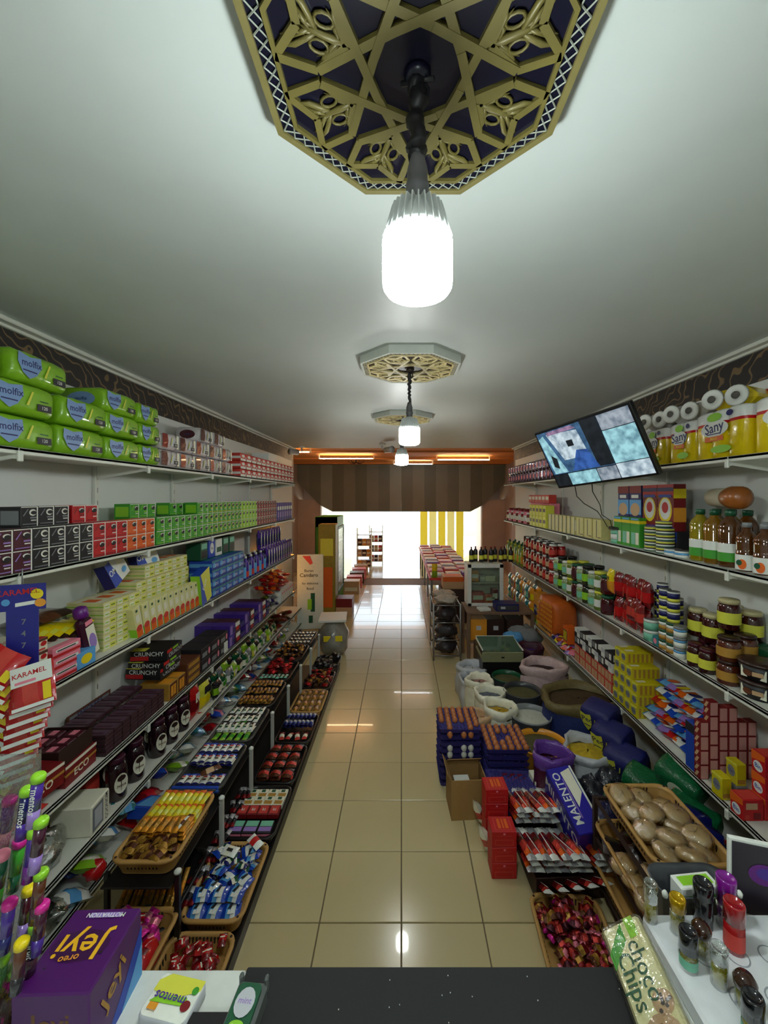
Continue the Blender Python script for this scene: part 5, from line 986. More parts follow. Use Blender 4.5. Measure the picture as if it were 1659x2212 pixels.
# orange net stack
nt_ = MB(); M_on = mat('orange_net_card', (206, 100, 28), .5, noise=.2, nscale=60)
put(P_('orange_net', 'net sack', .3, .2, .4, [(None, soft(MB(), .46, .28, .40, M_on, r=.09, end=.6, nz=.012, seed=4).mesh('orange_net'), [])]) , 'big bulging orange net sack on the detergent shelf', (XFR+.14, 4.62, Zd), -math.pi/2+.05)
rbm = MB()
for k in range(11):
    for j in range(7): rbm.box((-.2+.04*k, -.146, .03+.052*j), (.022, .006, .03), C('amber'), .002)
o = rbm.obj('net_weave', bpy.data.objects['orange_net']); o['kind'] = 'stuff'
put(carton('amber_tin', .16, .14, .36, C('amber'), [('r', .1, .25, .9, .6, C('navy')), ('t', 'NUR', .5, .45, .05, W), ('r', 0, 0, 1, .1, C('lime'))], [('r', .1, .2, .9, .5, C('gold'))], cat='tin'), 'tall amber tin with navy panel beside the orange net sack', (XFR+.1, 5.0, Zd), -math.pi/2)
sn = [pouch('snack_bag', .15, .08, .2, [C(a, 'g'), C(b, 'g'), C(a, 'g')], [('e', .5, .5, .3, .2, C(c))], seed=s) for a, b, c, s in (('amber', 'yellow', 'brown', 1), ('teal', 'mint', 'ivory', 2), ('skin', 'orange', 'dbrown', 3))]
run('R', Zd, 5.15, 8, .14, sn, ['amber snack bag', 'teal snack bag', 'tan and orange snack bag'], 2, rows=2, lh=.18, rowd=.1, jit=.02, where='detergent shelf end', group='snack bags')
# near: laundry bags and wafer bricks
lb = [packet('laundry_bag', .20, .14, .055, [C(a, 'g'), C(b, 'g'), C(c, 'g')], seed=s, spec=[('e', .5, .5, .16, .3, C(d)), ('r', .7, .2, .9, .8, W)]) for a, b, c, d, s in (('blue', 'sky', 'lav', 'orange', 31), ('lav', 'red', 'orange', 'yellow', 32), ('sky', 'white', 'blue', 'navy', 33))]
ln = ['blue and sky laundry bag', 'lilac, red and orange laundry bag', 'sky blue and white laundry bag']
for i in range(5):
    for k in range(5):
        t = (i*2+k) % 3
        put(lb[t], ln[t]+', %s column from the wafer boxes, %s' % (ORD[i], layer(k, 5)), (XFR+.085+.02*(4-k)*.3+.035*k, 2.36+.10*i, Zd+.058*k), (-.1+random.uniform(-.12, .12), -.1+random.uniform(-.1, .1), -math.pi/2+random.uniform(-.25, .25)), 'laundry bags')
put(carton('blue_box', .07, .05, .26, C('blue'), [('r', 0, .8, 1, 1, C('ink'))], cat='box'), 'tall plain blue box between laundry bags and wafer boxes', (XFR+.04, 2.31, Zd), -math.pi/2)
wbx = carton('wafer_carton', .046, .022, .072, C('dred'), [('r', .08, .06, .92, .94, C('brick'))], [('r', .1, .06, .9, .94, mat('dusty_pink_card', (206, 150, 140), .5))], [('r', .08, .1, .92, .9, C('skin'))], 'wafer carton')
wbig = carton('wafer_carton', .075, .05, .042, C('dred'), [('r', .1, .2, .9, .8, C('brick')), ('q', [(.1, .2), (.3, .2), (.9, .8), (.7, .8)], C('skin'))], [('r', .1, .1, .9, .9, mat('dusty_pink_card', (206, 150, 140), .5))], [], 'wafer carton')
wface = carton('wafer_carton', .045, .05, .078, C('dred'), [('q', [(.1, .1), (.5, .1), (.9, .5), (.5, .5)], C('skin')), ('q', [(.1, .55), (.5, .55), (.9, .95), (.5, .95)], C('skin'))], [('r', .1, .06, .9, .94, mat('dusty_pink_card', (206, 150, 140), .5))], [], 'wafer carton')
for j in range(6):
    for k in range([4, 5, 5, 5, 4, 4][j]):
        put(wface, 'dusty pink wafer carton framed in red, %s from the aisle, %s' % (ORD[j], layer(k, [4, 5, 5, 5, 4, 4][j])), (XFR+.03+.052*j, 2.24+.0*j, Zd+.0+.0785*k+(.03 if j == 1 else 0)), -math.pi/2, 'pink and red wafer cartons')
yx2 = carton('yellow_powder_box', .07, .05, .11, mat('soap_yellow_card', (206, 190, 20), .45), [('e', .5, .55, .35, .25, C('grey')), ('t', 'Dac', .5, .55, .02, C('violet')), ('r', 0, .9, 1, 1, C('lemon'))], [('r', .1, .1, .9, .3, C('gold'))], cat='powder box')
put(yx2, 'yellow powder box standing before the wafer cartons, nearest the aisle', (XFR+.03, 2.10, Zd), -math.pi/2); put(yx2, 'yellow powder box set back against the wafer cartons', (XFR+.13, 2.13, Zd+.05), -math.pi/2); put(carton('grey_lid_tub', .08, .06, .05, C('grey')), 'small grey box under the yellow powder box', (XFR+.13, 2.13, Zd), -math.pi/2)
rw = carton('red_washing_box', .075, .10, .10, C('red'), [('q', [(0, .55), (1, .75), (1, 1), (0, 1)], C('orange')), ('e', .5, .35, .35, .25, W), ('t', 'Bin', .5, .35, .03, C('blue'))], [('r', .15, .55, .7, .85, C('skin')), ('r', .1, .1, .3, .3, C('brick')), ('r', .5, .1, .85, .4, C('dred'))], [('r', .1, .1, .9, .9, C('brick'))], 'washing box')
for i in range(3):
    for k in range(3 if i else 1): put(rw, 'red washing powder box, %s column from the yellow box, %s' % (ORD[i], layer(k, 3)), (XFR+.05+.105*i, 1.97-.0*i, Zd+.101*k), -math.pi/2, 'red washing boxes')
for i in range(3):
    for k in range(3): put(lb[1] if k % 2 else lb[0], 'bright laundry bag at the picture edge, %s, %s' % (ORD[i], layer(k, 3)), (XFR+.2, 1.66+.08*i, Zd+.21+.05*k if i > 1 else Zd+.06*k), (0, -.2, -1.5+random.uniform(-.2, .2)), 'laundry bags at the picture edge')
put(can('red_clear_tub', .05, .07, [(C('red', 'l'), .9)], 'tub'), 'small round red tub on the shelf front at the picture edge', (XFR+.05, 1.74, Zd), 0)
# ---------- television ----------
A, B_, D_ = Vector((.881, 2.722, .418+CZ)), Vector((1.136, 2.040, .475+CZ)), Vector((1.047, 2.782, .057+CZ))
ux = (B_-A).normalized(); dn = (D_-A); dn = (dn-ux*dn.dot(ux)).normalized(); nz = ux.cross(-dn).normalized()   # ux right, -dn up
cen = A+ux*.365+dn*.205
tvM = Matrix(((ux.x, nz.x*-1, -dn.x, cen.x), (ux.y, -nz.y, -dn.y, cen.y), (ux.z, -nz.z, -dn.z, cen.z), (0, 0, 0, 1)))   # local: X right, -Y out of the screen, Z up
tv = empty('television', (0, 0, 0), 'black framed television showing camera views, tilted high on the wall', 'television'); tv.matrix_world = tvM
MB().box((0, .022, 0), (.73, .03, .41), mat('tv_black', (14, 14, 16), .3), .004).box((0, .05, -.02), (.4, .04, .26), K, .01).obj('frame', tv)
def em(n, rgb, s=.30):
    m = mat(n, rgb, .3, noise=.0); b = m.node_tree.nodes['Principled BSDF']
    tc = m.node_tree.nodes.new('ShaderNodeTexCoord'); no = m.node_tree.nodes.new('ShaderNodeTexNoise'); no.inputs['Scale'].default_value = 22; no.inputs['Detail'].default_value = 6
    cr = m.node_tree.nodes.new('ShaderNodeValToRGB'); c = lin([x/255 for x in rgb]); cr.color_ramp.elements[0].position = .35; cr.color_ramp.elements[1].position = .62
    cr.color_ramp.elements[0].color = (c[0]*.35, c[1]*.4, c[2]*.45, 1); cr.color_ramp.elements[1].color = c+(1,)
    m.node_tree.links.new(tc.outputs['Object'], no.inputs['Vector']); m.node_tree.links.new(no.outputs['Fac'], cr.inputs[0]); m.node_tree.links.new(cr.outputs[0], b.inputs['Emission Color']); b.inputs['Base Color'].default_value = (.01, .01, .01, 1); b.inputs['Emission Strength'].default_value = s
    return m
sc = MB(); e1, e2, e3, e4, e5 = em('view_cyan', (150, 200, 208)), em('view_grey', (150, 160, 170)), em('view_deep', (60, 96, 130)), em('view_dark', (22, 28, 34)), em('view_pale', (190, 206, 214))
def R_(a, b, c, d, m, y=.0058): sc.add([(a, y, b), (c, y, b), (c, y, d), (a, y, d)], [(0, 1, 2, 3)], m)
def Q_(pts, m, y=.0052): sc.add([(a, y, b) for a, b in pts], [tuple(range(len(pts)))], m)
R_(-.35, -.105, .14, .19, e3); R_(-.35, -.19, -.23, -.11, e4); R_(-.225, -.19, .0, -.11, e1); R_(.005, -.19, .14, -.11, e2)
R_(.145, .10, .35, .19, e2); R_(.145, -.10, .35, .096, e1); R_(.145, -.19, .35, -.104, e5)
Q_([(-.33, -.1), (-.21, -.1), (-.30, .17), (-.35, .15)], e1); Q_([(-.20, -.02), (.0, -.02), (-.02, .15), (-.27, .17)], e5); Q_([(-.17, -.10), (.04, -.10), (.0, .02), (-.08, .03)], em('view_blue', (50, 90, 160)), .005)
Q_([(.03, -.10), (.14, -.10), (.14, .19), (.02, .19)], e4, .005); Q_([(-.31, -.05), (-.27, -.07), (-.26, .0), (-.30, .03)], e4, .0048); Q_([(-.13, .06), (-.08, .06), (-.08, .1), (-.13, .1)], e4, .0048); Q_([(-.26, .16), (-.02, .16), (-.05, .185), (-.26, .185)], em('view_pink', (150, 120, 150)), .0048)
sc.obj('screen', tv)
MB().box((0, .09, .0), (.1, .06, .1), M_blackm).tube([(0, .1, 0), (.06, .34, .05)], .018, M_blackm, 8).obj('wall_bracket', tv)
for i, pts in enumerate(([(1240, 1040, 2.62), (1246, 1072, 2.75), (1262, 1088, 2.9), (1290, 1104, 3.05), (1303, 1122, 3.15), (1312, 1138, 3.2)], [(1278, 1036, 2.5), (1280, 1062, 2.6), (1296, 1090, 2.8), (1300, 1112, 2.98), (1318, 1124, 3.1), (1322, 1140, 3.16)])):
    MB().tube([at(*q) for q in pts], .003, K).obj('television_cable', None, label=['thin black cable curving from the screen to the router', 'second thin black cable hanging from the screen bottom'][i], category='cable', group='television cables')
# ================= RIGHT FLOOR =================
def egg_tray_mesh():
    n = 24; m = MB(); vs = []; fs = []; w = .30; M = C('violet', 'c')
    for i in range(n+1):
        for j in range(n+1):
            x, y = -w/2+w*i/n, -w/2+w*j/n; edge = i in (0, n) or j in (0, n)
            z = .022+.016*math.cos(2*math.pi*6*(i/n))*math.cos(2*math.pi*6*(j/n)) if not edge else .03
            vs.append((x, y, z))
    for i in range(n):
        for j in range(n): a = i*(n+1)+j; fs.append((a, a+n+1, a+n+2, a+1))
    m.add(vs, fs, mat('indigo_tray_pulp', (44, 38, 110), .7, noise=.12), True)
    m.loft([[(x*.94, y*.94, .0) for x, y in rr(w, w, .01, 1)], [(x, y, .03) for x, y in rr(w, w, .01, 1)]], mat('indigo_tray_pulp', (44, 38, 110), .7), False)
    return m.mesh('egg_tray')
et = egg_tray_mesh(); ET = P_('egg_tray', 'egg tray', .3, .3, .03, [(None, et, [])])
ebr = MB().lathe([(.001, -.03), (.012, -.027), (.020, -.016), (.022, -.002), (.018, .014), (.010, .025), (.001, .029)], 10, mat('brown_eggshell', (186, 112, 62), .4, noise=.1)).mesh('egg')
EG = P_('egg', 'egg', .044, .044, .058, [(None, ebr, [])])
EGW = P_('egg', 'egg', .044, .044, .058, [(None, MB().lathe([(.001, -.03), (.012, -.027), (.020, -.016), (.022, -.002), (.018, .014), (.010, .025), (.001, .029)], 10, mat('white_eggshell', (206, 206, 196), .4)).mesh('egg'), [])])
def stack(x, y, n, z0, name, lean=0, step=.046):
    for k in range(n): put(ET, 'indigo egg tray, %s from the floor in the %s' % (ORD[k], name), (x+lean*k, y-.0*k, z0+step*k), random.uniform(-.03, .03), 'stacked indigo egg trays')
def eggs(x, y, z, name, skip=(), pr=EG):
    q = 0
    for i in range(6):
        for j in range(6):
            if (i, j) in skip: continue
            put(pr, '%s egg, %s across, %s row from the counter, %s' % ('brown' if pr is EG else 'white', ORD[i], ORD[j], name), (x-.125+.05*i, y-.125+.05*j, z+.032), (random.uniform(-.2, .2), random.uniform(-.2, .2), 0), 'eggs in the %s' % name, (.98, .98, .78))
stack(.425, 3.07, 9, .0, 'stack beside the open floor', step=.0475)
eggs(.425, 3.07, .38+.0, 'stack beside the open floor', {(2, 0), (3, 0), (2, 1), (3, 1), (5, 0), (0, 0), (0, 1)})
for k in (7, 5, 4):
    for i in (1, 3, 4): put(EGW if k < 7 else EG, 'white egg showing between the trays beside the open floor', (.425-.125+.05*i, 2.935, .0475*k+.045-.008), 0, 'white eggs between the trays')
stack(.735, 2.93, 8, .0, 'stack beside the purple bag', step=.046)
eggs(.735, 2.93, .322, 'stack beside the purple bag', {(2, 2), (2, 3), (3, 3)})
for k in range(5): put(ET, 'empty indigo egg tray, %s from the floor in the sloping pile' % ORD[k], (.69+.004*k, 2.62, .03+.045*k), (-.12, 0, -.08), 'empty egg trays')
# cardboard box
cm = mat('corrugated_card', (160, 124, 72), .8, noise=.08); c2 = MB()
for c, d in (((0, 0, .004), (.23, .2, .008)), ((-.113, 0, .13), (.006, .2, .25)), ((.113, 0, .13), (.006, .2, .25)), ((0, -.098, .13), (.23, .006, .25)), ((0, .098, .13), (.23, .006, .25))): c2.box(c, d, cm)
f1 = MB(); f1.M = T(0, .1, .255) @ Matrix.Rotation(.9, 4, 'X'); f1.box((0, 0, .04), (.23, .004, .08), cm); f3 = MB(); f3.M = T(-.113, 0, .255) @ Matrix.Rotation(-.5, 4, 'Y'); f3.box((0, 0, .03), (.004, .2, .06), cm)
e_ = MB(); front(e_, .23, .25, -.1015, [('e', .8, .25, .12, .12, C('brown')), ('t', 'e', .8, .25, .05, cm)])
put(P_('cardboard_box', 'box', .23, .2, .26, [('body', c2.mesh('body'), []), ('flap', f1.mesh('flap'), []), ('flap', f3.mesh('flap'), []), ('print', e_.mesh('print'), []), ('folded_paper', MB().box((-.03, 0, .2), (.1, .06, .01), W).mesh('folded_paper'), [])]), 'open brown cardboard box standing before the egg trays', (.43, 2.72, 0), .06)
# red cartons
rc = carton('red_carton', .135, .11, .085, C('red'), [('r', .12, .12, .88, .5, C('brick')), ('r', .16, .18, .84, .44, C('red')), ('r', .2, .72, .8, .76, C('brick')), ('e', .5, .86, .05, .06, C('pink'))], [], [('r', .15, .1, .85, .9, C('brick')), ('r', .2, .15, .8, .85, C('red')), ('r', .3, .2, .42, .8, C('orange')), ('r', .48, .2, .55, .8, C('orange')), ('r', .6, .2, .72, .8, C('orange'))], 'carton')
for j, (y, n) in enumerate(((2.27, 3), (2.47, 4))):
    for k in range(n): put(rc, 'bright red carton on the floor, %s pile from the counter, %s' % (ORD[j], layer(k, n)), (.56+.006*j, y, .0865*k), .03*(k % 2), 'bright red cartons')
for i in range(2): put(packet('pale_wrap', .12, .1, .05, [C('ivory', 'g'), C('red', 'g'), C('white', 'g')], seed=3), 'pale crumpled wrapper against the aisle side of the red cartons, %s from the counter' % ORD[i], (.47, 2.38+.2*i, .07), (0, 1.2, .2))
# wafer sticks in silver red wrappers
ws = bar('wafer_stick', 'wafer packet', .27, .05, .034, ['silver', 'orange', 'brick', 'brown', 'dred', 'silver'], 24, [('q', [(.1, .3), (.9, .5), (.9, .56), (.1, .4)], C('silver', 'f'))], 'f')
ws2 = bar('wafer_stick', 'wafer packet', .27, .05, .034, ['white', 'brick', 'dred', 'maroon', 'dred', 'white'], 25, [('q', [(.1, .4), (.9, .7), (.9, .78), (.1, .5)], W)])
for j in range(2):
    for l in range(3):
        for i in range(10):
            put([ws, ws2][(i+l) % 2], ['silver and rust foil wafer stick', 'white and red glossy wafer stick'][(i+l) % 2]+', %s floor pile, %s across, %s' % (['near', 'far'][j], ORD[i], layer(l, 3)), (.67+.040*i+random.uniform(-.01, .01), 2.20+.25*j, .13+.03*l+.05*j), (random.uniform(-.15, .15), .18, math.pi/2+.12+random.uniform(-.16, .16)), ['near pile of wafer sticks', 'far pile of wafer sticks'][j])
put(carton('low_crate', .36, .46, .12, C('dbrown'), cat='crate'), 'low dark brown crate under the wafer sticks', (.86, 2.33, 0), .05)
for i in range(5): put(ws2, 'white and red wafer stick sliding off the pile front, %s from the red cartons' % ORD[i], (.72+.07*i, 2.06+.01*i, .08), (0, .6, 1.5+.08*i), 'sliding wafer sticks')
put(carton('dark_red_box', .17, .12, .12, C('dred'), [('r', .1, .1, .9, .8, C('maroon'))], [], [('r', .1, .2, .9, .8, C('maroon')), ('t', 'MIIT', .5, .5, .06, C('brick'))], 'box'), 'dark red box behind the wafer sticks', (.74, 2.68, .10), -.1)
put(carton('white_green_box', .18, .12, .14, C('ivory'), [('r', 0, .62, 1, .70, C('green'))], [], [('e', .28, .5, .16, .28, C('brick')), ('t', 'Ana', .7, .5, .05, C('navy')), ('r', 0, .0, 1, .08, C('green'))], 'box'), 'white and green box with red spot behind the wafer sticks', (.94, 2.66, .12), .05)
# tilted indigo box
ml = MB(); ml.box((0, 0, .0), (.20, .30, .26), C('navy') , .004); 
ml = MB(); bi = mat('indigo_card', (34, 24, 150), .4); ml.box((0, 0, .14), (.14, .36, .28), bi, .004)
on_face(ml, 'near', .14, .36, .28, [('t', 'MILENTO', .5, .7, .085, W), ('q', [(.1, .1), (.7, .1), (.6, .35), (.2, .35)], C('ivory'))])
mt_ = MB(); on_face(mt_, 'top', .14, .36, .28, [('t', 'MALENTO', .28, .52, .062, W, 1.57), ('q', [(.55, .35), (.95, .55), (.95, .95), (.5, .9)], C('ivory')), ('r', .44, .2, .48, .8, C('lav'))])
mw = MB(); mw.box((.075, 0, .14), (.012, .355, .275), W, .002)
put(P_('indigo_box', 'box', .14, .36, .28, [('body', ml.mesh('body'), []), ('lettering', mt_.mesh('lettering'), []), ('white_side', mw.mesh('white_side'), [])]), 'indigo and white lettered box beside the bread basket', (.99, 2.40, .12), (.35, -.12, .12))
# basins and sacks
def grain(nm, r, h, body, gm, rim):
    b = MB().lathe([(r*.8, 0), (r, h*.8), (r*1.04, h)], 24, body, caps=(True, False)); g = MB(); vs = [(0, 0, h*.93)]; rnd = random.Random(3)
    for a in range(1, 9):
        for k in range(24): t = 2*math.pi*k/24; vs.append((r*.98*a/8*math.cos(t), r*.98*a/8*math.sin(t), h*.9+.015*(1-a/8)+rnd.uniform(-.003, .003)))
    fs = [(0, 1+k, 1+(k+1) % 24) for k in range(24)]
    for a in range(7):
        for k in range(24): i = 1+a*24; fs.append((i+k, i+24+k, i+24+(k+1) % 24, i+(k+1) % 24))
    g.add(vs, fs, gm, True); q = MB().lathe([(r*1.0, h*.97), (r*1.06, h), (r*1.06, h*1.02), (r*.99, h*1.02), (r*.97, h*.9)], 24, rim, caps=(False, False))
    return P_(nm, 'grain tub', 2*r, 2*r, h, [('body', b.mesh('body'), []), ('grain', g.mesh('grain'), []), ('rim', q.mesh('rim'), [])])
M_rice = mat('pale_rice', (206, 206, 190), .9, noise=.25, nscale=150, bump=.8); M_lent = mat('olive_lentils', (96, 90, 50), .9, noise=.4, nscale=150, bump=.8); M_beanb = mat('brown_beans', (76, 54, 22), .8, noise=.5, nscale=90, bump=1)
def G(p):
    return p
put(grain('grain_tub', .155, .36, C('dgrey', 'l'), M_rice, C('grey', 'l')), 'round tub of pale rice between the sacks', (1.02, 3.22, 0), 0)
put(grain('grain_tub', .155, .38, C('dgrey', 'l'), M_lent, C('dgrey', 'l')), 'round tub of olive lentils behind the rice tub', (1.06, 3.58, 0), 0)
put(grain('grain_tub', .17, .33, mat('amber_drum', (150, 100, 20), .35), M_lent, C('amber', 'l')), 'amber plastic drum of olive grain behind the purple bag', (1.0, 2.90, 0), 0)
put(grain('grain_tub', .14, .35, C('dgrey', 'l'), M_lent, C('dgreen', 'l')), 'green rimmed tub of lentils under the glass lid case', (1.02, 3.92, 0), 0)
def sack(nm, r, h, body, content, seed, lip=.05, fill=.86, sq=1.0, lipm=None, wob=.1):
    rnd = random.Random(seed); n = 20; R = []; ph = [rnd.uniform(0, 6) for _ in range(3)]
    def ring(rad, z, a=wob): return [(rad*(1+a*(math.sin(3*t+ph[0])*.5+math.sin(5*t+ph[1])*.4)+rnd.uniform(-a*.3, a*.3))*math.cos(t), rad*sq*(1+a*(math.sin(3*t+ph[0])*.5+math.sin(5*t+ph[1])*.4)+rnd.uniform(-a*.3, a*.3))*math.sin(t), z+rnd.uniform(-.008, .008)*(z > .02)) for t in [2*math.pi*k/n for k in range(n)]]
    b = MB(); b.loft([ring(r*.85, .001), ring(r*1.05, h*.2), ring(r*1.08, h*.55), ring(r, h*.85)], body)
    l = MB(); l.loft([ring(r, h*.84), ring(r*1.08, h*.9, .14), ring(r*1.1, h*.98, .16), ring(r*1.0, h+.012, .16), ring(r*.88, h*.97, .14), ring(r*.84, h*fill, .1)], lipm or body)
    g = MB(); g.loft([ring(r*.9, h*(fill-.02), .04), ring(r*.5, h*fill+.01, .04), ring(.01, h*fill+.02, 0)], content)
    return P_(nm, 'sack', 2*r, 2*r, h, [('body', b.mesh('body'), []), ('rolled_rim', l.mesh('rolled_rim'), []), ('contents', g.mesh('contents'), [])])
Wc = C('ivory', 'c'); Gc = C('silver', 'c')
put(sack('grain_sack', .125, .40, Wc, mat('yellow_lentils', (190, 150, 30), .9, noise=.3, nscale=120, bump=.8), 3), 'white sack of yellow lentils, behind the second egg stack', (.79, 3.28, 0), 0)
put(sack('grain_sack', .125, .38, Wc, mat('grey_beans', (96, 100, 110), .9, noise=.4, nscale=60), 4), 'white sack of grey beans, second behind the egg stacks', (.77, 3.56, 0), 0)
put(sack('grain_sack', .12, .38, Wc, mat('pink_beans', (150, 110, 100), .9, noise=.4, nscale=60), 5), 'white sack of pinkish beans, third behind the egg stacks', (.73, 3.82, 0), 0)
put(sack('grain_sack', .14, .32, Gc, Gc, 6, wob=.2), 'grey crumpled sack nearest the glass lid case', (.74, 4.25, 0), 0)
put(sack('grain_sack', .13, .30, Gc, mat('grey_beans', (96, 100, 110), .9), 7, wob=.2), 'silvery sack with folded rim beside the aisle', (.70, 4.02, 0), 0)
put(sack('grain_sack', .10, .36, C('skin', 'c'), C('skin', 'c'), 8), 'small tan sack between the egg stacks', (.60, 3.22, 0), 0)
nv = sack('blue_sack', .30, .48, mat('navy_woven_sack', (26, 40, 96), .6, noise=.12, bump=.3), M_beanb, 9, sq=.75, fill=.9, lipm=mat('olive_sack_lining', (110, 96, 56), .6, noise=.2, bump=.4), wob=.05)
put(nv, 'large open navy sack of brown beans against the wall', (1.44, 3.30, 0), .1)
put(sack('pink_sack', .2, .50, mat('pinkish_white_sack', (200, 172, 170), .5, noise=.2, bump=.5), mat('dark_beans', (50, 26, 20), .8), 10, sq=.8, wob=.18), 'crumpled pinkish white sack behind the navy sack', (1.34, 3.86, 0), 0)
put(sack('purple_bag', .115, .42, mat('wine_bag_film', (76, 16, 42), .3, noise=.2, bump=.6), mat('deep_purple_film', (60, 20, 80), .4, noise=.2), 11, fill=.8, wob=.2, lipm=mat('purple_bag_film', (104, 62, 150), .3, noise=.15, bump=.6, coat=.3)), 'purple plastic bag with open folded mouth', (.98, 2.66, .0), 0)
put(sack('tulip_bag', .16, .34, C('silver', 'c'), mat('yellow_spice', (190, 160, 30), .9, noise=.3), 12, wob=.15), 'pale bag of yellow goods with printed flower below the navy sack', (1.30, 2.84, 0), 0)
# scale case
gc = empty('glass_case', (1.03, 4.32, .42), 'glass topped metal case on the sacks before the cabinet', 'case')
MB().box((0, 0, -.2), (.40, .34, .44), M_blackm, .01).obj('stand', gc)
MB().box((0, -.18, .03), (.42, .02, .10), mat('olive_metal', (136, 136, 100), .4), .004).box((0, 0, .005), (.42, .36, .02), mat('olive_metal', (136, 136, 100), .4)).obj('front_panel', gc)
MB().box((0, -.191, .03), (.03, .003, .014), K).obj('latch', gc)
m = MB(); m.M = T(0, 0, .10) @ Matrix.Rotation(.12, 4, 'X'); m.box((0, 0, 0), (.40, .34, .006), glass('case_glass', (90, 120, 100), .05, .4)); m.obj('glass_lid', gc)
m = MB()
for s in (-1, 1): m.box((s*.205, 0, .10), (.012, .36, .012), M_shelf)
m.box((0, .175, .12), (.42, .012, .012), M_shelf); m.obj('lid_frame', gc)
put(sack('violet_pouch_bag', .13, .46, C('plum', 'c'), C('violet', 'c'), 14, wob=.2), 'dark violet bag between the glass case and the wall', (1.40, 4.42, 0), 0)
put(blob('clear_parcel', .2, .16, .13, C('grey', 'g'), .2, 15), 'grey translucent parcel beside the wall behind the glass case', (1.45, 4.85, .3), 0)
put(blob('blue_yellow_bag', .12, .1, .06, C('sky', 'g'), .2, 16), 'crumpled sky blue bag on the dark violet bag', (1.28, 4.66, .42), 0)
# table with cabinet
tbk = empty('side_table', (1.21, 5.2, 0), 'low wooden shelf table carrying the white glass cabinet', 'table'); Mw = mat('worn_table_board', (120, 92, 70), .6, noise=.15)
MB().box((0, 0, .66), (.82, .5, .03), Mw, .003).obj('table_top', tbk); MB().box((0, 0, .30), (.8, .48, .02), Mw, .003).obj('shelf', tbk)
for i in (-1, 1):
    for j in (-1, 1): MB().box((i*.39, j*.23, .33), (.04, .04, .65), Mw, .003).obj('leg', tbk)
cbn = empty('glass_cabinet', (1.08, 5.36, .676), 'white framed glass door cabinet of packets standing on the side table', 'cabinet')
m = MB(); [m.box(c, d, M_shelf, .003) for c, d in (((0, .12, .27), (.46, .01, .54)), ((-.225, 0, .27), (.012, .26, .54)), ((.225, 0, .27), (.012, .26, .54)), ((0, 0, .006), (.46, .26, .012)), ((0, 0, .535), (.46, .26, .012)))]; m.obj('body', cbn)
MB().box((0, 0, .29), (.44, .22, .008), M_shelf).obj('shelf', cbn)
m = MB(); [m.box(c, d, mat('white_door_frame', (214, 212, 204), .4), .004) for c, d in (((-.205, -.135, .27), (.05, .015, .54)), ((.205, -.135, .27), (.05, .015, .54)), ((0, -.135, .515), (.46, .015, .05)), ((0, -.135, .02), (.46, .015, .04)))]; m.obj('door_frame', cbn)
MB().box((0, -.133, .27), (.36, .003, .45), film('cabinet_pane', (.8, .86, .8), .08, .03)).obj('pane', cbn)
for i, (x, z, c, w_, h_) in enumerate(((-.12, .30, 'amber', .1, .14), (-.02, .30, 'silver', .07, .08), (.08, .30, 'ivory', .13, .07), (-.08, .02, 'brick', .16, .14), (.08, .02, 'orange', .14, .1), (.14, .02, 'dred', .08, .18))):
    put(carton('cabinet_box', w_, .1, h_, C(c), [('r', .1, .3, .9, .7, C('ivory'))], cat='box'), '%s box inside the white glass cabinet' % c, (1.08+x, 5.36, .676+z), 0, 'boxes in the glass cabinet')
bt2 = bottle('dark_bottle', .03, .2, C('ink', 'l'), C('dred', 'l'), C('lemon'), seg=10)
for i in range(9): put(bt2, 'dark bottle standing on the white cabinet, %s from the aisle' % ORD[i], (.92+.065*i, 5.36+.06*(i % 2), 1.222), 0, 'dark bottles on the cabinet')
put(carton('blue_carton', .28, .2, .09, C('navy'), [('r', .05, .2, .95, .8, C('dgrey')), ('r', .2, .35, .4, .65, C('silver'))], cat='box'), 'blue grey flat carton on the side table before the cabinet', (1.30, 5.08, .676), 0)
put(carton('white_plate_pack', .14, .12, .03, W, cat='box'), 'white paper pack on the side table beside the blue carton', (1.02, 5.05, .676), .2)
for i, (x, c) in enumerate(((.95, 'amber'), (1.16, 'dbrown'), (1.40, 'dbrown'))): put(carton('dark_carton', .2, .3, .26, C(c), [('r', .35, .5, .65, .7, C('silver'))], cat='box'), '%s carton on the lower board of the side table' % ['amber', 'dark brown', 'second dark brown'][i], (x, 5.15, .312), 0)
for i in range(6): put(bar('yellow_pack', 'packet', .2, .07, .04, ['amber', 'yellow', 'gold'], 3), 'yellow packet in the row before the side table, %s from the aisle' % ORD[i], (.93+.075*i, 4.78, .37), (.3, 0, math.pi/2), 'yellow packets before the side table')
put(carton('floor_crate', .5, .25, .36, mat('brown_crate', (80, 62, 40), .7), [('r', .05, .2, .95, .3, C('black'))], cat='crate'), 'brown crate under the row of yellow packets', (1.12, 4.79, 0), 0)
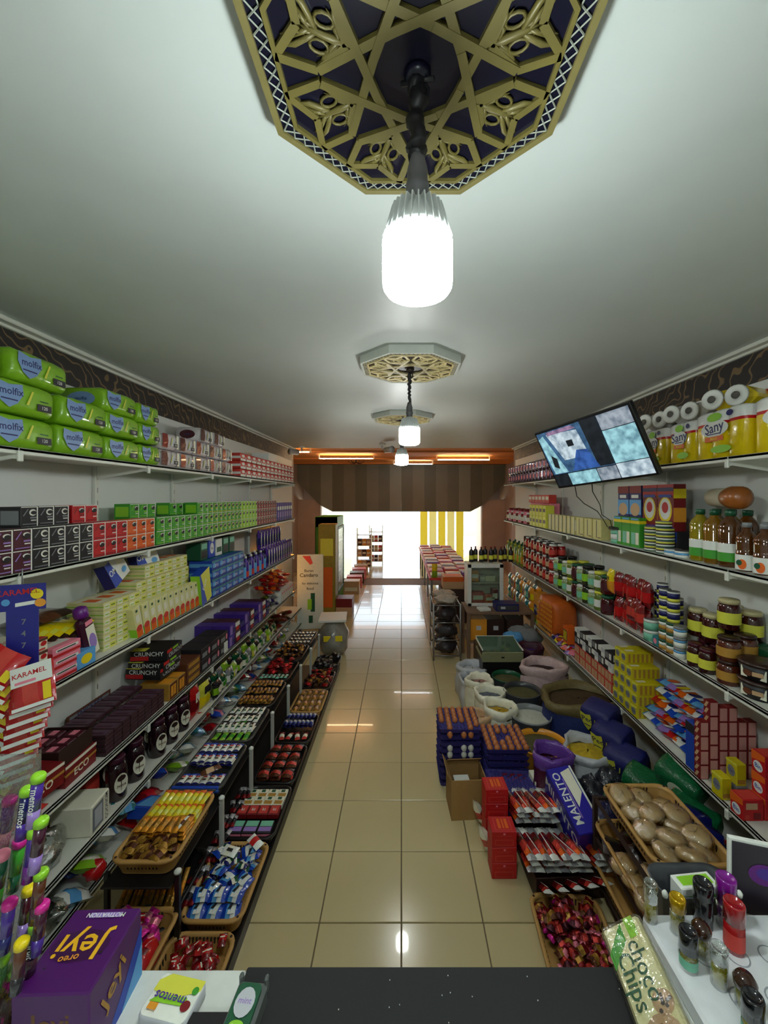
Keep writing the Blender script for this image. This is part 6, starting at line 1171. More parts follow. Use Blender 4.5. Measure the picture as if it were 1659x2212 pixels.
# wire crates by the aisle
wr_ = empty('wire_rack', (.58, 5.45, 0), 'grey wire rack of black bundles beside the aisle', 'rack')
for i in (-1, 1):
    for j in (-1, 1): MB().tube([(i*.17, j*.28, 0), (i*.17, j*.28, .72)], .012, M_steel, 6).obj('post', wr_)
for z in (.06, .26, .48, .70):
    m = MB(); m.tube([(-.17, -.28, z), (.17, -.28, z), (.17, .28, z), (-.17, .28, z), (-.17, -.28, z)], .008, M_steel, 5)
    for k in range(6): m.tube([(-.17, -.24+.09*k, z-.01), (.17, -.24+.09*k, z-.01)], .003, M_steel, 4)
    m.obj('wire_shelf', wr_)
for k in range(3):
    for j in range(2): put(blob('black_bundle', .14, .13, .085, mat('charcoal_wrap', (52, 46, 50), .4, noise=.4, bump=.8), .2, 30+k*2+j, 'bundle'), 'black wrapped bundle in the wire rack, %s, %s' % (layer(k, 3), 'near' if j == 0 else 'far'), (.58, 5.31+.28*j, .07+.21*k), 0, 'black bundles in the wire rack')
for j in range(2): put(blob('white_bundle', .15, .14, .05, mat('dirty_white_wrap', (176, 164, 150), .5, noise=.3, bump=.8), .2, 40+j, 'bundle'), 'crumpled whitish bundle on top of the wire rack, %s' % ['near', 'far'][j], (.58, 5.3+.3*j, .705), 0)
# near right: baskets on a rack
Rt = .09
rk2 = empty('bread_rack', (1.17, 1.90, 0), 'dark brown rack holding tan baskets beside the perfume tray', 'rack')
Mbr = mat('dark_brown_post', (46, 30, 22), .5)
for i in (-1, 1):
    for j in (-1, 1):
        MB().box((i*.155, j*.235, .255), (.022, .022, .51), Mbr, .002).obj('post', rk2)
for z in (.10, .30, .50): 
    m = MB()
    for j in (-1, 1): m.box((0, j*.235, z), (.32, .014, .014), Mbr)
    for i in (-1, 1): m.box((i*.155, 0, z), (.014, .47, .014), Mbr)
    m.obj('rail', rk2)
bkr = basket_proto(.34, .47, .08, M_basket, 'tan_basket')
put(bkr, 'large tan basket of wrapped bread rounds on top of the brown rack', (1.20, 1.88, .512), 0, 'tan baskets on the right')
put(bkr, 'tan basket with dark packs on the middle rail of the brown rack', (1.17, 1.90, .312), 0, 'tan baskets on the right'); put(bkr, 'tan basket lowest in the brown rack', (1.17, 1.90, .112), 0, 'tan baskets on the right')
bun = MB().lathe([(.001, 0), (.045, .0), (.056, .012), (.05, .028), (.03, .036), (.001, .038)], 16, mat('bun_crust', (204, 172, 118), .7, noise=.18, nscale=20))
fm = MB().lathe([(.001, -.001), (.05, -.002), (.063, .012), (.056, .033), (.034, .042), (.001, .044)], 14, film('thin_bun_wrap', (1, .97, .9), .16, .1)); rnd = random.Random(5)
for v in range(len(fm.v)): fm.v[v] = tuple(c+rnd.uniform(-.003, .003) for c in fm.v[v])
BN = P_('wrapped_bun', 'bread', .12, .12, .04, [('bun', bun.mesh('bun'), []), ('clear_wrap', fm.mesh('clear_wrap'), [])])
bp2 = [(-.07, -.15), (.07, -.15), (-.08, -.03), (.05, -.02), (-.07, .09), (.06, .10), (0, .17), (-.02, -.1), (.08, .03), (-.02, .04), (.09, -.09), (-.09, .16), (.0, -.19)]
for i, (x, y) in enumerate(bp2): put(BN, 'pale bread round in clear wrap, large tan basket, %s from its near end%s' % (ORD[sorted(q[1] for q in bp2).index(y)], ' on top' if i > 6 else ''), (1.20+x*1.1, 1.88+y, .55+.022*(i > 6)), (random.uniform(-.35, .35), random.uniform(-.35, .35), i), 'wrapped bread rounds')
for i in range(8): put(BN if i < 5 else P_('dark_pack', 'packet', .1, .1, .04, [(None, bar('dark_pack', 'packet', .12, .1, .04, ['dbrown', 'black', 'dbrown'], i).parts[0][1], [])]), 'wrapped bread in the middle basket' if i < 5 else 'dark glossy pack in the middle basket', (1.04+.1*(i % 2), 1.72+.045*i, .35), (.2, .2, i), 'wrapped bread in the middle basket' if i < 5 else 'dark packs in the middle basket')
bkb = basket_proto(.33, .50, .085, M_basket, 'tan_basket')
put(bkb, 'tan basket of pink red sweets on the floor beside the black mat', (.79, 1.80, .0), -.06, 'tan baskets on the right')
cd = [bar('ruby_sweet', 'candy', .055, .04, .028, ['dred', 'brick', 'maroon'], 3, None, 'f'), bar('pink_sweet', 'candy', .055, .036, .028, ['magenta', 'dred', 'pink'], 4, None, 'f'), bar('bronze_sweet', 'candy', .055, .04, .028, ['brown', 'gold', 'dred'], 5, None, 'f')]
jumble(.79, 1.80, .05, cd, ['ruby foil sweet in the floor basket', 'pink foil sweet in the floor basket', 'bronze foil sweet in the floor basket'], 'foil sweets in the floor basket', 150, .25, .42, .04)
# wall side floor goods
dpb = diaper('diaper_pack', .22, .2, .2, C('navy', 'c'), C('lemon'), 'Ped', 22, N_)
for i in range(3): put(dpb, 'navy and yellow diaper pack, %s along the wall under the detergent shelf' % ORD[i], (1.52, 2.72+.17*i, .22+.06*i), (.3, 0, -1.0), 'navy and yellow packs')
for i in range(3): put(carton('pack_base', .3, .16, .22, C('ink'), cat='carton'), 'dark carton under the navy and yellow packs, %s' % ORD[i], (1.60, 2.72+.17*i, 0), -1.5, 'dark cartons under the packs')
gp2 = P_('green_pack', 'pack', .22, .18, .15, [('wrapper', soft(MB(), .24, .18, .15, mat('bottle_green_film', (16, 92, 52), .25, noise=.3, bump=.6), r=.05, end=.75, nz=.006, seed=3).mesh('wrapper'), []), ('print', (lambda q: (front(q, .2, .15, -.093, [('e', .6, .5, .25, .35, C('ivory')), ('e', .6, .5, .1, .16, C('amber'))]), q)[1])(MB()).mesh('print'), [])])
for i, (x, y, z, a) in enumerate(((1.52, 2.52, .24, -.9), (1.45, 2.36, .20, -1.2), (1.66, 2.40, .36, -1.1), (1.60, 2.24, .26, -1.0), (1.36, 2.48, .12, -.7))): put(gp2, 'glossy dark green pack, %s from the wall corner heap' % ORD[i], (x, y, z), (.35, .1, a), 'glossy green packs')
for i in range(3): put(carton('pack_base', .3, .16, .18, C('ink'), cat='carton'), 'dark carton under the green packs, %s' % ORD[i], (1.56, 2.2+.17*i, 0), -1.5, 'dark cartons under the green packs')
bw = pouch('flour_bag', .16, .1, .24, [W, C('ivory', 'c'), C('navy', 'g'), C('navy', 'g')], [('r', .2, .2, .8, .5, C('gold'))])
for i in range(3): put(bw, 'navy and white bag, %s below the red washing boxes' % ORD[i], (1.54-.02*i, 2.10-.1*i, .28), (.35, 0, -1.0), 'navy and white bags')
for i in range(2): put(pouch('orange_bag', .16, .1, .22, [C('skin', 'c'), C('orange', 'g'), C('brick', 'g')]), 'orange and tan bag, %s beside the navy and white bags' % ORD[i], (1.63, 1.90-.1*i, .24), (.3, 0, -1.1), 'orange and tan bags')
put(carton('pack_base', .5, .3, .22, C('ink'), cat='carton'), 'dark carton under the navy and white bags', (1.60, 1.95, 0), -1.5)
put(P_('purple_pack', 'pack', .24, .2, .14, [('wrapper', soft(MB(), .26, .2, .12, C('violet', 'g'), r=.05, end=.8, nz=.005, seed=6).mesh('wrapper'), []), ('print', MB().box((.03, 0, .121), (.16, .17, .004), W).box((.05, 0, .1235), (.05, .16, .002), C('dred')).mesh('print'), [])]), 'purple pack with white and red top under the detergent shelf end', (1.44, 1.66, .34), (0, .1, -1.2))
put(carton('pack_base', .5, .3, .34, C('ink'), cat='carton'), 'dark carton under the purple pack', (1.5, 1.62, 0), -1.5)
put(P_('grey_pack', 'pack', .2, .2, .1, [(None, soft(MB(), .26, .22, .1, C('silver', 'g'), r=.04, end=.8, nz=.006, seed=7).mesh('grey_pack'), [])]), 'grey green wrapped pack beside the purple pack', (1.52, 1.42, .36), -.9)
blkb = mat('black_bag_film', (34, 36, 46), .18, noise=.2, bump=.9, coat=.4)
for i, (x, y, z, r) in enumerate(((1.24, 2.62, .10, .11), (1.20, 2.40, .12, .11), (1.38, 2.44, .12, .11), (1.26, 2.22, .14, .10), (1.36, 2.66, .16, .10))): put(blob('black_bag', r, r*.9, r*.8, [blkb, mat('navy_bag_film', (30, 30, 70), .2, noise=.3, bump=.9)][i % 2], .22, 50+i, 'bag'), 'crumpled dark plastic bag, %s in the heap behind the indigo box' % ORD[i], (x, y, z), i, 'crumpled dark bags')

# ================= COUNTER =================
ZC = 1.07
ct_ = empty('counter', (0, .297, 0), 'white counter with black rubber top panel at the shop end', 'counter')
MB().box((-1.1, .10, ZC-.02), (1.54, .95, .04), mat('white_counter_board', (214, 216, 208), .35), .004).obj('worktop', ct_)
MB().box((1.05, .10, ZC-.02), (1.1, .95, .04), mat('white_counter_board', (214, 216, 208), .35), .004).obj('worktop', ct_)
for x in (-1.2, 1.2): MB().box((x, .1, .53), (.7, .85, 1.02), mat('counter_side', (170, 170, 165), .5), .004).obj('base', ct_)
mm = MB(); mm.box((.09, .10, ZC-.012), (.84, .955, .03), mat('black_speckled_rubber', (24, 25, 26), .75, noise=.1, nscale=200), .003); rnd = random.Random(2)
sp2 = MB()
for k in range(46): sp2.box((rnd.uniform(-.3, .48), rnd.uniform(.1, .56), ZC+.0035), (.0016, .0016, .001), W)
mm.obj('rubber_top', ct_); sp2.obj('white_specks', ct_)['kind'] = 'stuff'
MB().box((.09, .10, .5), (.82, .85, .98), K).obj('base', ct_)
# purple box
jb = MB(); pm = mat('purple_card', (74, 14, 92), .4, noise=.06); jb.box((0, 0, .071), (.135, .15, .142), pm, .003)
jl = MB(); yl = mat('yellow_orange_print', (232, 176, 30), .4)
on_face(jl, 'top', .135, .15, .142, [('e', .46, .52, .40, .2, mat('dark_plum_print', (60, 8, 66), .4)), ('t', 'Jeyi', .46, .52, .064, yl, math.pi), ('r', .30, .86, .78, .93, C('lav')), ('t', 'MOTIVATION', .54, .895, .0125, W, math.pi), ('t', 'oreo', .42, .36, .018, C('amber'), math.pi+.15), ('e', .82, .42, .02, .015, K), ('e', .2, .25, .015, .012, K)])
on_face(jl, 'far', .135, .15, .142, [('q', [(.25, .0), (1, .0), (1, .75), (.6, .3)], C('blue')), ('q', [(.55, .0), (1, .0), (1, .5), (.8, .25)], C('sky')), ('t', 'Jeyi', .42, .62, .05, C('gold'), .5)])
on_face(jl, 'front', .135, .15, .142, [('t', 'Jeyi', .5, .62, .05, mat('dull_gold_print', (110, 70, 20), .5))])
fq = MB(); fq.M = T(0, .085, .142) @ Matrix.Rotation(-1.3, 4, 'X'); fq.box((0, 0, .02), (.13, .002, .04), C('brown'))
put(P_('purple_box', 'box', .135, .15, .142, [('body', jb.mesh('body'), []), ('lettering', jl.mesh('lettering'), [])]), 'purple box with golden lettering standing on the counter end', (-.615, .785, ZC), .03)
0 and put(P_('yellow_flap_box', 'box', .03, .1, .14, [(None, MB().box((0, 0, .06), (.02, .12, .12), C('silver'), .003).box((.011, -.02, .04), (.003, .05, .06), C('yellow')).mesh('yellow_flap_box'), [])]), 'thin grey and yellow box against the purple box', (-.54, .80, ZC), .1)
# mint tin
mi = MB(); mi.loft([[(x, y, z) for x, y in rr(.10+a, .075+a, .012)] for a, z in ((-.004, 0), (0, .004), (0, .022), (-.004, .026))], C('silver', 'l'), True, (True, True))
ml2 = MB(); ml2.prism(rr(.094, .069, .01), .026, .0268, mat('tin_white', (236, 238, 226), .3))
mp_ = MB(); on_face(mp_, 'top', .094, .069, .0275, [('q', [(.0, .55), (.5, .45), (1, .75), (1, 1), (.2, 1), (.0, .8)], C('lemon')), ('q', [(.05, .3), (.9, .35), (.8, .55), (.2, .5)], C('lime')), ('e', .86, .36, .1, .13, C('dred')), ('e', .90, .72, .07, .1, C('green')), ('t', 'mentos', .45, .45, .022, C('violet'), math.pi), ('r', .10, .12, .3, .28, C('amber'))])
put(P_('mint_tin', 'mint tin', .1, .075, .028, [('tin', mi.mesh('tin'), []), ('lid', ml2.mesh('lid'), []), ('print', mp_.mesh('print'), [])]), 'white mint tin with yellow and lime print lying on the counter', (-.448, .80, ZC), -.18)
put(P_('mint_tin', 'mint tin', .1, .075, .028, [('tin', mi.mesh('tin'), []), ('lid', ml2.mesh('lid'), [])]), 'second pale tin just below the mint tin', (-.43, .71, ZC), -.1)
gt = MB(); gt.box((0, 0, .02), (.058, .10, .04), mat('grey_tray', (96, 100, 98), .4), .006); g2 = MB(); g2.prism(rr(.046, .08, .01), .04, .046, C('dgreen')); g3 = MB(); on_face(g3, 'top', .046, .08, .047, [('e', .5, .6, .4, .3, C('silver')), ('t', 'mint', .5, .62, .014, C('lav')), ('e', .5, .16, .3, .1, C('lime')), ('e', .35, .12, .1, .06, W)]); g4 = MB()
for s in (-1, 1): g4.box((s*.026, .05, .035), (.008, .012, .03), mat('grey_tray', (96, 100, 98), .4), .003)
put(P_('green_gum_pack', 'gum pack', .058, .1, .047, [('tray', gt.mesh('tray'), []), ('pack', g2.mesh('pack'), []), ('print', g3.mesh('print'), []), ('clip', g4.mesh('clip'), [])]), 'dark green mint pack in a grey clip tray at the mat edge', (-.298, .765, ZC+.004), -.08)
put(carton('dark_tray', .1, .05, .02, K, cat='tray'), 'small black tray between the tin and the green pack', (-.355, .76, ZC), 0)
# chocolate chip pack
ch = empty('cookie_pack', (.475, .745, ZC+.055), 'cream pack of chocolate chip cookies tilted against the perfume bottles', 'cookie pack', rot=(0, -.55, -.10))
MB().box((0, 0, 0), (.085, .30, .05), mat('cream_cookie_card', (214, 206, 150), .4), .005).obj('box', ch)
cp2 = MB(); Mi = T(0, 0, .0256)
def FL(pts, m, z=.0262): cp2.add([(x, y, z) for x, y in pts], [tuple(range(len(pts)))], m)
FL([(-.042, .10), (.0, .145), (.0, .11), (-.042, .07)], C('green')); FL([(.01, .15), (.03, .15), (.03, .11), (.01, .11)], C('lime'))
for (x, y, r) in ((.0, -.045, .034), (.0, -.115, .034), (.02, .0, .02)):
    FL([(x+r*math.cos(t*.4488), y+r*math.sin(t*.4488)) for t in range(14)], mat('cookie_print', (176, 140, 100), .6), .0262)
    rnd = random.Random(3)
    for k in range(9): a, q = rnd.uniform(0, 6.28), rnd.uniform(0, r*.85); cx, cy = x+q*math.cos(a), y+q*math.sin(a); FL([(cx+.004*math.cos(t*1.047), cy+.004*math.sin(t*1.047)) for t in range(6)], C('dbrown'), .0264)
cp2.text('choco', .042, C('dgreen'), T(.012, .055, .0266) @ Matrix.Rotation(-math.pi/2, 4, 'Z')); cp2.text('Chips', .042, C('dgreen'), T(-.018, .045, .0266) @ Matrix.Rotation(-math.pi/2, 4, 'Z')); cp2.obj('print', ch)
fw = MB(); fw.box((0, 0, 0), (.094, .315, .058), film('pack_film', (1, 1, 1), .10, .08), .01); fw.obj('clear_wrap', ch)
# perfume tray
pt = empty('perfume_tray', (.84, .70, ZC), 'white board with round holes holding perfume bottles', 'tray')
ZB = .04
MB().box((0, 0, ZB/2), (.56, .50, ZB), mat('white_foam_board', (222, 224, 226), .35), .006).obj('board', pt)
for i in range(6):
    for j in range(5):
        MB().lathe([(.019, ZB+.0004), (.0205, ZB+.0016), (.022, ZB+.0004)], 20, mat('hole_lip', (150, 154, 160), .4), caps=(False, False), c=(-.20+.07*i+.018*(j % 2), .16-.075*j, 0)).obj('hole', pt)
PZ = ZC+ZB
def perfume(nm, r, h, liquid, cap, caph, shape='cyl', lab=None):
    clear = film('perfume_glass', (.93, .96, .92), .16, .04)
    if shape == 'cyl': b = MB().lathe([(r, 0), (r, h-caph), (r*.5, h-caph+.004)], 18, clear if liquid else cap); l = MB().lathe([(r*.86, .004), (r*.86, (h-caph)*.72)], 16, liquid or cap)
    c = MB()
    if shape == 'ball': c.lathe([(r*.5, h-caph), (r*1.15, h-caph*.75), (r*1.2, h-caph*.4), (r*.8, h-caph*.08), (.001, h)], 18, cap); b = MB().lathe([(r, 0), (r, h-caph), (r*.5, h-caph+.004)], 18, clear); l = MB().lathe([(r*.86, .004), (r*.86, (h-caph)*.72)], 16, liquid or cap)
    else: c.lathe([(r*1.04, h-caph), (r*1.04, h-.003), (r*.98, h), (r*.8, h), (r*.78, h-.003), (.001, h-.003)], 20, cap)
    parts = [('bottle', b.mesh('bottle'), []), ('perfume', l.mesh('perfume'), []), ('cap', c.mesh('cap'), [])]
    if lab: q = MB().lathe([(r*1.02, .008), (r*1.02, (h-caph)*.7)], 18, lab, caps=(False, False)); parts.append(('label', q.mesh('label'), []))
    return P_(nm, 'perfume bottle', 2*r, 2*r, h, parts)
yel = mat('yellow_perfume', (176, 160, 20), .1, noise=0, trans=.4); gld = mat('gold_mirror_cap', (190, 150, 20), .12, metal=.5, noise=0); brc = mat('dark_brown_cap', (52, 26, 14), .12, noise=.0, coat=.5); blc = mat('gloss_black_cap', (20, 20, 24), .15, noise=0, coat=.4); clr = film('clear_cap', (.86, .9, .88), .3, .06); slv = mat('silver_cap', (170, 172, 170), .12, metal=.8, noise=0)
def pb(px, py, Y, p, label, rz=0): 
    v = at(px, py, Y); put(p, label, (v.x, v.y, PZ if v.z > .9 else v.z), rz, 'perfume bottles')
pc = [perfume('perfume_bottle', .0155, .095, yel, clr, .045), perfume('perfume_bottle', .017, .085, yel, gld, .03), perfume('perfume_bottle', .017, .075, yel, brc, .035, 'ball'), perfume('perfume_bottle', .0185, .085, yel, blc, .045, 'cyl', C('mint')), perfume('perfume_bottle', .0165, .085, yel, clr, .03), perfume('perfume_bottle', .018, .07, yel, brc, .035, 'ball')]
rb2 = perfume('perfume_bottle', .019, .10, None, mat('ruby_bottle', (150, 8, 16), .15, noise=.1, coat=.6), .04, 'cyl', C('brick'))
L = [(.590, .925, 0, 'perfume bottle with tall clear cap, farthest along the tray edge'), (.635, .900, 1, 'perfume bottle with bright gold yellow cap, beside the tall clear cap'), (.655, .855, 2, 'perfume bottle with round dark brown cap behind the black cap'), (.610, .830, 3, 'perfume bottle with tall black cap above a mint label'), (.650, .800, 4, 'perfume bottle with clear flat cap, between the two brown caps'), (.672, .765, 5, 'perfume bottle with round brown cap nearer the camera'), (.648, .72, 3, 'black capped perfume bottle near the bottom picture edge'), (.682, .70, 1, 'gold capped perfume bottle at the bottom picture edge')]
for x, y, k, lab in L: put(pc[k], lab, (x-.018, y+.01, PZ), 0, 'perfume bottles', .9)
put(rb2, 'tall ruby red bottle standing alone on the white board', (.715, .875, PZ), -.2, 'perfume bottles')
put(perfume('perfume_bottle', .019, .095, None, blc, .03), 'tall black bottle behind the ruby bottle', (.685, .925, PZ), 0, 'perfume bottles')
put(perfume('perfume_bottle', .019, .11, mat('violet_perfume', (90, 30, 110), .1, noise=0, trans=.3), mat('magenta_purple_cap', (120, 14, 130), .15, noise=0, coat=.4), .055), 'clear bottle with magenta purple cap beside the ruby bottle', (.735, .922, PZ), 0, 'perfume bottles')
put(perfume('perfume_bottle', .023, .10, mat('smoky_perfume', (110, 116, 108), .1, noise=0, trans=.5), slv, .035), 'clear bottle with silver cap at the right picture edge', (.79, .83, PZ), 0, 'perfume bottles')
put(perfume('perfume_bottle', .018, .07, None, mat('teal_tub', (14, 84, 74), .2, noise=.1), .02), 'small teal jar in front of the white board', (.565, .655, ZC), 0, 'perfume bottles')
og = empty('organiser', (.712, 1.0, ZC-.03), 'dark grey plastic organiser with white corner knobs behind the perfume tray', 'organiser')
m = MB(); gm_ = mat('dark_grey_bin', (64, 66, 70), .4)
m.loft([[(x, y, .002) for x, y in rr(.17, .07, .03)], [(x, y, .094) for x, y in rr(.185, .085, .035)], [(x, y, .10) for x, y in rr(.195, .095, .038)], [(x, y, .094) for x, y in rr(.175, .075, .03)], [(x, y, .01) for x, y in rr(.16, .06, .03)]], gm_, True, (True, False)); m.obj('bin', og)
for s in (-1, 1): MB().lathe([(.006, .094), (.007, .102), (.003, .108)], 10, W, (s*.088, -.036, 0)).obj('knob', og)
put(carton('white_red_box', .10, .04, .09, W, [('r', .0, .6, 1, .8, C('green')), ('r', 0, .1, 1, .4, C('dred'))], [], [('r', .1, .2, .9, .8, C('lime'))], 'box'), 'small white, green and red box inside the grey organiser', (.72, 1.0, ZC-.02), .1)
bc = MB(); bc.box((0, 0, .09), (.20, .012, .18), C('white'), .001); bc2 = MB(); bc2.box((0, -.007, .09), (.188, .003, .168), mat('charcoal_plum_card', (42, 34, 44), .4)); bc3 = MB(); front(bc3, .2, .18, -.0092, [('e', .35, .6, .16, .14, C('purple')), ('e', .37, .62, .1, .08, C('violet'))])
put(P_('dark_card_box', 'display card', .2, .012, .18, [('white_border', bc.mesh('white_border'), []), ('card', bc2.mesh('card'), []), ('print', bc3.mesh('print'), [])]), 'charcoal card with white border and purple circle behind the bottles', (.90, .975, ZC-.005), (0, 0, -.30))
# tube stand at the picture edge
ts = empty('tube_stand', (-.72, .74, ZC), 'clear acrylic stand of sweet tubes at the left picture edge', 'stand')
for (x, z) in ((-.1, .0), (.02, .0)): MB().box((x, 0, .26), (.006, .10, .52), film('acrylic', (.9, .94, .94), .10, .04), .001).obj('acrylic_wall', ts)
MB().box((-.04, .05, .26), (.12, .004, .50), film('acrylic', (.9, .94, .94), .10, .04)).obj('acrylic_back', ts); MB().box((-.04, 0, .003), (.14, .12, .006), C('silver', 'l')).obj('foot', ts)
def swt(c1, c2, cap, txt):
    b = MB().lathe([(.0105, -.105), (.0105, -.07)], 12, C(c2, 'g')).lathe([(.0106, -.07), (.0106, -.012)], 12, C(c1, 'g')); b.text(txt, .017, W, T(.0, -.0112, -.05) @ RX90 @ Matrix.Rotation(-math.pi/2, 4, 'Z')) if txt else None
    c = MB().lathe([(.0125, -.014), (.013, -.003), (.010, .001), (.004, .002)], 14, C(cap, 'l'))
    return P_('sweet_tube', 'sweet tube', .025, .025, .11, [('tube', b.mesh('tube'), []), ('cap', c.mesh('cap'), [])])
TB = [('violet', 'lav', 'lime', 'mentos'), ('navy', 'violet', 'lime', 'mentos'), ('purple', 'pink', 'magenta', ''), ('plum', 'lav', 'lime', ''), ('violet', 'purple', 'lime', ''), ('green', 'dgreen', 'magenta', ''), ('dgreen', 'green', 'pink', ''), ('brown', 'plum', 'lime', ''), ('maroon', 'lav', 'yellow', ''), ('violet', 'navy', 'magenta', ''), ('plum', 'violet', 'magenta', ''), ('ink', 'plum', 'lime', 'fruit'), ('brown', 'ink', 'yellow', ''), ('green', 'brown', 'lime', '')]
PX = [(84, 1672), (60, 1701), (22, 1722), (90, 1768), (76, 1790), (44, 1812), (6, 1840), (90, 1880), (64, 1915), (22, 1944), (92, 1950), (78, 1995), (48, 2030), (6, 2065)]
tcn = dict(lime='lime', magenta='magenta', pink='pink', yellow='yellow')
for k, ((px, py), tb_) in enumerate(zip(PX, TB)):
    v = at(px, py, .70+.02*(k % 3)); put(swt(*tb_), 'sweet tube with %s cap, %s from the top of the acrylic stand' % (tcn[tb_[2]], ORD[k]), v, (random.uniform(-.04, .04), .12, .3), 'capped sweet tubes', .85)
for k in range(6): v = at(12+random.uniform(0, 70), 2090+22*k, .74); put(swt('brown', 'plum', ['lime', 'magenta', 'yellow'][k % 3], ''), 'sweet tube low in the acrylic stand, %s from its foot' % ORD[5-k], v, (0, .12, .3), 'capped sweet tubes')

# ================= FAR ZONE =================
bn = empty('banner_stand', (-1.42, 6.35, 0), 'white stand panel with script and green bottle print beyond the rack', 'banner', rot=(0, 0, .12))
MB().box((0, 0, .60), (.40, .02, 1.16), mat('banner_white', (206, 212, 204), .5), .003).obj('panel', bn)
m = MB(); front(m, .40, 1.16, -.0115, [('t', 'Buran', .45, .80, .06, C('ink')), ('t', 'Candaro', .45, .74, .08, K), ('t', 'for delicious', .5, .63, .05, C('dgrey')), ('t', 'food', .5, .56, .06, C('dgrey')), ('r', .52, .25, .68, .5, C('dgreen')), ('r', .40, .28, .56, .42, C('lime')), ('r', .45, .1, .6, .2, C('dgreen')), ('q', [(.2, 1.0), (.5, 1.0), (.6, .9), (.5, .88)], C('brick'))]); m.M = None; m.obj('print', bn)
for s in (-1, 1): MB().box((s*.15, 0, .01), (.03, .3, .02), M_blackm).obj('foot', bn)
def fridge(x, y, rot, label, c):
    f = empty('drinks_fridge', (x, y, 0), label, 'fridge', rot=(0, 0, rot)); g = C(c)
    m = MB(); [m.box(a, b, g, .005) for a, b in (((0, .2, .85), (.8, .02, 1.7)), ((-.39, 0, .85), (.02, .42, 1.7)), ((.39, 0, .85), (.02, .42, 1.7)), ((0, 0, .12), (.8, .42, .24)), ((0, 0, 1.6), (.8, .42, .2)))]; m.obj('body', f)
    m = MB(); [m.box(a, b, C('dgreen'), .003) for a, b in (((-.37, -.215, .87), (.05, .02, 1.26)), ((.37, -.215, .87), (.05, .02, 1.26)), ((0, -.215, 1.48), (.8, .02, .05)), ((0, -.215, .26), (.8, .02, .05)))]; m.obj('door_frame', f)
    MB().box((0, -.213, .87), (.7, .004, 1.2), film('fridge_pane', (.92, .98, 1), .25, .03)).obj('pane', f)
    for z in (.3, .6, .9, 1.2): MB().box((0, .0, z), (.76, .36, .012), M_shelf).obj('shelf', f)
    return f
fridge(-1.42, 8.1, math.pi/2, 'green framed glass door drinks fridge beside the far aisle', 'green')
fb_ = bottle('drink_bottle', .035, .22, mat('clear_drink', (190, 210, 200), .1, noise=.1, trans=.3), C('green', 'l'), C('sky'), seg=8)
for k in range(4):
    for i in range(7): put(fb_, 'pale drink bottle in the glass fridge, %s from the banner, %s' % (ORD[i], layer(k, 4)), (-1.30, 7.80+.1*i, .306+.3*k), 0, 'drink bottles in the fridge')
yc = MB(); yc.box((0, 0, .8), (.3, .3, 1.6), mat('mustard_column', (150, 130, 40), .5, noise=.2), .01)
put(P_('yellow_column', 'display', .3, .3, 1.6, [('body', yc.mesh('body'), []), ('print', MB().box((0, -.152, .5), (.2, .004, .7), C('orange')).box((0, -.153, 1.2), (.22, .004, .3), C('lemon')).mesh('print'), [])]), 'narrow mustard yellow display column beside the glass fridge', (-1.30, 7.25, 0), 0)
put(P_('plastic_bundle', 'bundle', .4, .5, .5, [('wrap', blob('w', .21, .26, .24, mat('smoky_clear_wrap', (150, 146, 138), .2, noise=.4, bump=.9, nscale=8), .12, 60).parts[0][1], []), ('yellow_label', MB().box((0, -.235, .26), (.24, .02, .07), C('yellow'), .005).mesh('yellow_label'), [])]), 'film wrapped grey bundle with yellow label beyond the sweet trays', (-.90, 5.45, 0), .1)
put(P_('white_sheet_stack', 'stack', .3, .3, .03, [(None, MB().box((0, 0, .015), (.36, .4, .03), W, .004).mesh('white_sheet_stack'), [])]), 'flat white sheets lying on the film wrapped bundle', (-.92, 5.5, .44), .1)
put(carton('maroon_crate', .28, .3, .3, C('dred', 'p'), [('r', 0, .0, 1, .5, C('skin'))], cat='crate'), 'maroon and tan crate on the floor beyond the film wrapped bundle', (-1.0, 7.25, 0), 0)
for i in range(5): put(carton('snack_carton', .34, .3, .26, C(['skin', 'brick', 'brown', 'pink', 'skin'][i]), [('r', .1, .2, .9, .5, C('ivory'))], cat='carton'), 'pale snack carton along the far aisle, %s beyond the maroon crate' % ORD[i], (-1.08, 8.9+.5*i, 0), .05*i, 'snack cartons along the far aisle')
def stand(x, y, c, lab, idx):
    f = empty('goods_stand', (x, y, 0), lab, 'stand', 'far goods stands')
    for i in (-1, 1): MB().box((i*.2, 0, .6), (.02, .3, 1.2), M_shelf).obj('side', f)
    for z in (.1, .4, .7, 1.0): MB().box((0, 0, z), (.4, .3, .02), M_shelf).obj('shelf', f)
    for k, z in enumerate((.11, .41, .71)):
        for i in range(3): put(carton('stand_box', .11, .2, .18, C(c[(k+i) % 3]), [('r', .1, .3, .9, .6, C('ivory'))], cat='box'), 'box on the %s goods stand, %s, %s from the wall' % (idx, layer(k, 3), ORD[i]), (x-.125+.125*i, y, z), 0, 'boxes on the goods stands')
stand(-1.05, 11.6, ['amber', 'skin', 'brown'], 'white goods stand with amber and tan boxes', 'amber'); stand(-.78, 12.6, ['brick', 'maroon', 'skin'], 'white goods stand with brick red boxes nearer the street', 'brick red')
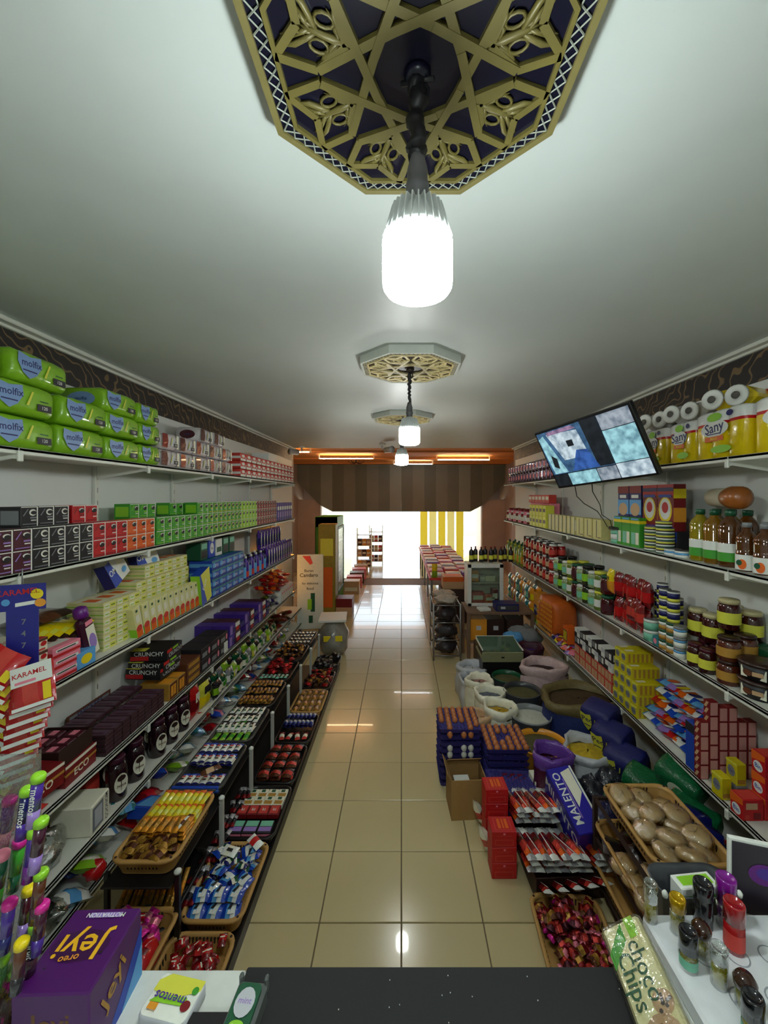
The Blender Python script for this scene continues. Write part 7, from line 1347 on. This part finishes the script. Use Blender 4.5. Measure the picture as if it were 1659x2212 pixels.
# long table of magazines
lt = empty('long_table', (.95, 9.6, 0), 'long red edged table with flat printed stacks beyond the wire rack', 'table')
MB().box((0, 0, .60), (.9, 4.6, .04), C('brick'), .004).obj('table_top', lt)
for i in (-1, 1):
    for j in range(5): MB().box((i*.4, -2.2+1.1*j, .29), (.04, .04, .58), M_steel).obj('leg', lt)
pn = ['white', 'pink', 'ivory', 'brick', 'lav']
for i in range(3):
    for j in range(14): put(carton('flat_pack', .26, .28, .05+.02*((i+j) % 3), C(pn[(i*2+j) % 5]), [('r', 0, .3, 1, .5, C('red'))], [], [('r', .1, .1, .9, .3, C('sky')), ('r', .1, .5, .9, .8, C('ivory'))], 'flat pack'), '%s flat pack on the long table, %s file, %s from the near end' % (pn[(i*2+j) % 5], ORD[i], ORD[j]), (.66+.29*i, 7.5+.32*j, .62), random.uniform(-.06, .06), 'flat packs on the long table')
put(carton('orange_box', .34, .3, .2, C('skin'), [('r', 0, .6, 1, 1, C('orange'))], [], [('r', .1, .1, .9, .9, C('orange'))], 'box'), 'orange topped pale box at the near end of the long table', (.86, 6.9, .55), 0)
put(carton('brown_carton', .5, .4, .55, C('dbrown'), cat='box'), 'dark brown box under the orange topped box', (.90, 6.9, 0), 0)
put(pouch('lime_bag', .1, .06, .25, [C('lime', 'g'), C('yellow', 'g')]), 'lime bag standing on the near corner of the long table', (.60, 7.35, .62), 0)
def cloth(n, rgb):
    m = mat(n, rgb, .8, noise=0); nt = m.node_tree; b = nt.nodes['Principled BSDF']; t = nt.nodes.new('ShaderNodeBsdfTranslucent'); x = nt.nodes.new('ShaderNodeMixShader'); x.inputs[0].default_value = .6
    t.inputs[0].default_value = lin([c/255 for c in rgb])+(1,); nt.links.new(b.outputs[0], x.inputs[1]); nt.links.new(t.outputs[0], x.inputs[2]); nt.links.new(x.outputs[0], nt.nodes['Material Output'].inputs[0]); return m
vp = cloth('yellow_banner_cloth', (226, 216, 120)); vc = cloth('cream_banner_cloth', (230, 226, 180))
for i in range(5): put(P_('yellow_banner', 'banner', .2, .02, 1.5, [(None, MB().box((0, 0, 1.0), (.24, .02, 2.0), vp if i % 2 == 0 else vc, .003).mesh('yellow_banner'), [])]), '%s cloth panel hanging behind the long table, %s from the street' % ('yellow' if i % 2 == 0 else 'cream', ORD[i]), (.75+.3*i, 13.6, .0), 0, 'cloth panels')
# ceiling cameras and tubes, warm lights of the far room
sc_ = P_('security_camera', 'camera', .1, .1, .1, [('mount', MB().cyl((0, 0, -.01), .03, .02, C('white', 'l'), 12).mesh('mount'), []), ('housing', MB().lathe([(.028, 0), (.03, .09), (.034, .1)], 12, C('silver', 'l'), (0, .05, -.06), True, 'y').mesh('housing'), []), ('arm', MB().tube([(0, 0, -.01), (0, -.0, -.05)], .008, C('silver', 'l')).mesh('arm'), [])])
put(sc_, 'small white security camera at the ceiling end above the diaper shelf', (-1.64, 6.7, 2.9), (0, 0, 2.5), None, 1.6); put(sc_, 'small white security camera near the far bulb on the ceiling', (-.30, 6.4, 2.9), (0, 0, -2.4), None, 1.6)
wt_ = bpy.data.materials.new('warm_tube'); wt_.use_nodes = True; b_ = wt_.node_tree.nodes['Principled BSDF']; b_.inputs['Emission Color'].default_value = (1, .68, .36, 1); b_.inputs['Emission Strength'].default_value = 15
wt2 = bpy.data.materials.new('cool_tube'); wt2.use_nodes = True; b_ = wt2.node_tree.nodes['Principled BSDF']; b_.inputs['Emission Color'].default_value = (.95, 1, 1, 1); b_.inputs['Emission Strength'].default_value = 8
def tubel(x, y, l, m, lab, z=2.92):
    put(P_('ceiling_tube_light', 'lamp', l, .05, .05, [('holder', MB().box((-l/2, 0, .03), (.03, .03, .10), W).box((l/2, 0, .03), (.03, .03, .10), W).mesh('holder'), []), ('tube', MB().box((0, 0, -.006), (l*.96, .022, .018), m, .005).mesh('tube'), [])]), lab, (x, y, z), 0)
tubel(-1.2, 8.9, 1.2, wt_, 'warm tube light on the orange ceiling beside the header'); tubel(1.4, 9.2, 1.2, wt_, 'second warm tube light on the orange ceiling, over the long table'); tubel(.3, 10.4, 1.0, wt2, 'cool white tube light just before the header board'); tubel(-2.2, 7.6, 1.0, wt_, 'warm tube light nearest the banner stand')
tubel(0, 14, 1.2, wt2, 'cool tube light in the doorway passage')
ch_ = empty('chandelier', (-1.1, 9.9, 3.0), 'small dark branched pendant under the orange ceiling', 'chandelier')
MB().tube([(0, 0, 0), (0, 0, -.10)], .012, M_blackm).obj('stem', ch_)
for k in range(6): a = k*math.pi/3; MB().tube([(0, 0, -.08), (.10*math.cos(a), .10*math.sin(a), -.12), (.18*math.cos(a), .18*math.sin(a), -.08), (.19*math.cos(a), .19*math.sin(a), -.05)], .008, M_blackm, 5).obj('branch', ch_)
al = bpy.data.materials.new('amber_lamp_glass'); al.use_nodes = True; b_ = al.node_tree.nodes['Principled BSDF']; b_.inputs['Emission Color'].default_value = (1, .42, .05, 1); b_.inputs['Emission Strength'].default_value = 5
for i, (x, y, z) in enumerate(((-1.66, 5.85, 1.272), (-1.64, 5.85, .732))): put(P_('amber_lamp', 'lamp', .1, .1, .1, [('shade', MB().lathe([(.03, 0), (.07, .03), (.07, .08), (.04, .1)], 14, al).mesh('shade'), []), ('base', MB().cyl((0, 0, -.02), .04, .02, M_blackm, 12).mesh('base'), [])]), 'small glowing amber lamp at the far shelf end, %s' % ['upper', 'lower'][i], (x, y, z), 0)
print('objects', len(bpy.data.objects))
